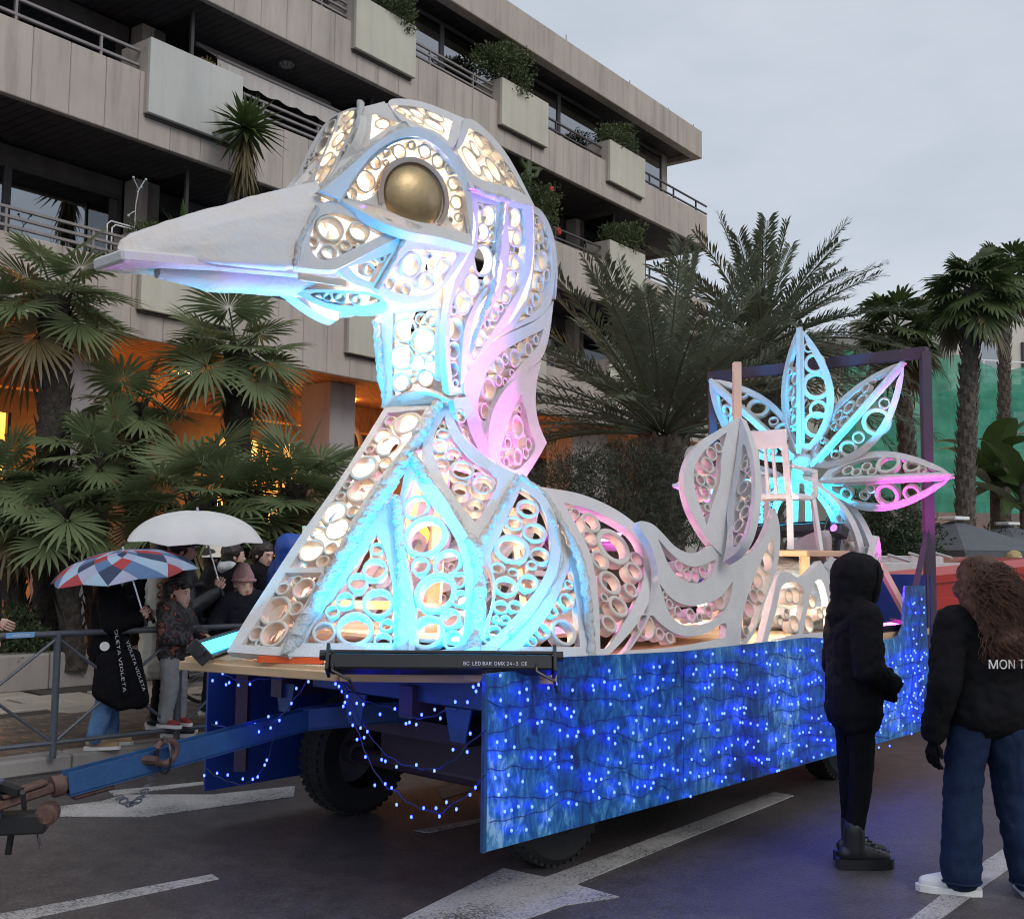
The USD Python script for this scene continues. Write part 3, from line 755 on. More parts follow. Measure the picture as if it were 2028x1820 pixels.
def panel(ctrl, outline, openings=(), rings=(), name="body_panel", thick=.05, rmin=.022, rmax=.10, both=True, cutboth=True, most=40, t=None, material="white_foam", wall=.70, smooth=True, lift=0.0, fill=True):
    t = t or SWAN
    pl = Plane([fv(x, y, d) for x, y, d in ctrl]) if not isinstance(ctrl, Plane) else ctrl
    O = poly(pl, outline, smooth)
    holes = []
    for op in openings:
        h = poly(pl, op, smooth).intersection(O.buffer(-.012))
        if not h.is_empty: holes.append(max(getattr(h, "geoms", [h]), key=lambda s: s.area))
    frame = O.difference(unary_union(holes)) if holes else O
    fm = extrude(frame, thick, -thick + lift)
    path = put(name, (pl.to3(fm[0]), fm[1]), material, t)
    allr = []
    for h in holes:
        seeds = []
        for x, y, r in rings:
            c = pl.to2(x, y)
            if h.contains(Point(c)):
                q = onplane(x, y, pl.o, pl.n)
                seeds.append((c[0], c[1], r * depth_of(q) / FOC))
        few = len(seeds) >= 2
        for x, y, R in (pack(h, seeds, max(rmin, .036) if few else max(rmin, .024), rmax, prng, len(seeds) + 3 if few else most) if fill else seeds):
            w = (wall + .06) * prng.uniform(.95, 1.05)
            R2 = R * 1.03
            dz = prng.uniform(-.012, .004) + lift
            rm = annulus(x, y, R2, max(R2 - max(.011, R2 * (1 - w)), R2 * .3), -thick - .012 + dz, dz)
            m3 = (pl.to3(rm[0]), rm[1])
            allr.append(m3)
            RINGS.append((R2, m3, t, path))
    if both:
        lo = min(float(q @ FVx) - VC for q in pl.to3(np.array([[*c, 0] for c in O.exterior.coords])))
        if lo < -.01: print("panel crosses the centre line", name, outline[0], round(lo, 3))
        mm = [mirror((pl.to3(fm[0]), fm[1]))] if cutboth else [mirror((lambda e: (pl.to3(e[0]), e[1]))(extrude(O, thick, -thick)))]
        if cutboth: mm += [mirror(r) for r in allr]
        put(name, mm, material, t)
    return pl

# ----- head
H1 = panel([(584, 362, -.26), (649, 235, -.2), (650, 372, .17), (716, 227, .16)],
      z7((290, 262), (400, 205), (500, 175), (530, 230), (490, 400), (400, 530), (262, 765), (262, 765), (200, 722), (60, 720), (60, 720), (100, 600), (180, 430)),
      [z7((300, 270), (370, 200), (350, 300), (160, 715), (85, 705), (85, 705), (120, 600), (200, 440)),
       z7((390, 205), (440, 185), (510, 190), (500, 260), (300, 640), (240, 725), (180, 712), (340, 350)),
       z7((505, 310), (500, 380), (390, 540), (260, 735), (260, 735), (320, 620), (430, 420))],
      [(x, y, r) for (x, y), r in zip(z7((440, 245), (357, 405), (275, 545), (222, 660), (350, 325), (250, 380), (175, 525), (140, 580), (120, 640)), (17, 19, 19, 17, 9, 8, 9, 9, 8))],
      name="forehead_panel", both=False, wall=.76)
panel([(716, 200, .07), (763, 200, .09), (805, 252, .3), (645, 375, .2)],
      z7((505, 185), (600, 165), (690, 140), (690, 140), (790, 260), (860, 305), (720, 385), (600, 470), (430, 640), (250, 770), (250, 770), (400, 530), (490, 400), (530, 240)),
      [z7((603, 225), (603, 225), (800, 292), (800, 292), (690, 340), (588, 412), (588, 412), (600, 300))], [(z7((678, 300))[0] + (16,))], name="brow_panel", cutboth=False, wall=.76)
panel([(763, 198, .09), (920, 236, .10), (890, 290, .40), (805, 252, .33)],
      z7((695, 128), (830, 116), (1010, 153), (1262, 262), (1262, 262), (1185, 490), (1120, 425), (1000, 350), (860, 305), (790, 260)),
      [z7((722, 170), (722, 170), (870, 165), (1020, 205), (1175, 282), (1175, 282), (1140, 418), (1140, 418), (1060, 350), (960, 320), (800, 230))],
      [(x, y, r) for (x, y), r in zip(z7((805, 215), (920, 270), (1048, 295)), (13, 16, 24))], name="crown_panel", cutboth=False, wall=.8)
panel([(935, 238, .10), (1010, 344, .11), (1060, 405, .14), (934, 370, .42), (900, 290, .40)],
      z7((1262, 262), (1262, 262), (1320, 265), (1400, 330), (1480, 410), (1560, 510), (1640, 650), (1700, 770), (1755, 880), (1755, 880), (1560, 830), (1300, 750), (1300, 750), (1250, 600), (1185, 490)),
      [z7((1290, 330), (1290, 330), (1400, 380), (1500, 500), (1600, 640), (1695, 805), (1695, 805), (1590, 745), (1330, 690), (1205, 490), (1205, 490), (1250, 440))],
      [(x, y, r) for (x, y), r in zip(z7((1325, 555), (1470, 620), (1368, 415), (1598, 700), (1445, 465), (1535, 585), (1660, 770), (1555, 725)), (33, 28, 19, 18, 11, 11, 9, 8))], name="crown_panel", cutboth=False, wall=.8)
# eye field and brow ridge
eye_ctrl = [(686, 395, .24), (745, 300, .31), (835, 265, .36), (925, 390, .40), (920, 455, .40)]
EP = panel(eye_ctrl, z7((380, 838), (380, 838), (480, 680), (600, 520), (750, 410), (890, 375), (1020, 395), (1140, 475), (1240, 610), (1290, 760), (1312, 960), (1300, 1120), (1300, 1120), (1100, 1040), (830, 1000), (640, 870)),
      [z7((395, 832), (395, 832), (490, 690), (620, 540), (760, 430), (890, 398), (1010, 425), (1110, 505), (1190, 620), (1240, 760), (1258, 950), (1240, 1062), (1240, 1062), (1130, 1000), (1160, 850), (1110, 690), (1020, 590), (900, 545), (790, 575), (700, 655), (640, 770), (610, 820), (500, 850))],
      [(x, y, r) for (x, y), r in zip(z7((465, 793), (570, 702), (632, 575), (710, 500), (715, 573), (803, 495), (893, 450), (980, 495), (1080, 560), (1153, 622), (1185, 720), (1208, 852), (1222, 960), (1163, 978)), (13, 22, 14, 9, 8, 16, 10, 15, 15, 10, 14, 15, 10, 7))], name="eye_panel", cutboth=False, wall=.8)
panel([(x, y, d + .03) for x, y, d in eye_ctrl], z7((250, 768), (250, 768), (420, 630), (600, 462), (720, 380), (860, 308), (1000, 345), (1130, 428), (1230, 560), (1300, 745), (1300, 745), (1325, 950), (1312, 1130), (1312, 1130), (1285, 960), (1262, 770), (1190, 610), (1110, 495), (1000, 410), (890, 378), (750, 412), (600, 520), (480, 680), (385, 836), (385, 836)), name="brow_ridge", thick=.09)
ec = EP.to3(np.array([[*EP.to2(818, 391), -.04]]))[0]
er = 68 * depth_of(ec) / FOC
dome = trimesh.creation.icosphere(4, 1.0)
ev = np.array(dome.vertices)
keep = ev[:, 2] > -.25
ek = np.array(dome.faces)[keep[np.array(dome.faces)].all(1)]
vv = EP.o * 0 + ec + ev[:, :1] * EP.e1 * er * 1.05 + ev[:, 1:2] * EP.e2 * er * 1.02 + ev[:, 2:3] * EP.n * er * .62
eyep = put("eye", (vv, ek), "gold", SWAN, smooth=True)
put("eye", mirror((vv, ek)), "gold", SWAN, smooth=True)
rimp = [ec + EP.n * .035 + EP.e1 * er * 1.10 * math.cos(a) + EP.e2 * er * 1.06 * math.sin(a) for a in np.linspace(math.radians(-35), math.radians(200), 40)]
put("eye_rim", [bar(a, b, .028, .05, up=EP.n) for a, b in zip(rimp[:-1], rimp[1:])], "rim", SWAN)
# lower lid shelf, cheeks, jaw
panel([(674, 400, .22), (808, 460, .46), (937, 480, .48), (750, 405, .33)], z7((378, 838), (378, 838), (620, 850), (830, 940), (1060, 1020), (1300, 1078), (1300, 1078), (1320, 1165), (1320, 1165), (1060, 1092), (860, 1066), (640, 985), (480, 890)),
      [z7((470, 868), (620, 872), (820, 965), (1000, 1040), (860, 1040), (650, 950))], name="lid_shelf", rmax=.03, rmin=.014, most=9, cutboth=False, material="white_foam")
panel([(635, 402, .22), (674, 400, .24), (806, 460, .42), (670, 532, .31), (588, 529, .25)],
      z7((235, 860), (235, 860), (310, 838), (385, 850), (600, 950), (860, 1066), (860, 1066), (600, 1200), (372, 1322), (310, 1336), (60, 1312), (60, 1312), (150, 1080)),
      [z7((330, 918), (400, 928), (700, 1070), (700, 1070), (450, 1195), (280, 1272), (195, 1240), (150, 1130), (205, 960))],
      [(x, y, r) for (x, y), r in zip(z7((312, 1030), (515, 1055), (185, 1128), (298, 1203), (415, 1157), (480, 1170)), (29, 22, 13, 17, 13, 7))], name="cheek_panel", cutboth=False, wall=.74)
panel([(671, 532, .31), (806, 460, .42), (741, 576, .30), (680, 548, .29)],
      z7((372, 1322), (372, 1322), (600, 1200), (860, 1066), (860, 1066), (740, 1230), (615, 1480), (615, 1480), (480, 1435), (380, 1365)),
      [z7((438, 1310), (438, 1310), (600, 1270), (755, 1205), (755, 1205), (690, 1290), (618, 1425), (618, 1425), (510, 1385))],
      [(x, y, r) for (x, y), r in zip(z7((595, 1335), (685, 1255)), (14, 8))], name="cheek_panel", rmax=.04, cutboth=False)
panel([(741, 576, .30), (808, 460, .42), (937, 488, .46), (864, 602, .30), (765, 596, .28)],
      z7((615, 1480), (615, 1480), (740, 1230), (860, 1066), (860, 1066), (1060, 1092), (1320, 1165), (1320, 1165), (1220, 1310), (1100, 1470), (1000, 1550), (850, 1575), (700, 1545)),
      [z7((880, 1182), (1010, 1195), (1222, 1212), (1222, 1212), (1150, 1330), (1090, 1450), (1000, 1510), (850, 1515), (700, 1462), (680, 1430), (800, 1260))],
      [(x, y, r) for (x, y), r in zip(z7((885, 1300), (1110, 1300), (740, 1430), (985, 1412), (855, 1475), (1020, 1235)), (27, 16, 14, 20, 13, 7))], name="cheek_panel", cutboth=False)
panel([(580, 575, .05), (770, 590, .28), (665, 628, .12), (760, 622, .2)],
      z7((30, 1472), (30, 1472), (350, 1470), (620, 1485), (735, 1575), (690, 1640), (560, 1668), (330, 1625), (150, 1555)),
      [z7((120, 1492), (350, 1492), (600, 1512), (690, 1555), (520, 1590), (300, 1578))], name="throat_panel", rmax=.05, most=9, cutboth=False)

# ----- beak: lofted skin over stations from base to tip
st = []   # (ridge, shoulder, lower edge) picture points with half widths
for rx, ry, sx, sy, sw, bx, by, bw in ((632, 358, 640, 402, .20, 588, 530, .24), (590, 366, 600, 412, .19, 566, 531, .23), (552, 375, 545, 422, .165, 530, 529, .205), (500, 389, 480, 433, .145, 470, 525, .18), (430, 408, 420, 445, .12, 410, 520, .15), (360, 429, 360, 458, .10, 350, 515, .12), (300, 448, 305, 475, .075, 300, 512, .09), (258, 462, 272, 488, .05, 268, 508, .06), (238, 476, 246, 494, .03, 246, 504, .035)):
    st.append((fv(rx, ry, 0), fv(sx, sy, sw), fv(bx, by, bw)))
rings_ = []
for r, s, b in st:
    m = lambda p: p - 2 * ((p @ FVx) - VC) * FVx
    q = (r * .5 + s * .5) + np.array([0, 0, .018])
    ring = [m(b), m(s), m(q), r, q, s, s * .5 + b * .5 + FVx * .012, b, b * .5 + m(b) * .5]
    rings_.append(ring)
V = np.array(rings_); nS, nR = V.shape[:2]
F = []
for i in range(nS - 1):
    for j in range(nR):
        j2 = (j + 1) % nR
        F.append([i * nR + j, i * nR + j2, (i + 1) * nR + j2, (i + 1) * nR + j])
Vv = np.vstack([V.reshape(-1, 3), V[-1].mean(0) - FUx * .02, V[0].mean(0)])
F = np.array(F); F = np.vstack([F[:, [0, 1, 2]], F[:, [0, 2, 3]]])
tip = [[(nS - 1) * nR + j, (nS - 1) * nR + (j + 1) % nR, len(Vv) - 2] for j in range(nR)] + [[(j + 1) % nR, j, len(Vv) - 1] for j in range(nR)]
bk = trimesh.Trimesh(Vv, np.vstack([F, tip]), process=False)
bk.fix_normals()
bk = bk.subdivide().subdivide().subdivide()
trimesh.smoothing.filter_taubin(bk, iterations=6)
bv = np.array(bk.vertices); bn = np.array(bk.vertex_normals)
bv = bv + bn * ((meshkit.fbm(bv * 9, 4) - .5) * .012 + (meshkit.fbm(bv * 40, 3, 4) - .5) * .005)[:, None]
put("upper_beak", (bv, bk.faces), "beak", SWAN, smooth=60)
a0, a1 = fv(212, 515, 0), fv(640, 552, 0)
lowp = put("lower_beak", cbox((a0 + a1) / 2 + (0, 0, .0), (a1 - a0) / 2, FVx * .14, np.cross((a1 - a0) / np.linalg.norm(a1 - a0), FVx) * .03, .012), "beak", SWAN)
l0, l1 = fv(312, 537, .02), fv(672, 562, .02)
n = 24
tp = [l0 + (l1 - l0) * k / n for k in range(n + 1)]
tv, tf = tube(tp, [.032 + .055 * min(1, k / 6) for k in range(n + 1)], 16)
tv = tv + (meshkit.fbm(tv * 14, 3)[:, None] - .5) * .015
put("beak_underside", (tv, tf), "beak", SWAN, smooth=50)
put("beak_batten", bar(fv(592, 548, .15), fv(684, 562, .2), .02, .035), "wood", SWAN)

# ----- neck and mane
panel([(746, 626, -.15), (880, 580, .19), (893, 794, .21), (763, 806, -.16)],
      z9((60, 520), (60, 520), (150, 430), (330, 400), (540, 370), (540, 370), (525, 600), (540, 820), (575, 1000), (612, 1150), (612, 1150), (520, 1120), (430, 1080), (250, 1092), (125, 1195), (125, 1195), (105, 1000), (75, 800)),
      [z9((182, 500), (182, 500), (340, 485), (498, 472), (498, 472), (488, 760), (485, 1050), (430, 1065), (300, 1090), (178, 1112), (178, 1112), (172, 800))],
      [(x, y, r) for (x, y), r in zip(z9((262, 628), (400, 705), (382, 540), (456, 552), (245, 830), (355, 870), (235, 1012), (420, 985), (310, 718), (450, 835), (326, 985)), (26, 27, 12, 12, 25, 17, 20, 18, 7, 9, 10))], name="neck_panel", both=False, wall=.72)
panel([(763, 806, -.16), (800, 778, .0), (845, 770, .12), (893, 796, .24), (884, 800, .25)], z9((125, 1195), (125, 1195), (250, 1092), (430, 1072), (520, 1110), (615, 1152), (615, 1152), (500, 1165), (300, 1182)), name="neck_collar", both=False)
panel([(945, 385, .40), (992, 397, .38), (960, 560, .34), (880, 790, .24), (917, 780, .23)],
      z7((1300, 745), (1300, 745), (1430, 790), (1540, 830), (1540, 830), (1525, 1050), (1500, 1260), (1460, 1420)) + z9((960, 130), (880, 340), (800, 470), (745, 700), (725, 900), (712, 1105), (712, 1105), (600, 1110), (600, 1110), (580, 950), (565, 750), (590, 450), (640, 260)) + z7((1190, 1400), (1320, 1170), (1345, 1000), (1300, 860)),
      [z7((1352, 850), (1352, 850), (1485, 872), (1485, 872), (1478, 1050), (1470, 1250), (1440, 1440)) + z9((845, 330), (760, 480), (705, 620), (690, 850), (682, 1048), (682, 1048), (628, 1055), (628, 1055), (605, 850), (600, 690), (612, 450), (650, 350)) + z7((1205, 1470), (1290, 1360), (1345, 1200), (1355, 1030))],
      [(x, y, r) for (x, y), r in zip(z7((1373, 890), (1437, 950), (1390, 1065), (1452, 1092), (1392, 1265), (1455, 1175), (1310, 1440), (1385, 1435), (1255, 1560)) + z9((640, 480), (655, 615), (645, 775), (640, 915), (645, 1020), (845, 290)), (8, 22, 18, 11, 31, 8, 24, 10, 25, 9, 24, 18, 16, 9, 8))], name="mane_panel", wall=.74, cutboth=False)
panel([(1000, 397, .37), (1052, 410, .30), (1020, 560, .30), (927, 735, .22), (1000, 620, .24)],
      z7((1560, 835), (1560, 835), (1740, 880), (1740, 880), (1752, 1100), (1735, 1330), (1690, 1440)) + z9((1180, 260), (1050, 560), (880, 760), (740, 940), (740, 940), (735, 850), (770, 640), (850, 470), (960, 330), (1000, 120)) + z7((1500, 1260), (1535, 1050)),
      [z7((1565, 885), (1565, 885), (1672, 902), (1672, 902), (1695, 1100), (1685, 1350), (1650, 1480)) + z9((1090, 360), (1000, 520), (890, 680), (780, 860), (770, 840), (800, 640), (900, 480), (1000, 340), (1040, 60)) + z7((1570, 1350), (1575, 1150))],
      [(x, y, r) for (x, y), r in zip(z7((1622, 965), (1642, 1110), (1600, 1180), (1632, 1285), (1595, 1400), (1560, 1520), (1525, 1600), (1480, 1645), (1430, 1710)), (22, 17, 10, 17, 20, 15, 9, 14, 10))], name="mane_panel", wall=.75, cutboth=False)
panel([(1053, 408, .26), (1100, 500, .08), (1100, 600, .08), (990, 665, .20)],
      z7((1745, 878), (1745, 878), (1805, 905), (1880, 1040), (1915, 1220), (1918, 1400), (1900, 1600)) + z9((1388, 120), (1370, 400), (1290, 530), (1120, 600), (960, 670), (960, 670), (1060, 560), (1180, 380)) + z7((1690, 1560), (1735, 1400), (1755, 1150)),
      [z7((1748, 930), (1748, 930), (1805, 965), (1862, 1110), (1882, 1280), (1862, 1450), (1790, 1620), (1620, 1722), (1620, 1722), (1700, 1590), (1742, 1430), (1752, 1200))],
      [(x, y, r) for (x, y), r in zip(z7((1772, 988), (1802, 1092), (1812, 1268), (1802, 1428), (1765, 1542), (1722, 1612)), (9, 16, 21, 18, 14, 11))], name="mane_panel", wall=.72, cutboth=True)
panel([(1095, 612, .08), (1072, 716, .08), (960, 830, .22), (917, 775, .24)],
      z9((1372, 410), (1372, 410), (1340, 690), (1280, 860), (1130, 950), (1010, 1060), (930, 1200), (900, 1300), (890, 1500), (890, 1500), (800, 1270), (700, 1090), (712, 1000), (760, 880), (880, 750), (1010, 660), (1230, 570), (1330, 480)),
      [z9((1300, 618), (1300, 618), (1262, 750), (1140, 870), (1030, 1000), (960, 1130), (895, 1290), (830, 1300), (800, 1180), (870, 950), (930, 830), (1080, 730))],
      [(x, y, r) for (x, y), r in zip(z9((905, 1062), (975, 885), (1090, 832), (1185, 768), (1245, 698), (865, 1225), (1015, 1010), (1065, 945), (870, 1310)), (25, 18, 19, 14, 10, 16, 9, 9, 6))], name="mane_panel", wall=.72)
panel([(1072, 716, .08), (1082, 876, .08), (1043, 943, .14), (970, 908, .27), (970, 767, .20)],
      z9((1282, 858), (1282, 858), (1245, 1000), (1235, 1200), (1270, 1350), (1322, 1460), (1322, 1460), (1250, 1590), (1170, 1712), (1170, 1712), (1050, 1670), (900, 1580), (888, 1500), (890, 1350), (930, 1200), (1010, 1060), (1130, 950)),
      [z9((1130, 1098), (1130, 1098), (1170, 1220), (1195, 1370), (1252, 1482), (1180, 1600), (1085, 1682), (980, 1612), (970, 1550), (1010, 1400), (1045, 1280))],
      [(x, y, r) for (x, y), r in zip(z9((1115, 1340), (1195, 1470), (1115, 1560), (1040, 1460), (1030, 1600), (1132, 1205)), (24, 13, 18, 14, 12, 8))], name="mane_panel", wall=.62)
panel([(901, 789, .25), (928, 786, .25), (972, 880, .30), (968, 909, .31)],
      z9((630, 1128), (630, 1128), (742, 1118), (742, 1118), (800, 1260), (850, 1370), (892, 1480), (892, 1590), (800, 1520), (710, 1420), (650, 1290)),
      [z9((658, 1208), (712, 1210), (745, 1370), (812, 1505), (812, 1505), (740, 1470), (680, 1380), (650, 1290))],
      [(x, y, r) for (x, y), r in zip(z9((683, 1262), (715, 1372)), (14, 14))], name="mane_panel", cutboth=False)
# back of the neck
panel([(1060, 420, -.1), (1100, 520, -.05), (1060, 700, -.05), (960, 560, -.3), (930, 780, -.3)], [(1000, 420), (1050, 440), (1080, 540), (1060, 640), (1000, 740), (930, 880), (900, 800), (930, 640)], name="neck_back_panel", both=False)

# ----- breast and body
panel([(448, 1290, -.17), (565, 1298, .17), (762, 808, -.15), (868, 795, .16)],
      z8((140, 1668), (140, 1668), (240, 1490), (440, 1180), (600, 935), (880, 545), (1142, 118), (1142, 118), (1300, 95), (1490, 72), (1490, 72), (1390, 330), (1210, 520), (900, 960), (640, 1400), (512, 1695), (512, 1695)),
      [z8((1160, 150), (1160, 150), (1398, 130), (1398, 130), (1320, 300), (1100, 565), (950, 800), (850, 990), (790, 1130), (790, 1130), (540, 1132), (540, 1132), (620, 1000), (760, 790), (950, 490), (1080, 290)),
       z8((512, 1165), (512, 1165), (742, 1165), (742, 1165), (620, 1400), (480, 1635), (480, 1635), (230, 1622), (230, 1622), (350, 1450))],
      [(x, y, r) for (x, y), r in zip(z8((1170, 195), (1280, 212), (1125, 290), (1165, 358), (1045, 380), (1010, 495), (1145, 462), (990, 625), (900, 605), (855, 675), (820, 785), (940, 775), (840, 885), (712, 900), (675, 1020), (798, 1010), (580, 1205), (625, 1262), (492, 1265), (440, 1395), (570, 1385), (435, 1550), (320, 1545), (335, 1605)), (12, 29, 20, 27, 11, 30, 15, 33, 10, 11, 29, 14, 27, 14, 28, 15, 11, 24, 15, 34, 16, 30, 17, 8))], name="breast_panel", both=False, wall=.72)
panel([(568, 1298, .17), (650, 1302, .34), (790, 1306, .58), (776, 990, .2), (795, 1150, .4)],
      z8((512, 1695), (512, 1695), (640, 1400), (900, 960), (1150, 690), (1190, 690), (1215, 900), (1250, 1150), (1270, 1350), (1268, 1715), (1268, 1715)),
      [z8((1088, 912), (1088, 912), (1130, 980), (1188, 1190), (1200, 1390), (1200, 1612), (1200, 1612), (630, 1612), (630, 1612), (730, 1430), (900, 1200), (1000, 1050))],
      [(x, y, r) for (x, y), r in zip(z8((1090, 1005), (1080, 1135), (970, 1220), (1100, 1345), (890, 1335), (950, 1515), (808, 1412), (755, 1540), (1155, 1490), (1130, 1590)), (14, 24, 20, 31, 18, 37, 14, 23, 14, 18))], name="breast_panel", wall=.70)
panel([(812, 892, .2), (797, 1306, .58), (900, 1312, .88), (943, 1090, .72), (876, 980, .48)],
      z5((410, 845), (410, 845), (480, 980), (600, 1110), (700, 1290), (800, 1430), (815, 1560), (850, 1790), (890, 2130), (890, 2130), (365, 2130), (365, 2130), (335, 1800), (325, 1500), (335, 1150)),
      [z5((418, 1005), (418, 1005), (490, 1130), (610, 1270), (690, 1400), (722, 1520), (740, 1740), (720, 1980), (690, 2030), (430, 2060), (430, 2060), (450, 1850), (360, 1400), (360, 1220), (390, 1100))],
      [(x, y, r) for (x, y), r in zip(z5((440, 1185), (492, 1362), (625, 1515), (467, 1540), (555, 1695), (692, 1620), (697, 1730), (505, 1930), (640, 1850)), (28, 46, 30, 19, 44, 18, 18, 36, 22))], name="breast_panel", wall=.66)
panel([(890, 800, .23), (833, 917, .23), (1026, 940, .60), (943, 1080, .70), (900, 940, .42)],
      z5((545, 585), (545, 585), (640, 555), (680, 720), (780, 840), (900, 925), (1055, 1002), (1055, 1002), (960, 1170), (800, 1412), (800, 1412), (700, 1270), (560, 1080), (470, 930), (485, 790)),
      [z5((612, 645), (612, 645), (625, 720), (690, 830), (760, 910), (870, 970), (942, 1035), (880, 1150), (800, 1288), (800, 1288), (700, 1170), (590, 1000), (538, 860), (550, 750))],
      [(x, y, r) for (x, y), r in zip(z5((600, 705), (605, 755), (585, 822), (660, 872), (600, 925), (717, 968), (710, 1080), (842, 1050), (795, 1175)), (8, 13, 18, 17, 14, 24, 18, 23, 17))], name="breast_panel", wall=.72)
panel([(1026, 942, .60), (945, 1092, .72), (930, 1304, .98), (1110, 1110, .98), (1085, 1020, .85)],
      z10((768, 178), (768, 178), (850, 215), (930, 290), (1010, 400), (1065, 560), (1072, 800), (980, 1000), (850, 1190), (640, 1380), (560, 1490), (380, 1490), (380, 1490), (430, 1370), (545, 1200), (595, 1050), (590, 900), (550, 790), (478, 695), (478, 695), (620, 470), (730, 260)),
      [z10((788, 262), (788, 262), (900, 335), (975, 470), (1003, 640), (992, 800), (925, 950), (800, 1110), (690, 1240), (540, 1375), (500, 1375), (560, 1240), (605, 1080), (600, 900), (562, 740), (640, 600), (710, 430))],
      [(x, y, r) for (x, y), r in zip(z10((838, 405), (742, 505), (885, 572), (730, 685), (925, 730), (630, 820), (868, 805), (735, 850), (845, 925), (682, 955), (648, 1100), (750, 1095), (680, 1190), (605, 1270), (612, 1185), (552, 1332)), (23, 18, 25, 36, 21, 15, 11, 11, 21, 24, 16, 15, 11, 15, 7, 10))], name="body_panel", wall=.62)
panel([(1063, 963, .68), (1110, 1090, .96), (1170, 1300, 1.15), (1010, 1304, 1.04)],
      z10((900, 255), (900, 255), (1010, 385), (1130, 545), (1210, 700), (1250, 850), (1280, 1100), (1290, 1500), (1290, 1500), (560, 1490), (560, 1490), (640, 1380), (850, 1190), (980, 1000), (1072, 800), (1065, 560), (1010, 400)),
      [z10((1138, 808), (1138, 808), (1165, 900), (1185, 1100), (1208, 1388), (1208, 1388), (800, 1388), (800, 1388), (900, 1270), (1010, 1130), (1085, 950))],
      [(x, y, r) for (x, y), r in zip(z10((1133, 945), (1115, 1065), (1025, 1135), (1100, 1280), (950, 1275), (870, 1345)), (11, 18, 12, 28, 17, 12))], name="body_panel", wall=.66)
panel([(1065, 963, .64), (1250, 1030, .80), (1300, 1120, 1.02), (1180, 1310, 1.19), (1240, 1300, 1.19)],
      z10((895, 252), (895, 252), (1000, 268), (1200, 300), (1400, 380), (1560, 480), (1690, 605), (1745, 740), (1762, 900), (1700, 1070), (1600, 1250), (1430, 1430), (1350, 1510), (1285, 1510), (1285, 1510), (1285, 1200), (1245, 850), (1130, 540), (1010, 385)),
      [z10((1092, 368), (1092, 368), (1300, 420), (1480, 515), (1600, 600), (1660, 750), (1668, 900), (1600, 1080), (1500, 1250), (1400, 1402), (1350, 1402), (1350, 1402), (1345, 1100), (1300, 760), (1200, 560))],
      [(x, y, r) for (x, y), r in zip(z10((1450, 672), (1285, 508), (1430, 925), (1592, 850), (1575, 980), (1490, 1092), (1380, 1040), (1415, 1222), (1185, 430)), (41, 23, 27, 21, 17, 24, 10, 19, 11))], name="body_panel", wall=.62)
sidepl = Plane([fv(1180, 1310, 1.2), fv(1470, 1285, 1.2), fv(1535, 1010, 1.12), fv(1290, 1035, .98)])
panel(sidepl, [(1257, 1030), (1290, 1034), (1312, 1055), (1338, 1085), (1370, 1098), (1400, 1088), (1432, 1060), (1470, 1030), (1470, 1080), (1440, 1112), (1475, 1105), (1510, 1075), (1536, 1005), (1536, 1005), (1547, 1050), (1542, 1120), (1512, 1200), (1492, 1262), (1462, 1290), (1462, 1290), (1178, 1313), (1178, 1313), (1235, 1300), (1275, 1240), (1300, 1180), (1305, 1140), (1296, 1090)],
      [[(1303, 1066), (1303, 1066), (1330, 1098), (1370, 1128), (1418, 1108), (1418, 1108), (1410, 1148), (1370, 1158), (1330, 1135)],
       [(1306, 1155), (1306, 1155), (1330, 1188), (1370, 1203), (1425, 1188), (1452, 1150), (1452, 1150), (1446, 1195), (1420, 1228), (1370, 1243), (1328, 1228)],
       [(1243, 1288), (1243, 1288), (1285, 1208), (1310, 1238), (1350, 1262), (1400, 1256), (1442, 1225), (1436, 1262), (1436, 1262), (1340, 1282)],
       [(1530, 1060), (1530, 1060), (1536, 1100), (1516, 1190), (1492, 1250), (1466, 1275), (1466, 1275), (1472, 1205), (1495, 1140)]],
      [(x, y, r) for (x, y), r in zip([(1345, 1120), (1365, 1138), (1380, 1140), (1395, 1132), (1318, 1178), (1328, 1196), (1345, 1210), (1368, 1218), (1388, 1222), (1405, 1210), (1428, 1190), (1283, 1240), (1310, 1255), (1330, 1262), (1518, 1110), (1505, 1150), (1485, 1205), (1510, 1180), (1480, 1250)], (12, 13, 13, 12, 8, 11, 11, 14, 9, 13, 17, 26, 13, 12, 26, 17, 18, 14, 11))], name="wing_panel", wall=.76, rmax=.06)
panel([(1466, 825, .92), (1360, 960, .95), (1430, 1100, 1.12), (1420, 1050, 1.08)],
      [(1467, 823), (1467, 823), (1430, 848), (1390, 870), (1362, 905), (1352, 950), (1362, 1000), (1385, 1045), (1408, 1078), (1432, 1100), (1432, 1100), (1445, 1060), (1440, 1010), (1452, 960), (1462, 900)],
      [[(1440, 856), (1440, 856), (1400, 885), (1376, 920), (1372, 950), (1385, 1000), (1400, 1040), (1400, 1040), (1412, 995), (1428, 955), (1428, 900)]],
      [(x, y, r) for (x, y), r in zip([(1404, 919), (1424, 886), (1388, 950), (1408, 953), (1398, 973), (1402, 1005)], (17, 11, 12, 14, 15, 9))], name="feather_panel", rmax=.06)
panel([(1466, 825, .92), (1490, 930, 1.2), (1430, 1110, 1.15), (1450, 1000, 1.1)],
      [(1467, 826), (1467, 826), (1488, 880), (1498, 950), (1492, 1020), (1478, 1070), (1455, 1100), (1432, 1112), (1432, 1112), (1442, 1060), (1438, 1010), (1452, 950), (1460, 890)],
      [[(1470, 870), (1482, 900), (1490, 960), (1484, 1020), (1468, 1070), (1450, 1090), (1452, 1040), (1452, 985), (1466, 930)]],
      [(x, y, r) for (x, y), r in zip([(1474, 905), (1480, 930), (1468, 963), (1466, 1000), (1462, 1040), (1478, 985)], (9, 9, 16, 13, 15, 8))], name="feather_panel", rmax=.06)
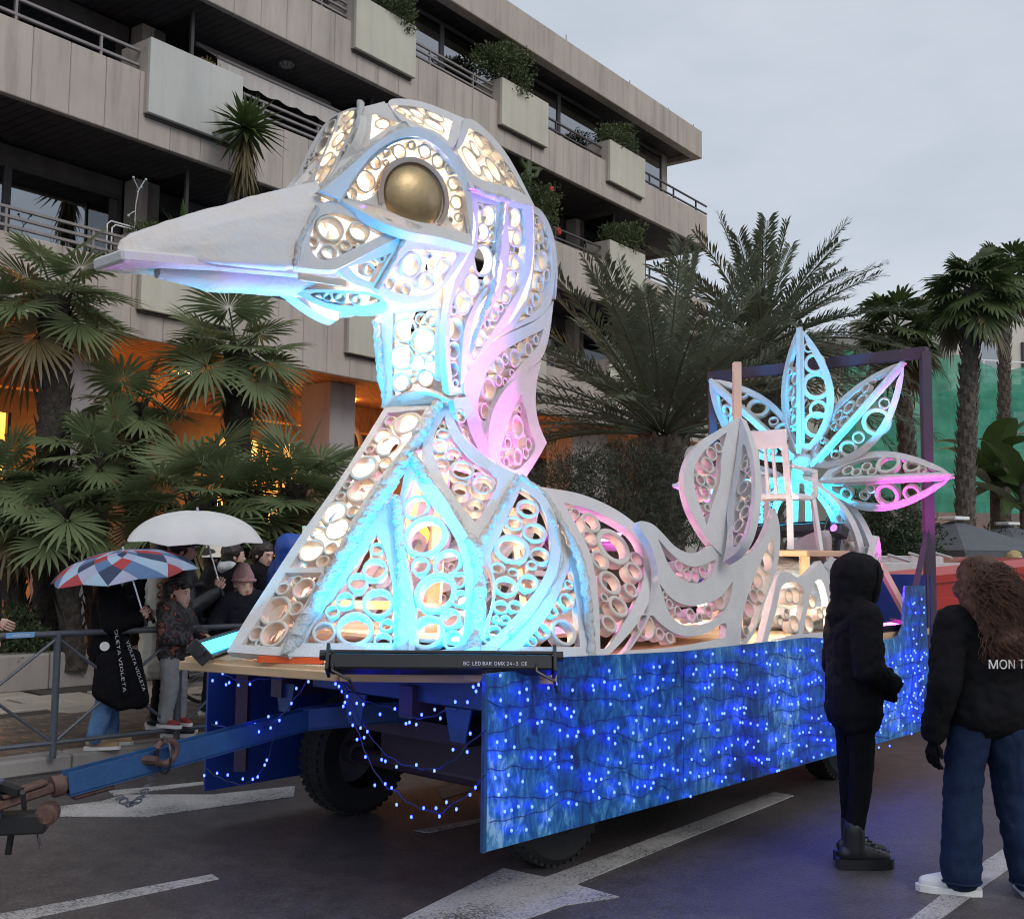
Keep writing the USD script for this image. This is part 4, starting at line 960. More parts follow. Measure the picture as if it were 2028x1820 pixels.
rearpl = Plane([fv(1505, 1290, 1.2), fv(1640, 1275, 1.2), fv(1620, 1120, 1.12), fv(1530, 1120, 1.12)])
panel(rearpl, [(1505, 1288), (1505, 1288), (1530, 1190), (1540, 1135), (1560, 1130), (1580, 1146), (1600, 1138), (1625, 1110), (1625, 1110), (1650, 1150), (1660, 1272), (1660, 1272)],
      [[(1520, 1270), (1520, 1270), (1540, 1200), (1548, 1150), (1600, 1156), (1580, 1255), (1580, 1255)], [(1590, 1255), (1590, 1255), (1608, 1160), (1625, 1140), (1640, 1180), (1645, 1250), (1645, 1250)]],
      [(x, y, r) for (x, y), r in zip([(1545, 1228), (1562, 1180), (1560, 1215), (1610, 1190), (1625, 1215)], (12, 15, 11, 15, 11))], name="wing_panel", rmax=.06, wall=.76)
# foam seams, lumpy beads of filler along the joints
def seam(pts, r, dvs):
    p = np.array([fv(x, y, d) for (x, y), d in zip(pts, dvs)])
    L = np.r_[0, np.cumsum(np.linalg.norm(np.diff(p, axis=0), axis=1))]
    n = max(8, int(L[-1] / .02))
    q = np.stack([np.interp(np.linspace(0, L[-1], n), L, p[:, k]) for k in range(3)], 1)
    v, f = tube(q, r * (.8 + .5 * meshkit.noise(q * 9)), 10)
    v = v + (np.stack([meshkit.fbm(v * 38, 3, s) for s in (1, 2, 3)], 1) - .5) * r * 1.5
    put("filler_seam", (v, f), "rough_foam", SWAN, smooth=60)
seam([(565, 1300), (650, 1150), (720, 1030), (790, 930), (866, 800)], .035, (.17, .18, .19, .2, .17))
seam([(816, 900), (850, 960), (890, 1010), (920, 1060), (944, 1090), (950, 1160), (945, 1240), (930, 1300)], .03, (.22, .35, .5, .62, .74, .82, .93, 1.0))
seam([(944, 1088), (985, 1020), (1025, 944)], .022, (.72, .66, .61))
seam([(785, 985), (795, 1100), (797, 1300)], .026, (.24, .38, .6))
seam([(1030, 945), (1080, 985), (1120, 1050), (1150, 1110), (1165, 1200), (1172, 1305)], .022, (.62, .74, .9, 1.0, 1.1, 1.17))
seam([(1065, 965), (1100, 1040), (1112, 1110), (1085, 1170), (1010, 1260)], .014, (.68, .88, .98, 1.0, 1.04))
seam([(744, 632), (752, 720), (764, 806)], .022, (-.15, -.15, -.16))
seam([(872, 610), (882, 700), (893, 796)], .02, (.2, .21, .22))
seam([(995, 400), (985, 500), (975, 580), (950, 640), (930, 700)], .018, (.38, .36, .34, .28, .24))
seam([(638, 380), (690, 330), (740, 290), (806, 250)], .02, (.2, .25, .29, .31))
seam([(714, 206), (712, 230), (704, 280)], .02, (.1, .15, .18))
seam([(936, 374), (960, 385), (1008, 398)], .02, (.42, .41, .38))
seam([(746, 575), (780, 515), (808, 464)], .014, (.31, .37, .43))
seam([(585, 530), (592, 480), (628, 412)], .012, (.25, .24, .22))
seam([(1100, 1312), (1180, 1316), (1300, 1302), (1462, 1292)], .018, (1.18, 1.2, 1.2, 1.2))

# timber battens inside
for a, b in (((4.2, -.05, 1.12), (4.42, .02, 2.5)), ((4.2, .3, 1.12), (4.5, .1, 2.5)), ((4.6, .7, 1.12), (4.6, .55, 1.9)), ((5.0, -.6, 1.12), (5.0, -.5, 1.9)), ((4.0, -.3, 1.35), (4.3, .4, 1.35)), ((4.1, -.7, 1.12), (4.1, -.7, 1.8)), ((5.6, .9, 1.12), (5.6, .8, 1.7)), ((4.5, 0, 2.4), (4.5, 0, 3.6))):
    put("batten", bar(W(*a), W(*b), .07, .045), "wood", SWAN)
put("inner_board", obox(W(5.2, 0, 1.20), FUx * 1.3, FVx * .8, (0, 0, .01)), "wood_pale", SWAN)
# ---------------------------------------------------------------- tail fan of folded leaf petals
FAN = thing("tail_fan", "fan of seven pierced white petals lit cyan and magenta at the rear of the float", "sculpture", W(8.6, 0, 1.1))
def petal(base, tip, wl, wr, us, rl=(), rr=(), **kw):
    """A folded leaf: two pierced halves either side of a midrib. Widths in picture units on the left and right of the base-tip line; us: u of midrib, left edge, right edge."""
    b, t = np.array(base, float), np.array(tip, float)
    d = t - b; L = np.linalg.norm(d); d /= L
    for side, w, ue, rings in ((-1, wl, us[1], rl), (1, wr, us[2], rr)):
        nrm = np.array([-d[1], d[0]]) * side
        s = np.linspace(0, 1, 15)
        prof = w * np.sin(np.pi * s ** .86) ** .8
        outer = [tuple(b + d * L * a + nrm * p) for a, p in zip(s, prof)]
        mid = b + d * L * .5
        pl = Plane([fu(*b, us[0]), fu(*t, us[0] + .02), fu(*(mid + nrm * w), ue)])
        rimw, rib = max(8.5, .215 * w), max(5, .15 * w)
        s2 = np.linspace(.10, .93, 13)
        prof2 = np.interp(s2, s, prof) - rimw
        op = [tuple(b + d * L * a + nrm * max(rib + .5, p)) for a, p in zip(s2, prof2)] + [tuple(b + d * L * a + nrm * rib) for a in s2[::-1]]
        rp = [(*(b + d * L * a + nrm * (w * q)), r) for a, q, r in rings]
        panel(pl, outer + [tuple(t), tuple(b)], [op], rp, name="petal", both=False, t=FAN, thick=.035, smooth=False, wall=kw.get("wall", .62), rmin=.02, rmax=.075)
    put("midrib", bar(fu(*(b + d * 4), us[0] - .02), fu(*(t - d * 3), us[0]), .035, .03), "white_foam", FAN)
petal((1583, 905), (1582, 647), 36, 70, (8.50, 8.72, 8.66), ((.82, .45, 6), (.66, .5, 8), (.5, .5, 14), (.35, .5, 8), (.22, .5, 7)), ((.84, .28, 10), (.72, .45, 20), (.55, .5, 28), (.37, .55, 18), (.25, .5, 26), (.12, .42, 12)))
petal((1605, 925), (1790, 716), 46, 66, (8.48, 8.70, 8.62), ((.85, .45, 10), (.68, .5, 11), (.5, .5, 15), (.33, .45, 9), (.2, .4, 7)), ((.86, .35, 9), (.74, .5, 18), (.55, .6, 28), (.38, .5, 12), (.27, .5, 17), (.14, .4, 9)))
petal((1620, 955), (1888, 942), 56, 64, (8.46, 8.66, 8.58), ((.86, .42, 11), (.7, .5, 19), (.52, .55, 24), (.36, .5, 11), (.22, .4, 12)), ((.84, .42, 14), (.68, .5, 17), (.5, .52, 24), (.33, .5, 10), (.2, .42, 13)))
petal((1578, 908), (1404, 751), 62, 50, (8.55, 8.74, 8.70), ((.8, .5, 12), (.6, .5, 16), (.4, .5, 14), (.2, .42, 9)), ((.86, .4, 8), (.72, .5, 12), (.54, .5, 22), (.36, .5, 10), (.24, .5, 19), (.12, .45, 12)))
petal((1560, 948), (1331, 962), 48, 36, (8.55, 8.70, 8.70))
petal((1560, 960), (1385, 1065), 40, 32, (8.6, 8.72, 8.72))
def fuplane(*p): return Plane([fu(x, y, u) for x, y, u in p])
arcs = [z12((812, 845), (812, 845), (860, 832), (960, 868), (1060, 945), (1150, 1065), (1200, 1200), (1205, 1310), (1205, 1310), (1130, 1300), (1110, 1160), (1050, 1015), (960, 915), (870, 850)),
        z12((808, 850), (808, 850), (860, 858), (955, 920), (1045, 1020), (1105, 1165), (1122, 1310), (1122, 1310), (1000, 1310), (1000, 1310), (998, 1160), (958, 1015), (885, 920))]
ops = [z12((905, 865), (980, 905), (1060, 985), (1130, 1090), (1175, 1220), (1185, 1285), (1150, 1280), (1130, 1150), (1070, 1010), (980, 905)), z12((845, 872), (910, 905), (1000, 1000), (1070, 1110), (1098, 1230), (1104, 1290), (1030, 1290), (1028, 1150), (985, 1010), (905, 915))]
panel(fuplane((1605, 950, 8.45), (1735, 1110, 8.2), (1680, 1010, 8.5)), arcs[0], [ops[0]], name="petal", both=False, t=FAN, rmax=.05)
panel(fuplane((1585, 950, 8.40), (1690, 1120, 8.15), (1640, 1010, 8.25)), arcs[1], [ops[1]], [(x, y, r) for (x, y), r in zip(z12((880, 890), (935, 945), (975, 995), (1010, 1045), (1030, 1085), (1035, 1135), (1045, 1190), (1055, 1250)), (9, 9, 9, 10, 10, 11, 12, 13))], name="petal", both=False, t=FAN, rmax=.05)
panel(fuplane((1740, 1070, 8.3), (1745, 1100, 8.3), (1700, 1250, 8.0), (1725, 1160, 8.1)), z12((1207, 1132), (1207, 1132), (1222, 1210), (1205, 1400), (1165, 1540), (1135, 1600), (1135, 1600), (1140, 1440), (1165, 1280)),
      [z12((1200, 1190), (1208, 1250), (1190, 1400), (1158, 1500), (1155, 1440), (1180, 1290))], name="petal", both=False, t=FAN, rmax=.04)
# pink shell seat side: a hollow curved sheet
sp = z12((715, 1290), (745, 1200), (830, 1125), (940, 1100), (975, 1110), (972, 1230), (900, 1290), (830, 1332), (755, 1325))
plS = fuplane((1545, 1125, 7.75), (1645, 1060, 7.9), (1640, 1100, 7.9), (1570, 1140, 7.75))
g = poly(plS, sp)
sv = extrude(g, .02, 0)
tm = trimesh.Trimesh(*sv, process=True).subdivide().subdivide().subdivide()
q = np.array(tm.vertices)
rel = (q[:, :2] - np.array(g.centroid.coords[0])) / np.ptp(q[:, :2], axis=0)
q[:, 2] -= .10 * (1 - np.clip((rel ** 2).sum(1) * 4, 0, 1))
put("shell", (plS.to3(q), np.array(tm.faces)), "white_foam", FAN, smooth=40)
put("hub", ball(fu(1592, 925, 8.5), (.10, .06, .12)), "rough_foam", FAN, smooth=True)
for a, b in ((W(8.62, .05, 1.1), fu(1583, 720, 8.8)), (W(8.7, .2, 1.1), fu(1600, 930, 8.6)), (W(8.2, .8, 1.1), fu(1740, 1115, 8.3)), (fu(1740, 1115, 8.45), W(8.75, 1.05, 1.12)), (W(8.4, -.3, 1.1), fu(1560, 930, 8.6))):
    put("prop", bar(a, b, .05), "wood_pale", FAN)

# rings: the largest 300 of each thing as its own pieces, the rest together
for t in (SWAN, FAN):
    mine = sorted([r for r in RINGS if r[2] is t], key=lambda r: -r[0])
    for _, m, _, path in mine[:300]:
        put("ring", m, "ringcut", (t, path), smooth=40)
    if mine[300:]:
        put("small_rings", [m for _, m, _, _ in mine[300:]], "ringcut", t, smooth=40, kind="stuff")

# ---------------------------------------------------------------- lamps of the float
def spot(c, aim, col, power, cone=28, r=.012):
    """One narrow-beam LED of a flood lamp."""
    path = numbered("/World/lamp_beam")
    L = UsdLux.SphereLight.Define(stage, path)
    L.CreateRadiusAttr(r); L.CreateIntensityAttr(float(power)); L.CreateColorAttr(Gf.Vec3f(*col)); L.CreateNormalizeAttr(True)
    sh = UsdLux.ShapingAPI.Apply(L.GetPrim()); sh.CreateShapingConeAngleAttr(float(cone)); sh.CreateShapingConeSoftnessAttr(.6)
    d = np.asarray(c, float) - np.asarray(aim, float); d /= np.linalg.norm(d)
    m = Gf.Matrix4d().SetRotate(Gf.Rotation(Gf.Vec3d(0, 0, 1), Gf.Vec3d(*map(float, d))))
    m.SetTranslateOnly(Gf.Vec3d(*map(float, c)))
    UsdGeom.Xformable(L).AddTransformOp().Set(m)

def lampmesh(name, c, r, col, s):
    k = f"lamp_{len(_lampm)}"; _lampm.append(k)
    MT[k] = emit(k, col, s)
    put(name, ball(c, r, 1), k, SWAN)
_lampm = []
WARM = (1.0, .72, .42)
for c, r, s in ((W(3.9, .0, 3.68), .06, 200), (W(4.25, .0, 3.85), .05, 170), (W(4.3, .02, 3.35), .06, 150), (W(4.45, .0, 2.75), .05, 70), (W(3.8, .0, 1.7), .06, 200), (W(4.2, .05, 2.15), .05, 170)):
    lampmesh("warm_lamp", c, r, WARM, s)
for c, r, s in ((W(6.2, .75, 1.35), .05, 120), (W(6.9, .85, 1.4), .05, 120), (W(7.0, .98, 1.25), .04, 60), (W(4.4, .35, 1.35), .05, 200)):
    lampmesh("warm_lamp", c, r, (1.0, .80, .55), s)
for c, r, s in ((W(5.25, .5, 1.45), .06, 100), (W(4.8, -.1, 1.8), .05, 60)):
    lampmesh("pink_lamp", c, r, (1.0, .18, .85), s)

def ledbar(label, a, b, aim, col, s, w=.09, h=.13, beams=4, power=100, cone=30, wide=None):
    """A long black flood bar from a to b whose lens faces aim."""
    a, b, aim = (np.asarray(k, float) for k in (a, b, aim))
    d = (b - a) / np.linalg.norm(b - a); c = (a + b) / 2
    n = aim - c; n -= d * np.dot(n, d); n /= np.linalg.norm(n)
    sdir = np.cross(d, n); L = np.linalg.norm(b - a) / 2
    t = thing("led_bar", label, "stage light", c)
    hs = put("housing", [cbox(c - n * h * .32, d * L, sdir * w / 2, n * h * .3, .008), cbox(c + sdir * (w / 2 + .002), d * L, sdir * .006, n * h * .06, .003), cbox(c - sdir * (w / 2 + .002), d * L, sdir * .006, n * h * .06, .003), cbox(c - sdir * (w / 2 + .002) - n * h * .4, d * L, sdir * .006, n * h * .06, .003)], "black_metal", t)
    for e in (-1, 1):
        put("end_cap", cbox(c + d * (L + .008) * e - n * h * .2, d * .008, sdir * (w / 2 + .012), n * (h * .5), .006), "black", t)
        put("clamp_knob", tube([c + d * (L + .016) * e, c + d * (L + .05) * e], .025, 10), "black", t)
    k = f"led_lens_{len(_lampm)}"; _lampm.append(k)
    MT[k] = emit(k, col, s)
    for q in (np.linspace(-.75, .7, 3) if wide else ()):
        spot(c + d * L * q + n * .05, wide[0] + d * L * q * .6, col, wide[1] / 3, wide[2])
    for q in (np.linspace(-.8, .8, beams) if beams else ()):
        spot(c + d * L * q + n * .05, aim + d * L * q * .6, col, power / beams, cone)
    put("lens", obox(c + n * .004, d * (L - .02), sdir * (w * .36), n * .003), k, t)
    return t, c, d, n, sdir
CY_ = (0.0, 0.42, 1.0)
b1, c1, d1, n1, s1 = ledbar("long black LED bar lying across the front right of the deck, below the cyan breast", onz(655, 1297, 1.165), onz(1094, 1300, 1.165), W(4.2, .5, 2.6), CY_, 20, power=85, cone=28, wide=(W(4.2, .45, 1.95), 60, 56))
tm = meshkit.text_mesh("BC  LED BAR  DMX 24-3  CE", .016, .001)
tv = np.array(tm.vertices)
fd = np.cross(d1, [0, 0, 1.0]); fd /= np.linalg.norm(fd)
if np.dot(fd, EYE - c1) < 0: fd = -fd
tc = c1 + d1 * .10 + fd * .068 + np.array([0, 0, -.035])
put("lettering", (tc + tv[:, :1] * d1 * (1 if d1[0] > 0 else -1) + tv[:, 1:2] * np.array([0, 0, 1.0]) + tv[:, 2:3] * fd, tm.faces), "white_print", b1)
for k, x in enumerate((-.50, .44)):
    q = c1 + d1 * x + fd * .06
    put("cable", tube([q + np.array([0, 0, -.03]), q + fd * .05 + np.array([0, 0, -.06]), q + d1 * .08 + fd * .05 + np.array([0, 0, -.1]), q + d1 * .1 + np.array([0, 0, -.16])], .008, 6), "black", b1)
ledbar("short LED bar with a glowing cyan lens on the front left corner of the deck", onz(400, 1287, 1.15), onz(486, 1258, 1.15), onz(455, 1262, 1.16) + np.array([.75, -.75, .70]), (.06, .60, 1.0), 4, w=.10, h=.075, power=0, cone=38, wide=(W(3.75, .0, 2.9), 80, 36))
ledbar("LED bar behind the white plastic chair, lighting the tail fan cyan from below", fu(1492, 1046, 8.05), fu(1640, 1040, 8.05), W(8.55, .1, 2.6), (0.0, .50, 1.0), 25, power=95, cone=62)
ledbar("pink LED bar on the swan's back aimed at its mane", W(5.35, .15, 1.75), W(5.35, .75, 1.75), W(4.55, .3, 2.5), (.85, .10, 1.0), 40, power=60, cone=35)
ledbar("magenta LED bar at the rear right corner below the lowest petal", W(7.9, 1.12, 1.14), W(8.3, 1.12, 1.14), fu(1830, 975, 8.5), (1.0, .04, .80), 20, power=55, cone=30)
ledbar("magenta LED bar at the rear left corner of the float", W(8.3, -1.0, 1.2), W(8.7, -.9, 1.2), W(8.6, -.8, 2.3), (1.0, .05, .75), 40, power=40, cone=35)

fx0 = fu(1652, 1046, 7.9)
cl = thing("clamp_lamp", "small black clamp lamp on the pink shell's corner, aimed at the swan's mane", "stage light", fx0)
aim_ = W(4.5, .35, 3.2); dn = (aim_ - fx0) / np.linalg.norm(aim_ - fx0)
put("housing", cbox(fx0 - dn * .06, dn * .06, np.cross(dn, [0, 0, 1.0]) * .06, np.cross(np.cross(dn, [0, 0, 1.0]), dn) * .05, .01), "black", cl)
put("yoke", bar(fx0 - dn * .06 + (0, 0, -.05), fx0 - dn * .02 + (0, 0, -.22), .03), "black", cl)
MT["clamp_lens"] = emit("clamp_lens", (.6, .3, 1.0), 1.2)
put("lens", lathe([(0, 0), (.03, 0), (.03, -.004), (0, -.004)], fx0 + dn * .008, 16, dn), "clamp_lens", cl)
spot(fx0 + dn * .06, W(4.75, .35, 3.25), (.20, .12, 1.0), 240, 12)
spot(fx0 + dn * .06, W(4.65, .3, 2.6), (.42, .05, 1.0), 240, 12)
spot(fx0 + dn * .06, W(4.75, .1, 2.15), (.85, .12, .85), 120, 10)

# ---------------------------------------------------------------- trailer
TR = thing("float_trailer", "flat carnival trailer with blue painted water boards, blue drawbar and wooden deck", "trailer", W(5, 0, 0))
def side(dv, pts, th=.018):
    pl = Plane([fv(960, 1688, dv), fv(1800, 1452, dv), fv(960, 1400, dv)])
    pl.o = FVx * (VC + dv) + FUx * 5; pl.n = FVx.copy(); pl.e1 = FUx.copy(); pl.e2 = np.array([0, 0, 1.0])
    g = Polygon([pl.to2(*p) for p in pts]).buffer(0)
    m = trimesh.creation.extrude_polygon(g, th, engine="earcut"); v = np.array(m.vertices)
    f = np.array(m.faces)
    return pl.o + v[:, :1] * pl.e1 + v[:, 1:2] * pl.e2 - v[:, 2:3] * pl.n, f[:, ::-1]
SD = 1.235
put("side_board", side(SD, [(957, 1688), (961, 1335), (1100, 1320), (1101, 1302), (1353, 1290), (1353.5, 1581)]), "skirt", TR, label="painted blue water board at the front near side")
put("side_board", side(SD, [(1354.2, 1581), (1354, 1290), (1600, 1262), (1726, 1268), (1768, 1265), (1782, 1258), (1789, 1240), (1793, 1160), (1832, 1160), (1846, 1441)]), "skirt", TR, label="painted blue water board at the rear near side")
put("edge_strip", bar(fv(957, 1688, SD), fv(961, 1335, SD), .02, .02, up=FUx), "blue_steel", TR)
put("side_board", obox(W(6.3, -1.18, .58), FUx * 2.55, FVx * .009, (0, 0, .37)), "blue_panel", TR, label="plain blue board on the far side")
put("rear_board", obox(W(8.83, 0, 1.05), FUx * .01, FVx * 1.18, (0, 0, .46)), "blue_panel", TR)
put("deck", obox(W(6.3, 0, 1.065), FUx * 2.5, FVx * 1.17, (0, 0, .025)), "wood", TR)
P1, P2, P3 = onz(366, 1303, 1.085), onz(676, 1324, 1.085), onz(1102, 1329, 1.085)
g = Polygon([P1[:2], P2[:2], P3[:2], W(4.0, 1.15, 0)[:2], W(4.0, -1.15, 0)[:2]]).buffer(0)
put("front_deck", sheet(g, 1.09, .02), "wood", TR)
put("front_plank", bar(P1 - (0, 0, .035), P2 - (0, 0, .035), .09, .045, ch=.004), "wood", TR)
put("front_plank", bar(P2 - (0, 0, .036), P3 - (0, 0, .036), .09, .042, ch=.004), "wood", TR)
put("orange_board", bar(onz(512, 1305, 1.108), onz(640, 1308, 1.108), .03, .03), "red_orange", TR)
put("front_post", bar(W(3.85, -.95, .35), W(3.85, -.95, 1.04), .07), "purple_steel", TR)
put("cross_beam", cbox(W(3.88, .45, .965), FUx * .04, FVx * .72, (0, 0, .065), .006), "blue_steel", TR)
for dv in (.12, .9, -.5):
    br = W(3.83, dv, 0)
    put("bracket", Manifold.hull_points(np.array([br + FVx * s * w + FUx * e + np.array([0, 0, z]) for s in (-1, 1) for e in (-.006, .006) for w, z in ((.09, .90), (.05, .74))])), "blue_steel", TR)
for dv in (-.55, .55):
    put("chassis_rail", obox(W(6.2, dv, .90), FUx * 2.4, FVx * .05, (0, 0, .08)), "purple_steel", TR)
for u in (4.64, 7.9):
    put("axle", tube([W(u, -.85, .36), W(u, .80, .36)], .05, 10), "purple_steel", TR)
    put("axle_frame", obox(W(u, 0, .66), FUx * .35, FVx * .5, (0, 0, .05)), "purple_steel", TR)
    put("axle_frame", obox(W(u, 0, .50), FUx * .05, FVx * .55, (0, 0, .12)), "purple_steel", TR)
    for dv, s in ((.78, 1), (-.86, -1)):
        R = .37
        c = W(u, dv, R)
        prof = [(R * .56, -.10), (R * .9, -.11), (R * .98, -.085), (R, -.05), (R, .05), (R * .98, .085), (R * .9, .11), (R * .56, .10)]
        w = put("wheel", lathe(prof, c, 40, FVx), "tyre", TR, smooth=35)
        put("rim", lathe([(.0, -.03), (.06, -.02), (.07, .05), (.12, .06), (R * .5, .03), (R * .57, .09)], c, 28, FVx * s), "hub", (TR, w), smooth=35)
        put("tread", [obox(c + (math.cos(a) * FUx + np.array([0, 0, math.sin(a)])) * R * .995 + FVx * o, FVx * .038, (-math.sin(a) * FUx + np.array([0, 0, math.cos(a)])) * .014, (math.cos(a) * FUx + np.array([0, 0, math.sin(a)])) * .008) for a in np.linspace(0, 2 * math.pi, 44, endpoint=False) for o in (-.05, .05)], "tyre", (TR, w), kind="stuff")
# drawbar
H0 = onz(132, 1572, .50); H1_ = onz(600, 1443, .68); HA = onz(836, 1405, .72); HB = onz(956, 1412, .72)
def channel(a, b, w=.09, h=.105):
    d = (b - a) / np.linalg.norm(b - a); s = np.cross(d, [0, 0, 1.0]); s /= np.linalg.norm(s); u = np.cross(s, d)
    return [bar(a, b, w, .012, up=u), bar(a + u * h / 2 - s * (w / 2 - .006) - u * .0, b + u * h / 2 - s * (w / 2 - .006), .012, h, up=u), bar(a + u * h / 2 + s * (w / 2 - .006), b + u * h / 2 + s * (w / 2 - .006), .012, h, up=u)]
db = put("drawbar", channel(H0, H1_ + (H1_ - H0) * .05) + channel(H1_, HA, .08, .11) + channel(H1_, HB, .08, .11), "blue_steel", TR)
dd = (H1_ - H0) / np.linalg.norm(H1_ - H0)
put("drawbar_eye", [bar(H0 - dd * .36 + (0, 0, .03), H0 - dd * .05 + (0, 0, .05), .055, .045, ch=.012), tube([H0 - dd * .07 + (0, 0, .05), H0 - dd * .02 + (0, 0, .05)], .05, 16), tube([H0 - dd * .03 + (0, 0, .05), H0 + dd * .06 + (0, 0, .05)], .036, 14), bar(H0 + dd * .02 + (0, 0, -.01), H0 + dd * .22 + (0, 0, -.01), .06, .05, ch=.012), bar(H0 - dd * .30 + (0, 0, .07), H0 - dd * .10 + (0, 0, .085), .075, .018, ch=.006)], "rust", (TR, db), smooth=40)
dside = np.cross(dd, [0, 0, 1.0]); dside /= np.linalg.norm(dside)
hk = onz(272, 1512, .60)
ringc = onz(328, 1489, .66)
put("shackle", [tube([ringc + dd * .055 * math.cos(a) + np.array([0, 0, .055 * math.sin(a)]) for a in np.linspace(-2.4, 2.6, 22)], .017, 8), tube([ringc - dd * .04 + (0, 0, -.03), hk + (0, 0, .02), hk - dd * .12 + (0, 0, -.04)], [.02, .03, .022], 8)], "rust", (TR, db), smooth=40)
put("cable_tie", tube([onz(325, 1492, .66) + dside * .075 * math.cos(a) + np.array([0, 0, .085 * math.sin(a) - .01]) for a in np.linspace(0, 6.28, 16)], .007, 6), "black", (TR, db))
ch0, ch1 = onz(238, 1580, .46), onz(300, 1540, .53)
lk = []
for k in range(10):
    s = k / 9
    p = ch0 * (1 - s) + ch1 * s + np.array([0, 0, -.07 * math.sin(math.pi * s)])
    e1 = dd if k % 2 else dd
    e2 = np.array([0, 0, 1.0]) if k % 2 else dside
    lk.append(tube([p + e1 * .021 * math.cos(a) + e2 * .011 * math.sin(a) for a in np.linspace(0, 2 * math.pi, 14, endpoint=False)], .0045, 6, closed=True))
put("safety_chain", lk, "iron_grey", (TR, db), kind="stuff")

TW = thing("tow_hitch", "black tow hitch coupled to the rusty drawbar eye at the left edge", "hitch", onz(30, 1640, .4))
h0, h1 = onz(-60, 1612, .44), onz(95, 1606, .44)
tdir = (h1 - h0) / np.linalg.norm(h1 - h0)
put("lower_jaw", cbox((h0 + h1) / 2 + (0, 0, -.045), (h1 - h0) / 2, np.cross(tdir, [0, 0, 1]) * .06, (0, 0, .045), .01), "black_metal", TW)
put("upper_jaw", [bar(h0 + (0, 0, .12), h1 + (0, 0, .10) - tdir * .12, .09, .02), bar(h0 + (0, 0, .17), onz(40, 1568, .55), .05, .03)], "black_metal", TW)
put("pivot_bolt", lathe([(0, -.07), (.022, -.07), (.022, -.05), (.05, -.045), (.05, .045), (.035, .05), (.035, .06), (0, .06)], h1 + (0, 0, -.01), 18, np.cross(tdir, [0, 0, 1.0])), "rust", TW, smooth=30)
put("lock_pin", tube([onz(24, 1640, .36), onz(16, 1690, .24)], .016, 8), "black_metal", TW)
put("lock_pin", tube([onz(45, 1568, .6), onz(48, 1600, .5)], .012, 8), "black_metal", TW)
put("jaw_plate", cbox((onz(-10, 1590, .5)), (.02, 0, 0), (0, .05, 0), (0, 0, .10), .005), "iron_grey", TW)
put("split_ring", tube([onz(62, 1622, .36) + np.array([.03 * math.cos(a), 0, .035 * math.sin(a)]) for a in np.linspace(0, 2 * math.pi, 18, endpoint=False)], .004, 6, closed=True), "steel", TW)
put("pin_chain", [tube([onz(66 + 2 * k, 1628 + 7 * k, .36 - .018 * k) + np.array([.007 * math.cos(a) * (1 if k % 2 else .4), .004, .011 * math.sin(a)]) for a in np.linspace(0, 6.28, 10, endpoint=False)], .0022, 5, closed=True) for k in range(8)], "iron_grey", TW, kind="stuff")

MF = thing("steel_gantry", "dark rectangular steel gantry standing at the rear of the float behind the tail fan", "gantry", W(8.85, 0, 1))
UR = 8.86
put("post", bar(fu(1411, 745, UR) , np.array([*fu(1411, 745, UR)[:2], 1.05]), .07), "purple_steel", MF)
pr = fu(1832, 697, UR)
put("post", bar(pr, np.array([*pr[:2], .9]), .075), "purple_steel", MF)
put("top_beam", bar(fu(1404, 747, UR) + (0, 0, .0), fu(1836, 698, UR), .07, .09), "purple_steel", MF)
put("brace", bar(np.array([*pr[:2], 1.9]), np.array([*pr[:2], 1.42]) - FVx * .35 * 0 - FUx * .28, .035), "purple_steel", MF)
wp = thing("wooden_post", "upright pale timber post behind the tall swan feather", "post", fv(1459, 1040, .75))
p0 = fv(1459, 718, .80)
put("timber", bar(np.array([*p0[:2], 1.1]), p0, .055, ch=.004), "wood_pale", wp)

chv = fu(1540, 985, 7.62) - np.array([0, 0, .4])
CH = thing("plastic_chair", "white plastic garden chair standing on the float in front of the tail fan", "chair", chv)
sz = 1.62
c0 = fu(1540, 985, 7.62); sz = c0[2]
leg = .40
sx, sy = FVx * .22, FUx * .20
put("seat", cbox(c0, sx, sy, (0, 0, .02), .015), "plastic_white", CH)
for i in (-1, 1):
    for j in (-1, 1):
        put("leg", bar(c0 + sx * i * .9 + sy * j * .9, c0 + sx * i * 1.05 + sy * j * 1.15 - (0, 0, leg), .045, .03), "plastic_white", CH)
bk0 = c0 - sy * .95
put("backrest", [cbox(bk0 + (0, 0, .42) - FUx * .06, FVx * .22, FUx * .012, (0, 0, .07), .03)] + [bar(bk0 + FVx * x, bk0 + FVx * x + (0, 0, .37) - FUx * .055, .022 if abs(x) < .2 else .05, .016, up=FUx) for x in (-.2, -.1, -.035, .035, .1, .2)], "plastic_white", CH)
for i in (-1, 1):
    put("armrest", [bar(bk0 + sx * i + (0, 0, .22), c0 + sx * i + sy * .9 + (0, 0, .20), .05, .02), bar(c0 + sx * i + sy * .9 + (0, 0, .2), c0 + sx * i + sy * .9, .04, .02, up=FUx)], "plastic_white", CH)
bl = thing("blanket", "crumpled pale blue blanket heaped below the plastic chair", "blanket", W(7.6, .55, 1.12))
bm = trimesh.creation.icosphere(4, 1.0); bv = np.array(bm.vertices)
bv = bv * (1 + .35 * (meshkit.fbm(bv * 2.4, 4) - .5))[:, None]
put("cloth", (W(7.7, .45, 1.36) + bv[:, :1] * FVx * .55 + bv[:, 1:2] * FUx * .35 + bv[:, 2:3] * np.array([0, 0, .27]), bm.faces), "blanket", bl, smooth=True)
ST = thing("chair_stand", "low timber stand carrying the white plastic chair", "stand", np.array([*c0[:2], 1.09]))
put("board", cbox(np.array([*c0[:2], sz - .425]), FUx * .34, FVx * .42, (0, 0, .022), .006), "wood", ST)
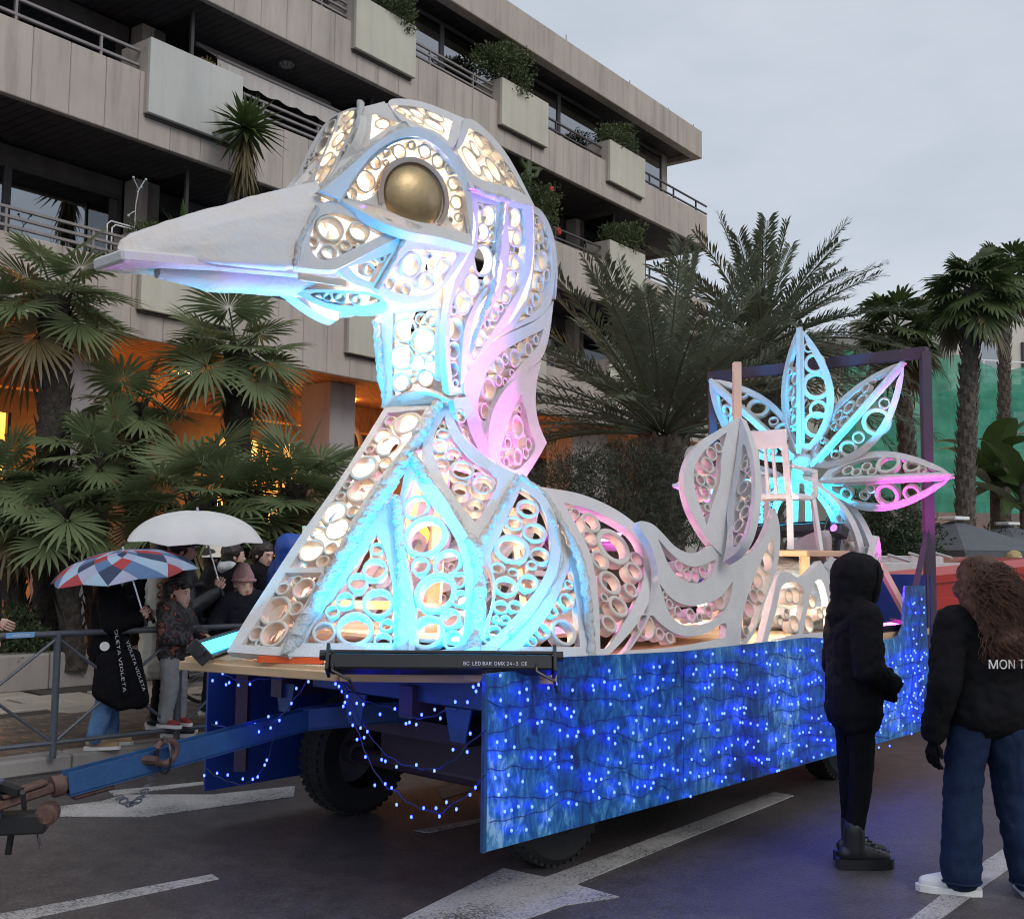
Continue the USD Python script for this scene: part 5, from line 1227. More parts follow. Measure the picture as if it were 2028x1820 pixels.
for i in (-1, 1):
    for j in (-1, 1):
        q = np.array([*c0[:2], 0]) + FUx * .30 * i + FVx * .38 * j
        put("leg", bar(q + (0, 0, 1.09), q + (0, 0, sz - .448), .06), "wood", ST)

# ---------------------------------------------------------------- strings of blue LEDs
brng = random.Random(21)
def bulbchain(label, path3, step, out, jit=.035, sag=0.0, wire_r=.0017):
    p = np.array(path3)
    L = np.r_[0, np.cumsum(np.linalg.norm(np.diff(p, axis=0), axis=1))]
    n = max(6, int(L[-1] / .035))
    q = np.stack([np.interp(np.linspace(0, L[-1], n), L, p[:, k]) for k in range(3)], 1)
    k_ = np.array([.25, .5, .25])
    for _ in range(3):
        q[1:-1] = q[:-2] * .25 + q[1:-1] * .5 + q[2:] * .25
    q = q + np.stack([np.zeros(n), np.zeros(n), (meshkit.noise(np.stack([np.arange(n) * .35, np.zeros(n) + brng.random() * 9, np.zeros(n)], 1)) - .5) * .03], 1)
    t = thing("light_string", label, "string lights", q[n // 2])
    ph = np.arange(n) * 1.7
    o2 = np.array([0, 0, 1.0])
    put("wire", [tube(q + out * (.004 * np.cos(ph))[:, None] + o2 * (.004 * np.sin(ph))[:, None], wire_r, 5)], "wire", t)
    bs, s = [], brng.uniform(0, step)
    while s < L[-1]:
        c = np.array([np.interp(s, L, p[:, k]) for k in range(3)])
        c = c + out * (.018 + .01 * brng.random()) + np.array([0, 0, brng.choice([-1, 1]) * brng.uniform(.4, 1.2) * jit])
        v, f = ball(c, (.0060, .0060, .0085), 1)
        bs.append((v, f))
        s += step * brng.choice([.35, .5, 1.0, 1.3, 1.6])
    put("bulbs", bs, "bulb", t, kind="stuff")
def skirtline(label, pts, step=.15, jit=.05):
    bulbchain(label, [fv(x, y, SD + .006) for x, y in pts], step, FVx, jit)
def wav(x0, y0, x1, y1, n, a, seed):
    r = random.Random(seed)
    return [(x0 + (x1 - x0) * k / n, y0 + (y1 - y0) * k / n + r.uniform(-a, a)) for k in range(n + 1)]
rows = [("topmost string of blue lights along the front board, just below the foam", (962, 1352, 1350, 1330)), ("second string of blue lights down the front board", (962, 1395, 1350, 1372)), ("third string of blue lights down the front board", (962, 1440, 1350, 1410)), ("fourth string of blue lights down the front board", (962, 1492, 1350, 1450)),
        ("fifth string of blue lights down the front board", (962, 1535, 1350, 1492)), ("sixth string of blue lights down the front board", (965, 1580, 1350, 1525)), ("lowest string of blue lights along the front board", (968, 1625, 1350, 1552))]
for i, (lab, (x0, y0, x1, y1)) in enumerate(rows):
    skirtline(lab, wav(x0, y0, x1, y1, 9, 15, i), .10)
rows = [("topmost string of blue lights along the rear board", (1356, 1318, 1740, 1290)), ("second string of blue lights down the rear board", (1356, 1352, 1840, 1308)), ("third string of blue lights down the rear board", (1356, 1392, 1840, 1335)), ("fourth string of blue lights down the rear board", (1356, 1430, 1840, 1362)),
        ("fifth string of blue lights down the rear board", (1356, 1470, 1842, 1390)), ("sixth string of blue lights down the rear board", (1356, 1512, 1842, 1410)), ("lowest string of blue lights along the rear board", (1356, 1548, 1842, 1428))]
for i, (lab, (x0, y0, x1, y1)) in enumerate(rows):
    skirtline(lab, wav(x0, y0, x1, y1, 13, 14, 50 + i), .092, .06)
for i, (x, lab) in enumerate(((1805, "string of blue lights hanging down the raised rear end of the board, nearer one"), (1822, "string of blue lights hanging down the raised rear end of the board, rearmost one"))):
    skirtline(lab, [(x + (4 if k % 2 else -4), 1180 + 34 * k) for k in range(7)], .075, .02)
def front(label, pts, u, step=.085):
    bulbchain(label, [fu(x, y, u) for x, y in pts], step, -FUx, .03, wire_r=.0035)
front("swag of blue lights from the deck centre to the near board, shortest and highest", [(668, 1335), (690, 1362), (735, 1392), (790, 1408), (830, 1425), (880, 1412), (915, 1398), (945, 1372), (962, 1335)], 3.66)
front("middle swag of blue lights between the deck centre and the near board", [(672, 1337), (695, 1390), (725, 1440), (760, 1490), (810, 1515), (850, 1525), (895, 1505), (930, 1475), (962, 1440)], 3.64)
front("lowest swag of blue lights between the deck centre and the near board", [(670, 1337), (690, 1400), (715, 1460), (735, 1520), (770, 1560), (820, 1600), (870, 1612), (905, 1590), (940, 1560), (962, 1540)], 3.62)
front("string of blue lights falling from the deck centre to the far side board", [(640, 1322), (610, 1345), (585, 1385), (560, 1415), (530, 1430), (520, 1442), (470, 1450), (440, 1442), (420, 1435)], 3.5)
front("string of blue lights along the top of the far side board", [(422, 1318), (430, 1335), (480, 1350), (520, 1338), (560, 1340), (600, 1330), (640, 1320)], 3.45)
front("lowest string of blue lights looping under the far side board", [(548, 1430), (540, 1480), (520, 1530), (480, 1552), (450, 1540), (425, 1535), (405, 1525)], 3.5)
# ---------------------------------------------------------------- plants
def frame_of(d):
    d = np.asarray(d, float); d = d / np.linalg.norm(d)
    s = np.cross(d, [0, 0, 1.0])
    if np.linalg.norm(s) < .05: s = np.array([1.0, 0, 0])
    s /= np.linalg.norm(s)
    return d, s, np.cross(s, d)

def fan_frond(base, d, Lp, R, rng, n=26, droop=.25, span=150, facing=None, width=.032, petiole=.012):
    """A palmate leaf: stalk and a fan of pointed blades joined near the middle."""
    S = Soup()
    d, s, u = frame_of(d)
    pts = [base + d * Lp * k / 5 - np.array([0, 0, 1.0]) * droop * .35 * Lp * (k / 5) ** 2 for k in range(6)]
    v, f = tube(pts, [petiole * 1.4] + [petiole] * 5, 5)
    S.add(v, f)
    c = pts[-1]
    ax = pts[-1] - pts[-2]; ax /= np.linalg.norm(ax)
    roll = rng.uniform(-.5, .5)
    s2 = s * math.cos(roll) + u * math.sin(roll)
    nrm = np.cross(s2, ax); nrm /= np.linalg.norm(nrm)
    # the blade plane nods forward
    tilt = rng.uniform(-.1, .55)
    a2 = ax * math.cos(tilt) - nrm * math.sin(tilt); n2 = ax * math.sin(tilt) + nrm * math.cos(tilt)
    for k in range(n):
        a = math.radians(-span + 2 * span * k / (n - 1)) + rng.uniform(-.03, .03)
        dr = a2 * math.cos(a) + s2 * math.sin(a)
        L = R * (.80 + .2 * math.cos(a * .8)) * rng.uniform(.9, 1.05)
        side = np.cross(n2, dr); side /= np.linalg.norm(side)
        fold = n2 * .18 * R * (abs(a) / 2.6) * .5
        dz = np.array([0, 0, -1.0]) * droop * L * rng.uniform(.5, 1.2)
        w = width * rng.uniform(.85, 1.15)
        p0 = c + dr * .03
        p1 = c + dr * L * .5 + fold * .5 + dz * .18
        p2 = c + dr * L * .82 + fold + dz * .5
        p3 = c + dr * L + fold + dz
        v = [p0, p1 - side * w, p1 + n2 * w * .35, p1 + side * w, p2 - side * w * .6, p2 + side * w * .6, p3]
        S.add(v, [[0, 1, 2], [0, 2, 3], [1, 4, 2], [2, 4, 5], [2, 5, 3], [4, 6, 5]])
    return S.mesh()

def trunk_mesh(p0, p1, r0, r1, rng, n=18, lump=.12, bend=0.0):
    h = np.linalg.norm(np.asarray(p1) - p0)
    m = max(8, int(h / .09))
    t = np.linspace(0, 1, m)
    side = np.array([math.cos(rng.uniform(0, 6)), math.sin(rng.uniform(0, 6)), 0])
    pts = np.asarray(p0) + (np.asarray(p1) - p0) * t[:, None] + side * (bend * np.sin(t * math.pi))[:, None]
    r = (r0 + (r1 - r0) * t) * (1 + lump * np.array([(-1) ** k for k in range(m)]) * .4)
    v, f = tube(pts, r, n)
    v = v + (np.stack([meshkit.noise(v * 11, s) for s in (1, 2, 3)], 1) - .5) * lump * r0 * 1.6
    return v, f, pts

def leaf_bases(pts, r, rng, n, size=.10, spread=.5):
    S = Soup()
    for k in range(n):
        t = (k + .5) / n
        i = t * (len(pts) - 1); a = k * 2.39996
        p = pts[int(i)] * (1 - (i % 1)) + pts[min(len(pts) - 1, int(i) + 1)] * (i % 1)
        o = np.array([math.cos(a), math.sin(a), 0]); sd = np.array([-o[1], o[0], 0])
        L = size * rng.uniform(.7, 1.3)
        b = p + o * r * .85
        tip = b + o * L * spread + np.array([0, 0, L])
        w = size * .45
        v = [b - sd * w, b + sd * w, b + o * .03 - np.array([0, 0, size * .4]), tip - sd * w * .35, tip + sd * w * .35]
        S.add(v, [[0, 1, 4], [0, 4, 3], [0, 3, 2], [1, 2, 4], [2, 3, 4]])
    return S.mesh()

def fan_palm(label, foot, top, nf, Lp, R, seed, r=.13, leaf="fan_leaf", dry=4, lowest=-.35, group=None, tm="bark_dark", nb=26, droop=.22, wd=.026, name="fan_palm", cat="palm"):
    rng = random.Random(seed)
    t = thing(name, label, cat, foot, group=group)
    foot, top = np.array(foot, float), np.array(top, float)
    v, f, pts = trunk_mesh(foot - (0, 0, .1), top, r * 1.15, r * .9, rng, bend=.06)
    tp = put("trunk", (v, f), tm, t, smooth=50)
    put("leaf_bases", leaf_bases(pts, r, rng, max(24, int(np.linalg.norm(top - foot) * 42)), .13), tm, (t, tp), kind="stuff")
    for k in range(nf):
        a = k * 2.39996 + rng.uniform(-.3, .3)
        el = math.asin(max(-.95, min(.97, 1 - (1 - lowest) * ((k + .5) / nf) ** .9)))
        d = np.array([math.cos(a) * math.cos(el), math.sin(a) * math.cos(el), math.sin(el)])
        old = k > nf - dry
        put("frond", fan_frond(top - (0, 0, .02 + .25 * k / nf), d, Lp * rng.uniform(.75, 1.15), R * rng.uniform(.85, 1.1), rng, nb, droop * (2.2 if old else 1), width=wd), "fan_dry" if old else leaf, t)
    return t

FPG = None
PB = .40
fan_palm("tall fan palm with a thick shaggy trunk, its crown level with the first balcony", at(98, 1300, 13.4) * [1, 1, 0] + [0, 0, PB], at(108, 590, 13.4), 24, .60, .66, 1, r=.19, nb=30, droop=.15, dry=3, lowest=-.55)
fan_palm("fan palm whose crown spreads under the swan's beak", at(455, 1250, 14.2) * [1, 1, 0] + [0, 0, PB], at(470, 690, 14.2), 22, .60, .66, 2, r=.16, nb=30, droop=.16, dry=3, lowest=-.6)
fan_palm("bright green fan palm just above the white umbrella", at(385, 1200, 12.6) * [1, 1, 0] + [0, 0, PB], at(398, 985, 12.6), 24, .58, .66, 3, r=.14, nb=30, droop=.12, dry=2, lowest=-.4)
fan_palm("fan palm between the white umbrella and the swan's breast", at(575, 1250, 13.2) * [1, 1, 0] + [0, 0, PB], at(585, 960, 13.2), 24, .55, .64, 4, r=.14, nb=30, droop=.14, dry=2, lowest=-.55)
fan_palm("dark fan palm low in the clump, in front of the thick shaggy trunk", at(210, 1250, 13.0) * [1, 1, 0] + [0, 0, PB], at(195, 905, 13.0), 18, .48, .52, 5, r=.13, nb=28, dry=2, lowest=-.6)
fan_palm("fan palm cut off by the left edge of the picture, with a leaning trunk", at(60, 1300, 12.7) * [1, 1, 0] + [0, 0, PB], at(-8, 960, 12.7), 20, .50, .56, 6, r=.11, nb=26, dry=3, lowest=-.5)
fan_palm("small fan palm whose trunk shows left of the checkered umbrella", at(150, 1290, 12.5) * [1, 1, 0] + [0, 0, PB], at(120, 1000, 12.5), 18, .45, .52, 7, r=.11, nb=26, dry=2, lowest=-.6)
fan_palm("fan palm seen between the checkered umbrella and the white one", at(285, 1250, 13.8) * [1, 1, 0] + [0, 0, PB], at(265, 800, 13.8), 16, .45, .52, 8, r=.13, nb=26, dry=3, lowest=-.5)
fan_palm("low fan palm behind the woman with the white umbrella", at(500, 1230, 12.9) * [1, 1, 0] + [0, 0, PB], at(490, 1090, 12.9), 18, .45, .56, 9, r=.12, nb=26, dry=2, lowest=-.5)

def date_frond(base, d, L, rng, droop=.5, n=52, ll=.42, w=.021):
    S = Soup()
    d, s, u = frame_of(d)
    m = 9
    pts = np.array([base + d * L * k / (m - 1) - np.array([0, 0, 1.0]) * droop * L * .5 * (k / (m - 1)) ** 2.2 for k in range(m)])
    v, f = tube(pts, np.linspace(.028, .006, m), 5); S.add(v, f)
    for k in range(n):
        t = .16 + .83 * k / (n - 1)
        i = t * (m - 1); a = int(min(i, m - 2))
        p = pts[a] + (pts[a + 1] - pts[a]) * (i - a)
        ax = pts[a + 1] - pts[a]; ax /= np.linalg.norm(ax)
        sd = np.cross(ax, [0, 0, 1.0]); sd /= max(np.linalg.norm(sd), 1e-6)
        up = np.cross(sd, ax)
        for sg in (-1, 1):
            l = ll * (1 - .55 * abs(t - .42)) * rng.uniform(.8, 1.1)
            dr = ax * (.55 + .35 * t) + sd * sg * rng.uniform(.6, .85) + up * rng.uniform(.05, .5)
            dr /= np.linalg.norm(dr)
            wv = np.cross(dr, sd * .2 + up); wv /= np.linalg.norm(wv)
            e = p + dr * l - np.array([0, 0, 1.0]) * l * rng.uniform(.05, .3)
            mid = p + dr * l * .55
            S.add([p, mid - wv * w, mid + wv * w, e], [[0, 1, 2], [1, 3, 2]])
    return S.mesh()

def date_palm(label, foot, top, nf, L, seed, r=.28, lowest=-.4, droop=.7, lean=None):
    rng = random.Random(seed)
    foot, top = np.array(foot, float), np.array(top, float)
    t = thing("date_palm", label, "palm", foot)
    v, f, pts = trunk_mesh(foot - (0, 0, .1), top, r, r * .95, rng, lump=.16)
    tp = put("trunk", (v, f), "bark", t, smooth=50)
    put("leaf_bases", leaf_bases(pts, r, rng, int(np.linalg.norm(top - foot) * 46), .16, .8), "bark", (t, tp), kind="stuff")
    for k in range(nf):
        a = k * 2.39996 + rng.uniform(-.25, .25)
        el = math.asin(max(-.9, min(.985, 1 - (1 - lowest) * ((k + .4) / nf) ** .95)))
        d = np.array([math.cos(a) * math.cos(el), math.sin(a) * math.cos(el), math.sin(el)])
        put("frond", date_frond(top + d * .15, d, L * rng.uniform(.8, 1.1), rng, droop * (.55 + .6 * k / nf), ll=.46), "date_leaf", t)
date_palm("date palm with a spreading crown rising above the hedge behind the swan's tail feather", at(1310, 1000, 17.5) * [1, 1, 0] + [0, 0, .1], at(1312, 862, 17.5), 62, 3.7, 31, r=.36, lowest=.05, droop=.5)
date_palm("tall date palm whose fronds stand against the sky above the blue petal", at(1520, 1000, 21) * [1, 1, 0] + [0, 0, .1], at(1510, 690, 21), 66, 3.0, 32, r=.32, lowest=-.4, droop=.6)

def tall_palm(label, foot, top, seed, r=.24, nf=34, R=.85, Lp=.7, skirt=8):
    rng = random.Random(seed)
    foot, top = np.array(foot, float), np.array(top, float)
    t = thing("tall_palm", label, "palm", foot)
    v, f, pts = trunk_mesh(foot, top, r * 1.1, r * .82, rng, lump=.14, bend=.05)
    tp = put("trunk", (v, f), "bark", t, smooth=50)
    put("leaf_bases", leaf_bases(pts, r, rng, int(np.linalg.norm(top - foot) * 44), .13, .45), "bark", (t, tp), kind="stuff")
    for k in range(nf):
        a = k * 2.39996 + rng.uniform(-.3, .3)
        el = math.asin(max(-.98, min(.97, 1 - 1.65 * ((k + .4) / nf))))
        d = np.array([math.cos(a) * math.cos(el), math.sin(a) * math.cos(el), math.sin(el)])
        old = k > nf - skirt
        put("frond", fan_frond(top + (0, 0, .1 - .35 * k / nf), d, Lp * rng.uniform(.8, 1.15), R * rng.uniform(.85, 1.1), rng, 24, .38 if not old else .6, span=125, width=.042, petiole=.018), "fan_dry" if old else "wash_leaf", t)
tall_palm("tall palm with a rough grey trunk standing in front of the green netting", at(1905, 1090, 20) * [1, 1, 0] + [0, 0, .1], at(1928, 575, 20), 41, r=.165, nf=32, R=.58, Lp=.5, skirt=3)
tall_palm("slim dark palm behind the one with the rough grey trunk, at the right edge", at(1985, 1000, 27) * [1, 1, 0] + [0, 0, .1], at(1992, 545, 27), 42, r=.14, nf=26, R=.62, Lp=.55, skirt=3)
tall_palm("shorter palm seen between two petals of the tail fan", at(1812, 1060, 23) * [1, 1, 0] + [0, 0, .1], at(1775, 655, 23), 43, r=.17, nf=30, R=.62, Lp=.55, skirt=4)

def banana_leaf(base, d, L, w, rng):
    S = Soup(); d, s, u = frame_of(d); m = 9; vs = []
    for k in range(m):
        t = k / (m - 1)
        p = base + d * L * t - np.array([0, 0, 1.0]) * L * .45 * t ** 2.2
        ww = w * math.sin(math.pi * min(1, .06 + t * .94) ** .7) * (.3 if t < .12 else 1)
        j = rng.uniform(.85, 1.1)
        vs += [p - s * ww * j + u * ww * .35, p, p + s * ww * j + u * ww * .35]
    f = []
    for k in range(m - 1):
        for q in (0, 1):
            a = k * 3 + q
            f += [[a, a + 1, a + 4], [a, a + 4, a + 3]]
    S.add(vs, f)
    return S.mesh()
def banana(label, foot, h, seed, n=12, L=1.9):
    rng = random.Random(seed); foot = np.array(foot, float)
    t = thing("banana_plant", label, "plant", foot)
    put("stem", trunk_mesh(foot, foot + (0, 0, h), .14, .09, rng, lump=.03)[:2], "bark", t, smooth=True)
    for k in range(n):
        a = k * 2.4 + rng.uniform(-.3, .3); el = rng.uniform(.1, 1.25)
        put("leaf", banana_leaf(foot + (0, 0, h - rng.uniform(0, .8)), (math.cos(a) * math.cos(el), math.sin(a) * math.cos(el), math.sin(el)), L * rng.uniform(.7, 1.1), .26 * L / 1.9, rng), "banana", t)
banana("banana plant with broad leaves right of the rough grey palm trunk", at(1972, 1060, 25) * [1, 1, 0] + [0, 0, .1], 3.9, 51, L=2.5)
banana("banana plant cut by the right edge of the picture", at(2030, 1060, 24) * [1, 1, 0] + [0, 0, .1], 3.2, 52, L=2.3)

def leafmass(blobs, n, L, w, rng, up=.3):
    S = Soup()
    tot = sum(b[1][0] * b[1][1] * b[1][2] for b in blobs)
    for c, r in blobs:
        k_ = int(n * r[0] * r[1] * r[2] / tot)
        for _ in range(k_):
            q = np.array([rng.gauss(0, 1) for _ in range(3)]); q /= np.linalg.norm(q)
            p = np.array(c) + q * np.array(r) * (rng.random() ** .35) * (1 + 1.0 * (meshkit.noise(q * 2.2 + np.array(c)) - .5))
            d = q * .7 + np.array([rng.gauss(0, .6), rng.gauss(0, .6), rng.gauss(0, .6) + up]); d /= np.linalg.norm(d)
            s = np.cross(d, [rng.gauss(0, 1), rng.gauss(0, 1), rng.gauss(0, 1)]); s /= np.linalg.norm(s)
            v, f = leafquad(p, d, s, L * rng.uniform(.6, 1.3), w * rng.uniform(.7, 1.2))
            S.add(v, f)
    return S.mesh()
def shrub(label, blobs, n, L, w, seed, m, foot, name="shrub", cat="shrub", stems=6, group=None):
    rng = random.Random(seed); foot = np.array(foot, float)
    t = thing(name, label, cat, foot, group=group)
    put("foliage", leafmass(blobs, n, L, w, rng), m, t, kind="stuff")
    st = []
    for k in range(stems):
        c, r = blobs[k % len(blobs)]
        b = foot + (rng.uniform(-.15, .15), rng.uniform(-.15, .15), -.05)
        e = np.array(c) + np.array([rng.uniform(-.5, .5) * r[0], rng.uniform(-.5, .5) * r[1], rng.uniform(0, .5) * r[2]])
        st.append(tube([b, (b + e) / 2 + (rng.uniform(-.1, .1), rng.uniform(-.1, .1), .05), e], [.03, .02, .008], 5))
    put("stems", st, "bark", t, kind="stuff")
def blobs_at(Y, items):
    return [(at(x, y, Y), (rx / FOC * Y, ry, rz / FOC * Y)) for x, y, rx, ry, rz in items]
shrub("grey green olive bush right behind the pink end of the swan's mane", blobs_at(15.0, [(1110, 960, 60, .6, 60), (1170, 940, 70, .6, 55), (1120, 1040, 80, .6, 60), (1200, 1030, 80, .6, 70)]), 9000, .085, .016, 61, "shrub", at(1150, 1100, 15) * [1, 1, 0] + [0, 0, .1])
shrub("grey green olive bush between the swan's back and its tall tail feather", blobs_at(15.6, [(1250, 920, 70, .6, 50), (1310, 950, 70, .6, 60), (1260, 1020, 80, .6, 70), (1335, 1030, 60, .6, 60), (1390, 1040, 50, .6, 50)]), 9000, .085, .016, 62, "shrub", at(1290, 1100, 15.6) * [1, 1, 0] + [0, 0, .1])
shrub("dark leafy hedge below the lowest right petal, left of the frame post", blobs_at(17, [(1705, 1030, 50, .6, 60), (1760, 1040, 55, .6, 60), (1730, 1085, 80, .6, 40), (1810, 1070, 50, .6, 50)]), 6000, .09, .03, 63, "hedge", at(1740, 1100, 17) * [1, 1, 0] + [0, 0, .1])
shrub("dark hedge under the grey parasols at the right edge", blobs_at(23, [(1960, 1080, 60, .6, 40), (2020, 1085, 50, .6, 40), (2060, 1080, 50, .6, 45)]), 4500, .10, .035, 64, "hedge", at(2000, 1110, 23) * [1, 1, 0] + [0, 0, .1])
shrub("low leafy shrub in the bed at the far left edge", blobs_at(12.4, [(25, 1240, 45, .4, 40), (60, 1270, 50, .4, 30), (0, 1280, 40, .4, 30)]), 3000, .06, .022, 65, "hedge", at(30, 1300, 12.4) * [1, 1, 0] + [0, 0, PB])
shrub("reddish dark shrub in the bed behind the checkered umbrella", blobs_at(13.2, [(250, 1200, 60, .4, 50), (330, 1190, 60, .4, 60), (420, 1210, 60, .4, 60), (520, 1220, 60, .4, 60)]), 6000, .07, .022, 66, "hedge", at(360, 1290, 13.2) * [1, 1, 0] + [0, 0, PB])

# balcony plants
def bzt(t, d, z): return BF(t, d, z)
def rosette(c, n, L, w, rng, up=.5, hang=0.0):
    S = Soup()
    for k in range(n):
        a = k * 2.39996; el = math.asin(max(-.95, min(.97, up + (1 - up) * (1 - 2 * (k + .5) / n)))) if not hang else rng.uniform(-1.5, -1.0)
        d = np.array([math.cos(a) * math.cos(el), math.sin(a) * math.cos(el), math.sin(el)])
        _, s, u = frame_of(d)
        l = L * rng.uniform(.8, 1.1)
        p0 = np.asarray(c, float); p1 = p0 + d * l * .5; p2 = p0 + d * l - np.array([0, 0, l * .12])
        S.add([p0 - s * w * .4, p0 + s * w * .4, p1 - s * w, p1 - u * w * .4, p1 + s * w, p2], [[0, 3, 2], [0, 1, 3], [1, 4, 3], [2, 3, 5], [3, 4, 5]])
    return S.mesh()
rng = random.Random(77)
y0 = BF(3.3, .1, 6.3); yt = BF(3.42, -.62, 8.0)
Y1 = thing("yucca", "tall yucca with a hanging skirt of dead leaves in front of the grey planter panel", "plant", y0)
put("trunk", tube([y0, (y0 + yt) / 2 + (.05, 0, 0), yt], [.06, .05, .055], 8), "bark", Y1, smooth=True)
put("leaves", rosette(yt + (0, 0, .35), 80, .68, .046, rng, .2), "yucca", Y1, kind="stuff")
put("dead_leaves", [rosette(yt + (0, 0, .3 - .22 * k), 34, .66, .03, rng, 0, 1) for k in range(3)], "fan_dry", Y1, kind="stuff")
put("flower_stalk", tube([yt + (0, 0, .3), yt + (-.03, 0, .75), yt + (-.06, 0, .95)], .01, 5), "bark", Y1)
y0 = BF(2.95, .2, 6.25)
Y2 = thing("yucca", "low bright green yucca with broad leaves in the first floor planter", "plant", y0)
put("trunk", tube([y0, y0 + (0, 0, .25)], .05, 8), "bark", Y2)
put("leaves", rosette(y0 + (0, 0, .2), 40, .8, .07, rng, .45), "yucca", Y2, kind="stuff")
for i, (t, d, z, s, lab) in enumerate(((2.2, .15, 9.35, .34, "small aloe at the left end of the grey planter"), (2.75, .12, 9.32, .26, "smaller aloe in the middle of the grey planter"), (2.5, .15, 6.28, .2, "small agave left of the low bright green yucca"))):
    a = thing("aloe", lab, "plant", BF(t, d, z))
    put("leaves", rosette(BF(t, d, z), 22, s, .022, rng, .2), "shrub", a, kind="stuff")
def potbush(label, t, d, z, blobs, n, L, w, m, seed):
    shrub(label, [(BF(t + a, d + b, z + c), r) for a, b, c, r in blobs], n, L, w, seed, m, BF(t, d, z), name="balcony_plant", cat="plant", stems=5)
potbush("yellow green succulents along the right end of the grey planter", 3.3, .05, 9.36, [(-.2, 0, .05, (.14, .1, .12)), (.05, 0, .03, (.1, .1, .1)), (.3, 0, .0, (.1, .1, .1))], 500, .06, .025, "yellow_leaf", 71)
potbush("bushy plant hanging over the top left planter of the third floor", 7.3, .05, 12.0, [(0, 0, .2, (.55, .35, .35)), (.35, -.1, .0, (.3, .25, .35)), (-.3, 0, .2, (.3, .25, .3))], 2600, .07, .04, "pot_leaf", 72)
potbush("large round bush overflowing the second planter of the third floor", 11.0, .05, 12.05, [(0, 0, .35, (.6, .45, .45)), (-.45, 0, .3, (.4, .35, .35)), (.45, -.05, .05, (.4, .35, .45)), (.2, 0, .6, (.4, .35, .3))], 4000, .075, .045, "pot_leaf", 73)
potbush("airy green plant on the rightmost planter of the third floor", 15.9, .1, 12.0, [(0, 0, .35, (.5, .35, .3)), (.5, 0, .25, (.3, .3, .3)), (-.4, 0, .15, (.35, .3, .25))], 1800, .09, .035, "pot_leaf", 74)
potbush("trailing bush in the second floor planter beside the tall cactus", 12.2, .0, 9.45, [(0, -.1, .15, (.5, .4, .4)), (.2, -.1, -.2, (.4, .3, .45)), (-.4, 0, .35, (.3, .3, .4))], 3000, .07, .04, "pot_leaf", 75)
potbush("leafy shrub in the second floor planter behind the date palm fronds", 16.2, .05, 9.45, [(0, 0, .3, (.6, .4, .4)), (-.5, 0, .2, (.4, .3, .35))], 2200, .08, .04, "pot_leaf", 76)
potbush("small green cushion plant beside the white metal chair on the first floor", 2.15, .05, 6.42, [(0, 0, .06, (.32, .2, .14))], 900, .05, .02, "yucca", 77)
c0 = BF(12.05, .1, 9.4)
cc = thing("cactus", "tall branching cactus in the second floor planter above the swan's mane", "cactus", c0)
put("stem", tube([c0, c0 + (0, 0, 1.0), c0 + (.02, 0, 1.9), c0 + (.02, 0, 2.0)], [.10, .105, .09, .03], 9), "pot_leaf", cc, smooth=True)
for a, b, h in ((-.3, .9, 1.75), (.42, .75, 1.55), (-.16, 1.15, 1.95), (.2, 1.0, 1.8), (.62, .95, 1.5)):
    put("branch", tube([c0 + (0, 0, b), c0 + BB * a * .8 + (0, 0, b + .12), c0 + BB * a + (0, 0, b + .3), c0 + BB * a + (0, 0, h), c0 + BB * a + (0, 0, h + .06)], [.06, .065, .07, .065, .02], 8), "pot_leaf", cc, smooth=True)
for t, z in ((13.05, 9.1), (12.75, 10.0)):
    fl = thing("flower", "red geranium bloom " + ("low on the right of the cactus planter" if z < 9.5 else "high beside the cactus"), "flower", BF(t, -.05, z))
    put("petals", [ball(BF(t + .05 * math.cos(a), -.1, z + .05 * math.sin(a)), .04, 1) for a in np.linspace(0, 6.28, 7)], "red_flower", fl, kind="stuff")
wc = thing("metal_chair", "white tubular metal chair on the first floor balcony left of the swan's beak", "chair", BF(1.75, .3, 6.1))
put("back_tube", [tube([BF(1.62 + o, .3, 6.0), BF(1.62 + o, .3, 6.50 - o * .5), BF(1.68 + o, .3, 6.56 - o * .5), BF(2.2, .3, 6.56 - o * .5)], .012, 7) for o in (0, .08)], "white_print", wc)
dw = thing("dead_stem", "bare pale plant stem with a few dry leaves on the first floor balcony", "plant", BF(2.05, .25, 6.3))
put("stem", tube([BF(2.05, .25, 6.35), BF(2.06, .25, 6.9), BF(2.1, .25, 7.15), BF(2.0, .25, 7.3)], .007, 5), "scarf", dw)
put("twigs", [tube([BF(2.08, .25, 7.1), BF(2.2, .25, 7.32)], .008, 4), tube([BF(2.05, .25, 6.8), BF(1.95, .25, 6.72)], .008, 4)] + [ball(BF(t, .25, z), .022, 1) for t, z in ((2.0, 7.31), (2.22, 7.34), (1.94, 6.7), (2.14, 7.2))], "scarf", dw, kind="stuff")
# ---------------------------------------------------------------- people
def blob(bones, ref=.028, it=8, seg=12, noise=0.0, nseed=0):
    ms = []
    for b in bones:
        ms.append(Manifold.batch_hull([Manifold.sphere(float(r), seg).translate([float(k) for k in p]) for p, r in b]))
    m = Manifold.batch_boolean(ms, OpType.Add) if len(ms) > 1 else ms[0]
    m = m.refine_to_length(ref).to_mesh()
    t = trimesh.Trimesh(m.vert_properties[:, :3], m.tri_verts, process=True)
    if it: trimesh.smoothing.filter_taubin(t, iterations=it)
    v = np.array(t.vertices)
    if noise:
        n = np.array(t.vertex_normals)
        q = v * np.array([9, 9, 6.0])
        w = meshkit.fbm(q * .8 + nseed * 7.1, 2, nseed)
        fold = 1 - np.abs(2 * meshkit.fbm(v * np.array([13, 13, 20.0]) + (w * 2.5)[:, None] + nseed * 3.3, 2, nseed + 5) - 1) * 2.2
        v = v + n * ((w - .5) * 1.6 * noise + fold * .75 * noise)[:, None]
    return v, np.array(t.faces)

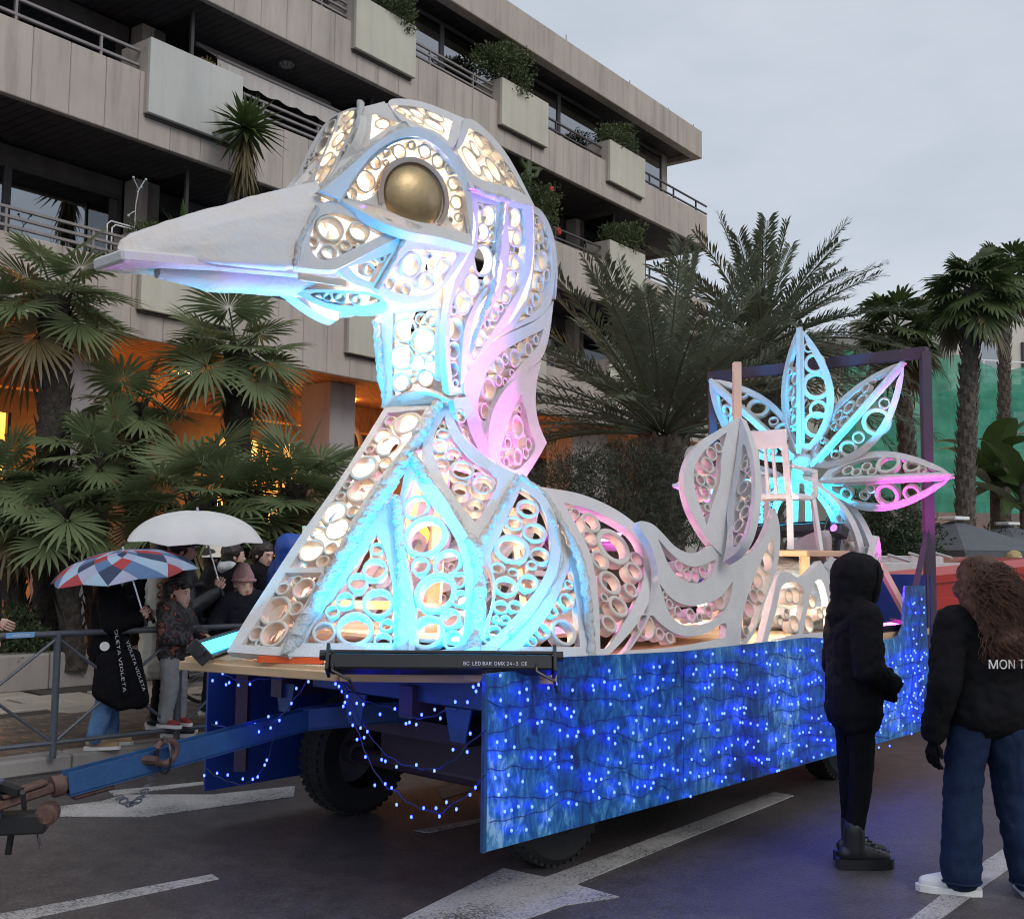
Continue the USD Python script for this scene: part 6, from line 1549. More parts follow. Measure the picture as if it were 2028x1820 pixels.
def rotz(a): return np.array([[math.cos(a), -math.sin(a), 0], [math.sin(a), math.cos(a), 0], [0, 0, 1.0]])
def rotx(a): return np.array([[1, 0, 0], [0, math.cos(a), -math.sin(a)], [0, math.sin(a), math.cos(a)]])

def hand(w, d, back, side, curl=.5, s=1.0):
    """A hand at the wrist w, pointing along d, back of the hand towards back; side +1 / -1 puts the thumb on either side."""
    d = np.asarray(d, float); d /= np.linalg.norm(d)
    back = np.asarray(back, float); back = back - d * np.dot(back, d); back /= np.linalg.norm(back)
    x = np.cross(d, back) * side
    ms = [Manifold.batch_hull([Manifold.sphere(.017 * s, 10).translate((w + d * .01 * s).tolist())] + [Manifold.sphere(.012 * s, 10).translate((w + d * .085 * s + x * o * s).tolist()) for o in (-.030, -.010, .010, .030)])]
    for o, L in ((-.032, .062), (-.011, .075), (.011, .08), (.032, .072)):
        p = w + d * .085 * s + x * o * s
        dd = d
        for k, l in enumerate((.45, .32, .25)):
            a = curl * (.9 if k else .6)
            dd = dd * math.cos(a) - back * math.sin(a)
            dd /= np.linalg.norm(dd)
            q = p + dd * L * l * 1.05 * s
            ms.append(Manifold.batch_hull([Manifold.sphere(.0092 * s, 8).translate(p.tolist()), Manifold.sphere(.0082 * s, 8).translate(q.tolist())]))
            p = q
    p = w + d * .03 * s + x * .022 * s
    for k, dd in enumerate((d * .7 + x * .7, d * .95 + x * .1 - back * curl * .5)):
        dd = dd / np.linalg.norm(dd); q = p + dd * .036 * s
        ms.append(Manifold.batch_hull([Manifold.sphere(.0115 * s, 8).translate(p.tolist()), Manifold.sphere(.0095 * s, 8).translate(q.tolist())])); p = q
    m = Manifold.batch_boolean(ms, OpType.Add).to_mesh()
    return m.vert_properties[:, :3], m.tri_verts

SH = dict(hipL=(-.085, 0, .92), hipR=(.085, 0, .92), kneeL=(-.095, .02, .50), kneeR=(.095, .02, .50), ankL=(-.095, -.02, .09), ankR=(.095, -.02, .09),
          pelvis=(0, -.005, .97), waist=(0, 0, 1.10), chest=(0, 0, 1.27), neck=(0, -.01, 1.42), head=(0, .015, 1.575),
          shL=(-.175, 0, 1.385), shR=(.175, 0, 1.385), elL=(-.225, -.02, 1.12), elR=(.225, -.02, 1.12), wrL=(-.235, .06, .88), wrR=(.235, .06, .88))

class Fig:
    def __init__(self, label, foot, yaw, h, pose=None, head_yaw=0, head_pitch=0, group=None, hs=1.0):
        self.t = thing("person", label, "person", foot, rot=-yaw, group=group)
        self.k = h / 1.70
        self.J = {n: np.array(p, float) for n, p in SH.items()}
        for n, p in (pose or {}).items(): self.J[n] = np.array(p, float)
        self.hr = rotz(-head_yaw) @ rotx(head_pitch)
        self.hs = hs
    def H(self, p): return self.J["head"] + self.hr @ (np.asarray(p, float) * self.hs)
    def put(self, name, m, mt, smooth=True, **kw):
        v, f = arr(join(m) if isinstance(m, list) else m)
        up = kw.pop("under", None)
        return put(name, (v * self.k, f), mt, (self.t, up) if up else self.t, smooth=smooth, local=True, **kw)
    def headbones(self, g=0.0):
        H = self.H; s = self.hs
        return [[(H((-.012, -.022, .035)), .088 * s + g), (H((.012, -.022, .035)), .088 * s + g), (H((0, .03, .03)), .074 * s + g)],
                [(H((0, .025, .02)), .072 * s + g), (H((-.028, .045, -.035)), .042 * s + g), (H((.028, .045, -.035)), .042 * s + g), (H((0, .062, -.088)), .026 * s + g), (H((0, -.01, -.05)), .055 * s + g)]]
    def body(self, hands=("relaxed", "relaxed"), fingers=True, ref=.03):
        J = self.J
        b = self.headbones() + [[(J["neck"] - (0, 0, .04), .058), (self.H((0, -.01, -.05)), .052)]]
        b += [[(self.H((0, .083, .012)), .010), (self.H((0, .105, -.022)), .014), (self.H((-.012, .09, -.028)), .010), (self.H((.012, .09, -.028)), .010)]]
        b += [[(J["neck"] + (0, 0, -.06), .07), (J["shL"], .055), (J["shR"], .055), (J["chest"], .12)], [(J["chest"] + (-.05, 0, 0), .105), (J["chest"] + (.05, 0, 0), .105), (J["waist"], .11), (J["pelvis"] + (-.05, 0, 0), .11), (J["pelvis"] + (.05, 0, 0), .11)]]
        for s in "LR":
            b += [[(J["sh" + s], .052), (J["el" + s], .038)], [(J["el" + s], .038), (J["wr" + s], .026)], [(J["hip" + s], .085), (J["knee" + s], .055)], [(J["knee" + s], .052), (J["ank" + s], .038)], [(J["ank" + s], .035), (np.array([J["ank" + s][0], J["ank" + s][1] + .04, .06]), .02)]]
        m = [blob(b, ref, 5)]
        if fingers:
            for s, sg in (("L", -1), ("R", 1)):
                d = J["wr" + s] - J["el" + s]
                hd = getattr(self, "hand" + s, None)
                if hd is None: m.append(hand(J["wr" + s], d, np.array([sg, -.2, .1]), -1 if s == "L" else 1, .35))
                else: m.append(hand(J["wr" + s], hd[0], hd[1], hd[2], hd[3]))
        bp = self.put("body", m, "skin")
        for s in (-1, 1):
            e = self.H((.034 * s, .088, .018))
            self.put("eye", ball(e, (.0125 * self.hs, .008, .0075 * self.hs), 2), "eyewhite", under=bp)
            self.put("iris", ball(e + self.hr @ np.array([0, .0065, 0]), .0058 * self.hs, 2), "eyedark", under=bp)
            self.put("eyebrow", tube([self.H((.018 * s, .099, .034)), self.H((.036 * s, .097, .040)), self.H((.054 * s, .082, .034))], .004, 5), getattr(self, "browm", "hair_dark"), under=bp)
            self.put("ear", ball(self.H((.088 * s, -.01, .0)), (.012, .022, .032), 2), "skin", under=bp)
        self.put("lips", ball(self.H((0, .086, -.058)), (.024 * self.hs, .010, .009 * self.hs), 2), "lip", under=bp)
        return bp
    def top(self, m, name="jacket", puff=.03, hem=.80, flare=.0, sleeves=True, noise=.010, seed=1, hood=None, ref=.028, collar=True, it=6):
        J = self.J
        hp = np.array([0, 0, hem])
        px = J["pelvis"]
        b = [[(J["neck"] + (0, 0, -.05), .072 + puff * .5), (J["shL"], .058 + puff), (J["shR"], .058 + puff), (J["chest"], .125 + puff * .7)],
             [(J["chest"] + (-.06, 0, 0), .105 + puff), (J["chest"] + (.06, 0, 0), .105 + puff), (J["waist"] + (-.05, .01, 0), .11 + puff), (J["waist"] + (.05, .01, 0), .11 + puff)],
             [(J["waist"] + (-.05, .01, 0), .11 + puff), (J["waist"] + (.05, .01, 0), .11 + puff), ((px[0] - .06 - flare, px[1], hem + .1), .105 + puff), ((px[0] + .06 + flare, px[1], hem + .1), .105 + puff)]]
        if collar: b.append([(J["neck"] + (0, 0, -.03), .075 + puff * .4), (J["neck"] + (0, .0, .03), .068 + puff * .3)])
        if sleeves:
            for s in "LR":
                b += [[(J["sh" + s], .058 + puff), (J["el" + s], .05 + puff * .8)], [(J["el" + s], .05 + puff * .8), (J["wr" + s] + (J["el" + s] - J["wr" + s]) * .08, .038 + puff * .55)]]
        if hood: b += hood
        self.put(name, blob(b, ref, it, noise=noise, nseed=seed), m)
    def trousers(self, m, thigh=.095, knee=.07, ank=.055, noise=.008, seed=2, name="trousers", low=.0):
        J = self.J; b = [[(J["pelvis"] + (-.05, 0, 0), .118), (J["pelvis"] + (.05, 0, 0), .118), (J["hipL"], thigh), (J["hipR"], thigh)]]
        for s in "LR":
            b += [[(J["hip" + s], thigh), (J["knee" + s], knee)], [(J["knee" + s], knee), (J["ank" + s] + (0, 0, .02 + low), ank)]]
        self.put(name, blob(b, .03, 5, noise=noise, nseed=seed), m)
    def shoes(self, m, sole="sole", yawL=0, yawR=0, big=1.0, high=False, thick=.03):
        for s, ya in (("L", yawL), ("R", yawR)):
            a = self.J["ank" + s]; R = rotz(-ya)
            P_ = lambda x, y, z: np.array([a[0], a[1], 0]) + R @ (np.array([x, y, z]) * [big, big, 1])
            b = [[(P_(0, -.05, .055 + thick * .5), .038), (P_(0, .02, .07 + thick * .5), .036), (P_(0, .09, .042 + thick * .5), .040), (P_(0, .165, .032 + thick * .5), .030)]]
            if high: b.append([(P_(0, .0, .09), .056), (P_(0, .0, .215), .060)])
            sp = self.put("shoe", blob(b, .018, 3), m)
            so = Manifold.hull_points(np.array([P_(x * w, y, z) for y, w in ((-.092, .026), (-.05, .042), (.05, .042), (.13, .048), (.185, .034), (.205, .012)) for x in (-1, 1) for z in (0.002, thick)]))
            self.put("sole", so, sole, smooth=25, under=sp)
            if not high:
                self.put("laces", [tube([P_(-.025, .055 + .02 * k, .098 - .012 * k + thick * .3), P_(0, .06 + .02 * k, .108 - .012 * k + thick * .3), P_(.025, .055 + .02 * k, .098 - .012 * k + thick * .3)], .004, 5) for k in range(3)], "sole", under=sp, kind="stuff")
    def hair(self, m, bones, name="hair", noise=.012, seed=3, ref=.02):
        self.put(name, blob(bones, ref, 3, noise=noise, nseed=seed), m)
    def cap_hair(self, m, extra=(), g=.012):
        H = self.H; s = self.hs
        self.hair(m, [[(H((-.012, -.034, .045)), .088 * s + g), (H((.012, -.034, .045)), .088 * s + g), (H((0, .005, .062)), .074 * s + g)], [(H((0, -.05, .0)), .075 * s + g), (H((0, -.055, -.05)), .055 * s + g)]] + list(extra))

def hoodbones(F, g=.02, open_=.05):
    H = F.H
    return [[(H((-.02, -.03, .04)), .098 + g), (H((.02, -.03, .04)), .098 + g), (H((0, .03, .05)), .085 + g), (H((0, .02, -.06)), .085 + g), (H((0, -.03, -.08)), .09 + g)], [(H((0, -.03, -.08)), .09 + g), (F.J["neck"] + (0, -.02, -.04), .10 + g)]]

# --- the two close to the camera
ft = onz(1697, 1710, 0)
P1_ = Fig("person all in black with the hood up and platform boots, hands in the front pocket", ft, math.radians(84), 1.63,
    dict(wrR=(.10, .20, 1.0), wrL=(-.10, .20, 1.0), elR=(.225, -.02, 1.10), elL=(-.22, -.02, 1.08), ankL=(-.07, .0, .12), ankR=(.085, -.05, .12), kneeL=(-.08, .0, .52), kneeR=(.085, .0, .52), head=(0, .03, 1.58)), head_pitch=-.12)
P1_.body(fingers=False)
P1_.top("cloth_black", "hooded_sweatshirt", puff=.03, hem=.74, flare=.0, noise=.012, ref=.018, seed=5, hood=hoodbones(P1_, .022))
P1_.put("hood_rim", tube([P1_.H((.115 * math.cos(a), .075 + .03 * math.sin(a) * .4, .0 + .125 * math.sin(a))) for a in np.linspace(0, 2 * math.pi, 24, endpoint=False)], .014, 8, closed=True), "cloth_black")
P1_.put("pocket", blob([[((-.13, .175, .93), .022), ((.13, .175, .93), .022), ((-.09, .175, 1.08), .02), ((.09, .175, 1.08), .02)]], .03, 4), "cloth_black")
P1_.trousers("cloth_black", .088, .062, .048, seed=8, name="leggings")
P1_.shoes("black", "black_metal", .0, .05, 1.08, high=True, thick=.055)
for s, x in (("L", -.07), ("R", .085)):
    P1_.put("bootlaces", [tube([(x - .03, .02 + .02 * k, .16 - .022 * k), (x, .035 + .022 * k, .165 - .022 * k), (x + .03, .02 + .02 * k, .16 - .022 * k)], .005, 5) for k in range(4)], "frame_dark", kind="stuff")

ft = (onz(1893, 1762, 0) + onz(2034, 1778, 0)) / 2
P2_ = Fig("woman with long curly brown hair, black sweatshirt, wide dark jeans and white trainers", ft, math.radians(-10), 1.63,
    dict(ankL=(-.155, .02, .09), ankR=(.185, -.06, .09), kneeL=(-.13, .03, .50), kneeR=(.14, .0, .50), wrL=(-.285, .03, .80), elL=(-.265, -.05, 1.08), wrR=(.27, .06, .84), elR=(.255, -.04, 1.08)), head_yaw=.35)
P2_.body(fingers=False)
P2_.top("cloth_black", "sweatshirt", puff=.036, hem=.82, flare=.01, noise=.013, ref=.018, seed=9)
P2_.trousers("jeans_dark", .108, .092, .100, noise=.014, seed=12, name="jeans")
P2_.put("hem", [tube([P2_.J["ank" + s] + np.array([.098 * math.cos(a), .098 * math.sin(a), -.02]) for a in np.linspace(0, 2 * math.pi, 24, endpoint=False)], .007, 6, closed=True) for s in "LR"], "jeans_dark", kind="stuff")
P2_.shoes("white_shoe", "sole", math.radians(-62), math.radians(20), 1.08, thick=.035)
gl = [hand(P2_.J["wrL"], (-.05, .1, -1), (-1, -.3, 0), -1, .45, 1.08), hand(P2_.J["wrR"], (.05, .1, -1), (1, -.3, 0), 1, .45, 1.08)]
P2_.put("gloves", gl, "cloth_black", smooth=False, kind="stuff")
hp_ = P2_.put("hair", blob([[(P2_.H((0, -.03, .05)), .102), (P2_.H((0, .03, .05)), .098)], [(P2_.H((-.06, .02, -.03)), .06), (P2_.H((.06, .02, -.03)), .06), (P2_.H((0, -.05, -.08)), .09)], [(P2_.H((0, -.05, .03)), .105), (P2_.H((-.02, -.08, -.10)), .085), (P2_.H((.05, -.08, -.10)), .085)], [(P2_.H((-.02, -.08, -.1)), .08), (P2_.H((.05, -.08, -.1)), .085), ((.0, -.14, 1.32), .06), ((.08, -.14, 1.32), .07)]], .014, 2, noise=.026, nseed=4), "hair_brown")
hr = random.Random(9)
cv, cn, cw = [], [], []
for k in range(1100):
    a = hr.uniform(0, 2 * math.pi); sx_ = hr.gauss(0, .06)
    st_ = np.array(P2_.H((.09 * math.cos(a), -.04 + .09 * math.sin(a), .03 + .10 * hr.random())))
    end_ = np.array([hr.gauss(.05, .07), -.13 - .09 * hr.random(), hr.uniform(1.16, 1.52)])
    mid = (st_ + end_) / 2 + np.array([hr.gauss(0, .03) + (st_[0] * .6), -.06 + hr.gauss(0, .02), .05])
    ph, fr, am = hr.uniform(0, 6), hr.uniform(20, 42), hr.uniform(.010, .024)
    n_ = 22
    for i in range(n_):
        s = i / (n_ - 1)
        p = st_ * (1 - s) ** 2 + mid * 2 * s * (1 - s) + end_ * s * s
        cv.append(p + np.array([math.cos(ph + fr * s), .6 * math.sin(ph + fr * s), .4 * math.sin(ph + 1.3 * fr * s)]) * am * min(1, s * 3))
        cw.append(.0042 * (1 - .6 * s))
    cn.append(n_)
bc = UsdGeom.BasisCurves.Define(stage, numbered(hp_ + "/strands"))
bc.CreateTypeAttr("linear"); bc.CreateCurveVertexCountsAttr(Vt.IntArray(cn))
bc.CreatePointsAttr(Vt.Vec3fArray.FromNumpy((np.array(cv) * P2_.k).astype(np.float32))); bc.CreateWidthsAttr(Vt.FloatArray.FromNumpy(np.array(cw, np.float32))); bc.SetWidthsInterpolation("vertex")
UsdShade.MaterialBindingAPI.Apply(bc.GetPrim()).Bind(MT["hair_brown"]); keys(bc.GetPrim(), kind="stuff")
tm = meshkit.text_mesh("MON TO", .045, .003)
tv = np.array(tm.vertices); tv[:, 0] -= tv[:, 0].mean()
xs = tv[:, 0]
tv3 = np.stack([xs * .98 - .0, -.205 + xs ** 2 * 1.2 - tv[:, 2] * 1.0, 1.165 + tv[:, 1]], 1)
P2_.put("lettering", (tv3, tm.faces), "white_print", smooth=False)

# --- spectators at the railing
def pav(x, y): return onz(x, y, PZ)
def foot_at(x, Y):
    p = at(x, 1300, Y); return np.array([p[0], p[1], PZ])
def height_to(x, y, Y): return at(x, y, Y)[2] - PZ
def umb(label, top, axis, R, dep, mats, handle_end, seed=0, kind="plain"):
    """An open umbrella: eight gores between ribs, shaft and handle."""
    axis = np.asarray(axis, float); axis /= np.linalg.norm(axis)
    t = thing("umbrella", label, "umbrella", top)
    A = trimesh.geometry.align_vectors([0, 0, 1], axis)[:3, :3]
    nr, nt = (24, 128) if kind == "check" else (12, 64)
    def pt(i, j, off=0):
        r = i / nr; th = 2 * math.pi * j / nt
        lob = (1 - abs(((j / nt * 8) % 1) - .5) * 2)            # 0 at a rib, 1 between ribs
        rr = R * r * (1 - .085 * lob * r ** 1.3)
        z = -dep * (1 - math.sqrt(max(0, 1 - (r * .93) ** 2))) / (1 - math.sqrt(1 - .93 ** 2)) + .035 * R * lob * r
        return np.asarray(top) + A @ np.array([rr * math.cos(th), rr * math.sin(th), z - off])
    faces = {}
    for i in range(nr):
        for j in range(nt):
            for k in (0, 1):
                c = 0
                if kind == "check":
                    anti = (i + j + 1) % 8 == 0
                    ci, cj = ((i + (1 / 3 if k == 0 else 2 / 3), j + (1 / 3 if k == 0 else 2 / 3)) if anti else (i + (2 / 3 if k == 0 else 1 / 3), j + (1 / 3 if k == 0 else 2 / 3)))
                    a, b = int(math.floor((cj + ci) / 8)) % 16, int(math.floor((cj - ci) / 8)) % 16
                    c = (a * 2 + b) % len(mats)
                faces.setdefault(c, []).append((i, j, k, kind == "check" and (i + j + 1) % 8 == 0))
    for c, cells in sorted(faces.items()):
        S = Soup()
        for i, j, k, anti in cells:
            for off, fl in ((0, False), (.003, True)):
                q = [pt(i, j, off), pt(i + 1, j, off), pt(i + 1, j + 1, off), pt(i, j + 1, off)]
                tri = ([0, 1, 3] if k == 0 else [1, 2, 3]) if anti else ([0, 1, 2] if k == 0 else [0, 2, 3])
                S.add([q[x] for x in tri], [[0, 2, 1]] if fl else [[0, 1, 2]])
        m = trimesh.Trimesh(*S.mesh(), process=True)
        put("canopy", (np.array(m.vertices), np.array(m.faces)), mats[c], t, smooth=True if kind != "check" else 60)
    for k in range(8):
        put("rib", tube([pt(i, k * nt // 8, .012) for i in range(0, nr + 1, 2)], .004, 5), "frame_dark", t)
        q = pt(nr // 2, k * nt // 8, .012)
        put("stretcher", tube([q, np.asarray(top) - axis * dep * 1.35], .003, 5), "steel", t)
    he = np.asarray(handle_end, float)
    put("shaft", tube([np.asarray(top) + axis * .03, he], .009, 8), "steel", t)
    ax2 = (he - top) / np.linalg.norm(he - top)
    put("handle", tube([he - ax2 * .02, he + ax2 * .10], .016, 8), "black", t)
    return t

# woman in jeans with the checkered umbrella
F = Fig("woman in blue jeans and black coat holding the checkered umbrella and a phone", pav(206, 1480), math.radians(72), height_to(206, 1106, pav(206, 1480)[1]),
    dict(wrR=(.12, .24, 1.16), elR=(.24, .03, 1.12), wrL=(-.06, .29, 1.14), elL=(-.22, .06, 1.12), ankL=(-.13, .04, .09), ankR=(.10, -.07, .09)), head_pitch=-.35)
F.handR = ((.0, .7, .7), (1, 0, 0), 1, 1.0); F.handL = ((.1, .7, .6), (-1, 0, 0), -1, .9)
F.body(); F.browm = "hair_dark"
F.top("cloth_black", "coat", puff=.06, hem=.78, flare=.03, noise=.012, seed=21)
F.trousers("jeans", .12, .095, .075, noise=.012, seed=22, name="jeans")
F.shoes("tan_shoe", "sole", .15, .1, 1.05, thick=.03)
F.cap_hair("hair_dark", [[(F.H((0, -.06, 0)), .08), (F.J["neck"] + (0, -.07, 0), .07)]])
F.put("scarf", blob([[(F.J["neck"] + (-.05, .03, .02), .055), (F.J["neck"] + (.05, .03, .02), .055), (F.J["neck"] + (0, .08, .045), .05)], [(F.J["neck"] + (-.06, -.03, .03), .055), (F.J["neck"] + (.06, -.03, .03), .055)]], .02, 3, noise=.014, nseed=6), "scarf")
F.put("glasses", [tube([F.H((.034 * s + .024 * math.cos(a), .104, .018 + .019 * math.sin(a))) for a in np.linspace(0, 6.28, 14, endpoint=False)], .003, 5, closed=True) for s in (-1, 1)] + [tube([F.H((.058 * s, .10, .02)), F.H((.088 * s, .0, .015))], .003, 5) for s in (-1, 1)], "black", kind="stuff")
def Fw(F, p): return F.t.loc + np.linalg.inv(F.t.inv) @ (np.asarray(p) * F.k)
wr = Fw(F, (.115, .29, 1.20))
utop = at(243, 1090, wr[1] - .05)
umb("open umbrella checkered in blue, pale blue, navy and red", utop, (-.10, -.12, 1), .56, .20, [mat("cloth_midblue", (.10, .19, .36), .6, var=.05), mat("cloth_paleblue", (.38, .52, .66), .6, var=.05), mat("cloth_navy", (.025, .045, .10), .6, var=.05), mat("cloth_red", (.42, .04, .05), .6, var=.05), mat("cloth_lilac", (.40, .43, .58), .6, var=.05)], wr, kind="check")
ph = Fw(F, (-.04, .36, 1.19))
t = thing("phone", "dark phone in the hand of the woman with the checkered umbrella", "phone", ph)
put("body", cbox(ph, (.004, .0, .002), (.0, .036, .0), (-.03, 0, .07), .003), "black", t)
put("screen", cbox(ph + (.0045, -.0, .0), (.0005, 0, .0003), (0, .032, 0), (-.027, 0, .063), .0002), "frame_dark", t)
bg = Fw(F, (.24, .10, .62))
B = thing("shoulder_bag", "black shoulder bag with two white lettered straps hanging in front of blue jeans", "bag", bg)
yx = math.radians(72); fwd = np.array([math.sin(yx), math.cos(yx), 0]); rgt = np.array([math.cos(yx), -math.sin(yx), 0])
bm = blob([[(bg + fwd * a + np.array([0, 0, z]), .06) for a, z in ((-.10, .16), (.10, .18), (.17, -.15), (-.12, -.08), (.02, -.17))]], .03, 4, noise=.01, nseed=4)
put("bag_body", bm, "cloth_black", B, smooth=True)
for a, b, off in ((Fw(F, (.235, .05, 1.18)), bg + fwd * .06 + rgt * .088 + np.array([0, 0, -.10]), 0), (Fw(F, (.25, .16, 1.0)), bg + fwd * .2 + rgt * .088 + np.array([0, 0, -.08]), 1)):
    a = a + rgt * .055
    d = (b - a) / np.linalg.norm(b - a)
    n_ = rgt - d * np.dot(rgt, d); n_ /= np.linalg.norm(n_)
    sp_ = put("strap", bar(a, b, .006, .034, up=n_) if False else obox((a + b) / 2, d * np.linalg.norm(b - a) / 2, np.cross(n_, d) * .018, n_ * .003), "cloth_black", B)
    L_ = np.linalg.norm(b - a)
    tx_ = meshkit.text_mesh("VIOLETA VIOLETA", .023, .001)
    tv = np.array(tx_.vertices); sc = L_ * .92 / np.ptp(tv[:, 0]); 
    put("strap_lettering", (a + d * .02 + tv[:, :1] * sc * d + (tv[:, 1:2] - .0115) * .85 * np.cross(n_, d) * -1.1 * -1 + n_ * (.0035 + tv[:, 2:3]), tx_.faces), "scarf", (B, sp_))
q = Fw(F, (.265, .0, 1.0)) + rgt * .02
put("badge", lathe([(0, 0), (.035, 0), (.035, .004), (0, .004)], Fw(F, (.30, -.02, .93)), 20, rgt), "white_print", B)

# woman with the white umbrella
Yw = 9.35
F = Fig("woman in a black puffer jacket and black cap holding the white umbrella", foot_at(352, Yw), math.radians(78), height_to(352, 1062, Yw) - .01,
    dict(wrR=(.12, .30, 1.24), elR=(.25, .07, 1.08), wrL=(-.12, .28, 1.05), elL=(-.24, .05, 1.08)))
F.handR = ((.0, .4, .9), (1, 0, 0), 1, 1.1)
F.body()
F.top("puffer", "puffer_jacket", puff=.06, hem=.74, noise=.006, seed=31)
for k in range(6):
    z = .86 + .085 * k
    F.put("quilt_roll", tube([(.185 * math.cos(a) * (1.06 if z < 1.2 else 1), .165 * math.sin(a) + .005, z) for a in np.linspace(0, 2 * math.pi, 26, endpoint=False)], .035, 8, closed=True), "puffer")
F.trousers("cloth_black", .10, .075, .06, seed=32)
F.shoes("black", "sole", 0, .1, thick=.03)
F.cap_hair("hair_dark", [[(F.H((0, -.075, -.02)), .06), (F.H((0, -.10, -.05)), .045)]])
F.put("cap", blob([[(F.H((-.02, -.02, .085)), .095), (F.H((.02, -.02, .085)), .095), (F.H((0, .02, .08)), .088)], [(F.H((-.05, .09, .075)), .014), (F.H((.05, .09, .075)), .014), (F.H((0, .15, .058)), .012)]], .02, 2), "cloth_black")
F.put("collar_scarf", blob([[(F.J["neck"] + (0, .05, .02), .08), (F.J["neck"] + (0, -.03, .05), .08), (F.J["neck"] + (0, .07, .06), .055)]], .025, 3, noise=.01), "cloth_black")
wr = Fw(F, (.115, .335, 1.30)); utop = at(390, 1012, wr[1] - .05)
umb("open plain white umbrella with thin grey ribs", utop, (.03, -.10, 1), .57, .24, ["umb_white"], wr)
# cream coat with backpack, behind the checkered umbrella
Yc = 9.75
F = Fig("person in a long cream coat carrying a black backpack, head hidden by the checkered umbrella", foot_at(318, Yc), math.radians(70), 1.62)
F.body(); F.top("cream", "coat", puff=.075, hem=.52, flare=.05, noise=.014, seed=35); F.trousers("cloth_black", seed=36); F.shoes("black", "sole"); F.cap_hair("hair_dark")
bp0 = Fw(F, (.05, -.27, 1.18))
t = thing("backpack", "black backpack on the back of the person in the cream coat", "backpack", bp0)
put("bag", blob([[(bp0 + np.array([a, b, c]), .09) for a, b, c in ((-.07, -.02, .15), (.07, .02, .15), (-.08, -.03, -.17), (.08, .03, -.17))]], .03, 4, noise=.012), "cloth_black", t, smooth=True)
put("pocket", blob([[(bp0 + np.array([a, -.09, c]), .04) for a, c in ((-.07, -.02), (.07, -.02), (-.07, -.15), (.07, -.15))]], .03, 3), "cloth_black", t, smooth=True)
put("key_ring", tube([bp0 + np.array([.02 + .02 * math.cos(a), -.12, .20 + .025 * math.sin(a)]) for a in np.linspace(0, 6.28, 14, endpoint=False)], .005, 5, closed=True), "gold", t)

# fence geometry first: the boy stands on its lower rail
FP1, FP2 = onz(104, 1501, PZ), onz(349, 1472, PZ)
fdir = (FP2 - FP1) / np.linalg.norm(FP2 - FP1); FSP = float(np.linalg.norm(FP2 - FP1))
FH = at(125, 1255, FP1[1])[2] - PZ
fn = np.array([-fdir[1], fdir[0], 0])
RLZ = PZ + .11
fence = thing("street_railing", "grey iron street railing of crossed bars with ball bosses along the kerb", "railing", FP1)
for k in range(-2, 4):
    p = FP1 + fdir * FSP * k
    put("post", tube([p, p + (0, 0, FH)], .026, 10), "iron_grey", fence, smooth=40)
    a, b = p, p + fdir * FSP
    put("top_rail", tube([a + (0, 0, FH), b + (0, 0, FH)], .024, 10), "iron_grey", fence, smooth=40)
    put("bottom_rail", tube([a + (0, 0, RLZ - PZ), b + (0, 0, RLZ - PZ)], .018, 8), "iron_grey", fence, smooth=40)
    put("diagonal", tube([a + (0, 0, FH - .03), b + (0, 0, RLZ - PZ)], .012, 7), "iron_grey", fence, smooth=40)
    put("diagonal", tube([a + (0, 0, RLZ - PZ), b + (0, 0, FH - .03)], .012, 7), "iron_grey", fence, smooth=40)
    put("ball_boss", ball((a + b) / 2 + (0, 0, (FH + RLZ - PZ - .03) / 2), .052, 3), "iron_grey", fence, smooth=True)
lb = FP1 - fdir * .28 + np.array([0, 0, FH + .004])
lp_ = put("label", obox(lb - fn * .024, fdir * .10, (0, 0, .020), fn * .003), "label_blue", fence)
tx_ = meshkit.text_mesh("estacionar", .018, .001); tv = np.array(tx_.vertices); tv[:, 0] -= tv[:, 0].mean()
put("label_lettering", (lb - fn * .0275 + tv[:, :1] * fdir + (tv[:, 1:2] - .008) * np.array([0, 0, 1.0]) - fn * tv[:, 2:3], tx_.faces), "white_print", (fence, lp_))

# the boy on the lower rail
bp_ = FP2 - fdir * .02 + fn * .05
Fb_foot = np.array([bp_[0], bp_[1], RLZ + .02])
hb = at(352, 1160, bp_[1])[2] - Fb_foot[2]
F = Fig("small boy in dark camouflage hood and grey joggers standing on the railing's lower rail", Fb_foot, math.radians(105), hb / .98,
    dict(head=(0, .03, 1.55), wrR=(.06, .24, 1.03), elR=(.25, .05, 1.08), wrL=(-.16, .28, 1.10), elL=(-.26, .06, 1.12), ankL=(-.11, .02, .09), ankR=(.11, -.02, .09), chest=(0, .02, 1.24), neck=(0, .0, 1.36)), hs=1.45)
F.handR = ((.0, .3, -.9), (.2, 1, 0), 1, 1.0); F.handL = ((.1, .8, -.3), (-.2, .3, 1), -1, .9)
F.body()
hb_ = [[(F.H((-.02, -.035, .05)), .128), (F.H((.02, -.035, .05)), .128), (F.H((0, -.03, -.08)), .115), (F.H((0, .005, .07)), .115)], [(F.H((0, -.03, -.08)), .115), (F.J["neck"] + (0, -.03, -.06), .12)]]
F.top("camo", "hooded_top", puff=.07, hem=.80, noise=.012, seed=41, hood=hb_)
F.put("hair", blob([[(F.H((-.05, .07, .075)), .035), (F.H((.05, .07, .075)), .035), (F.H((0, .08, .085)), .03)]], .02, 2, noise=.015), "hair_dark")
F.trousers("grey_knit", .12, .105, .085, noise=.014, seed=42, name="joggers")
F.shoes("red_shoe", "sole", .3, .1, 1.15, thick=.04)
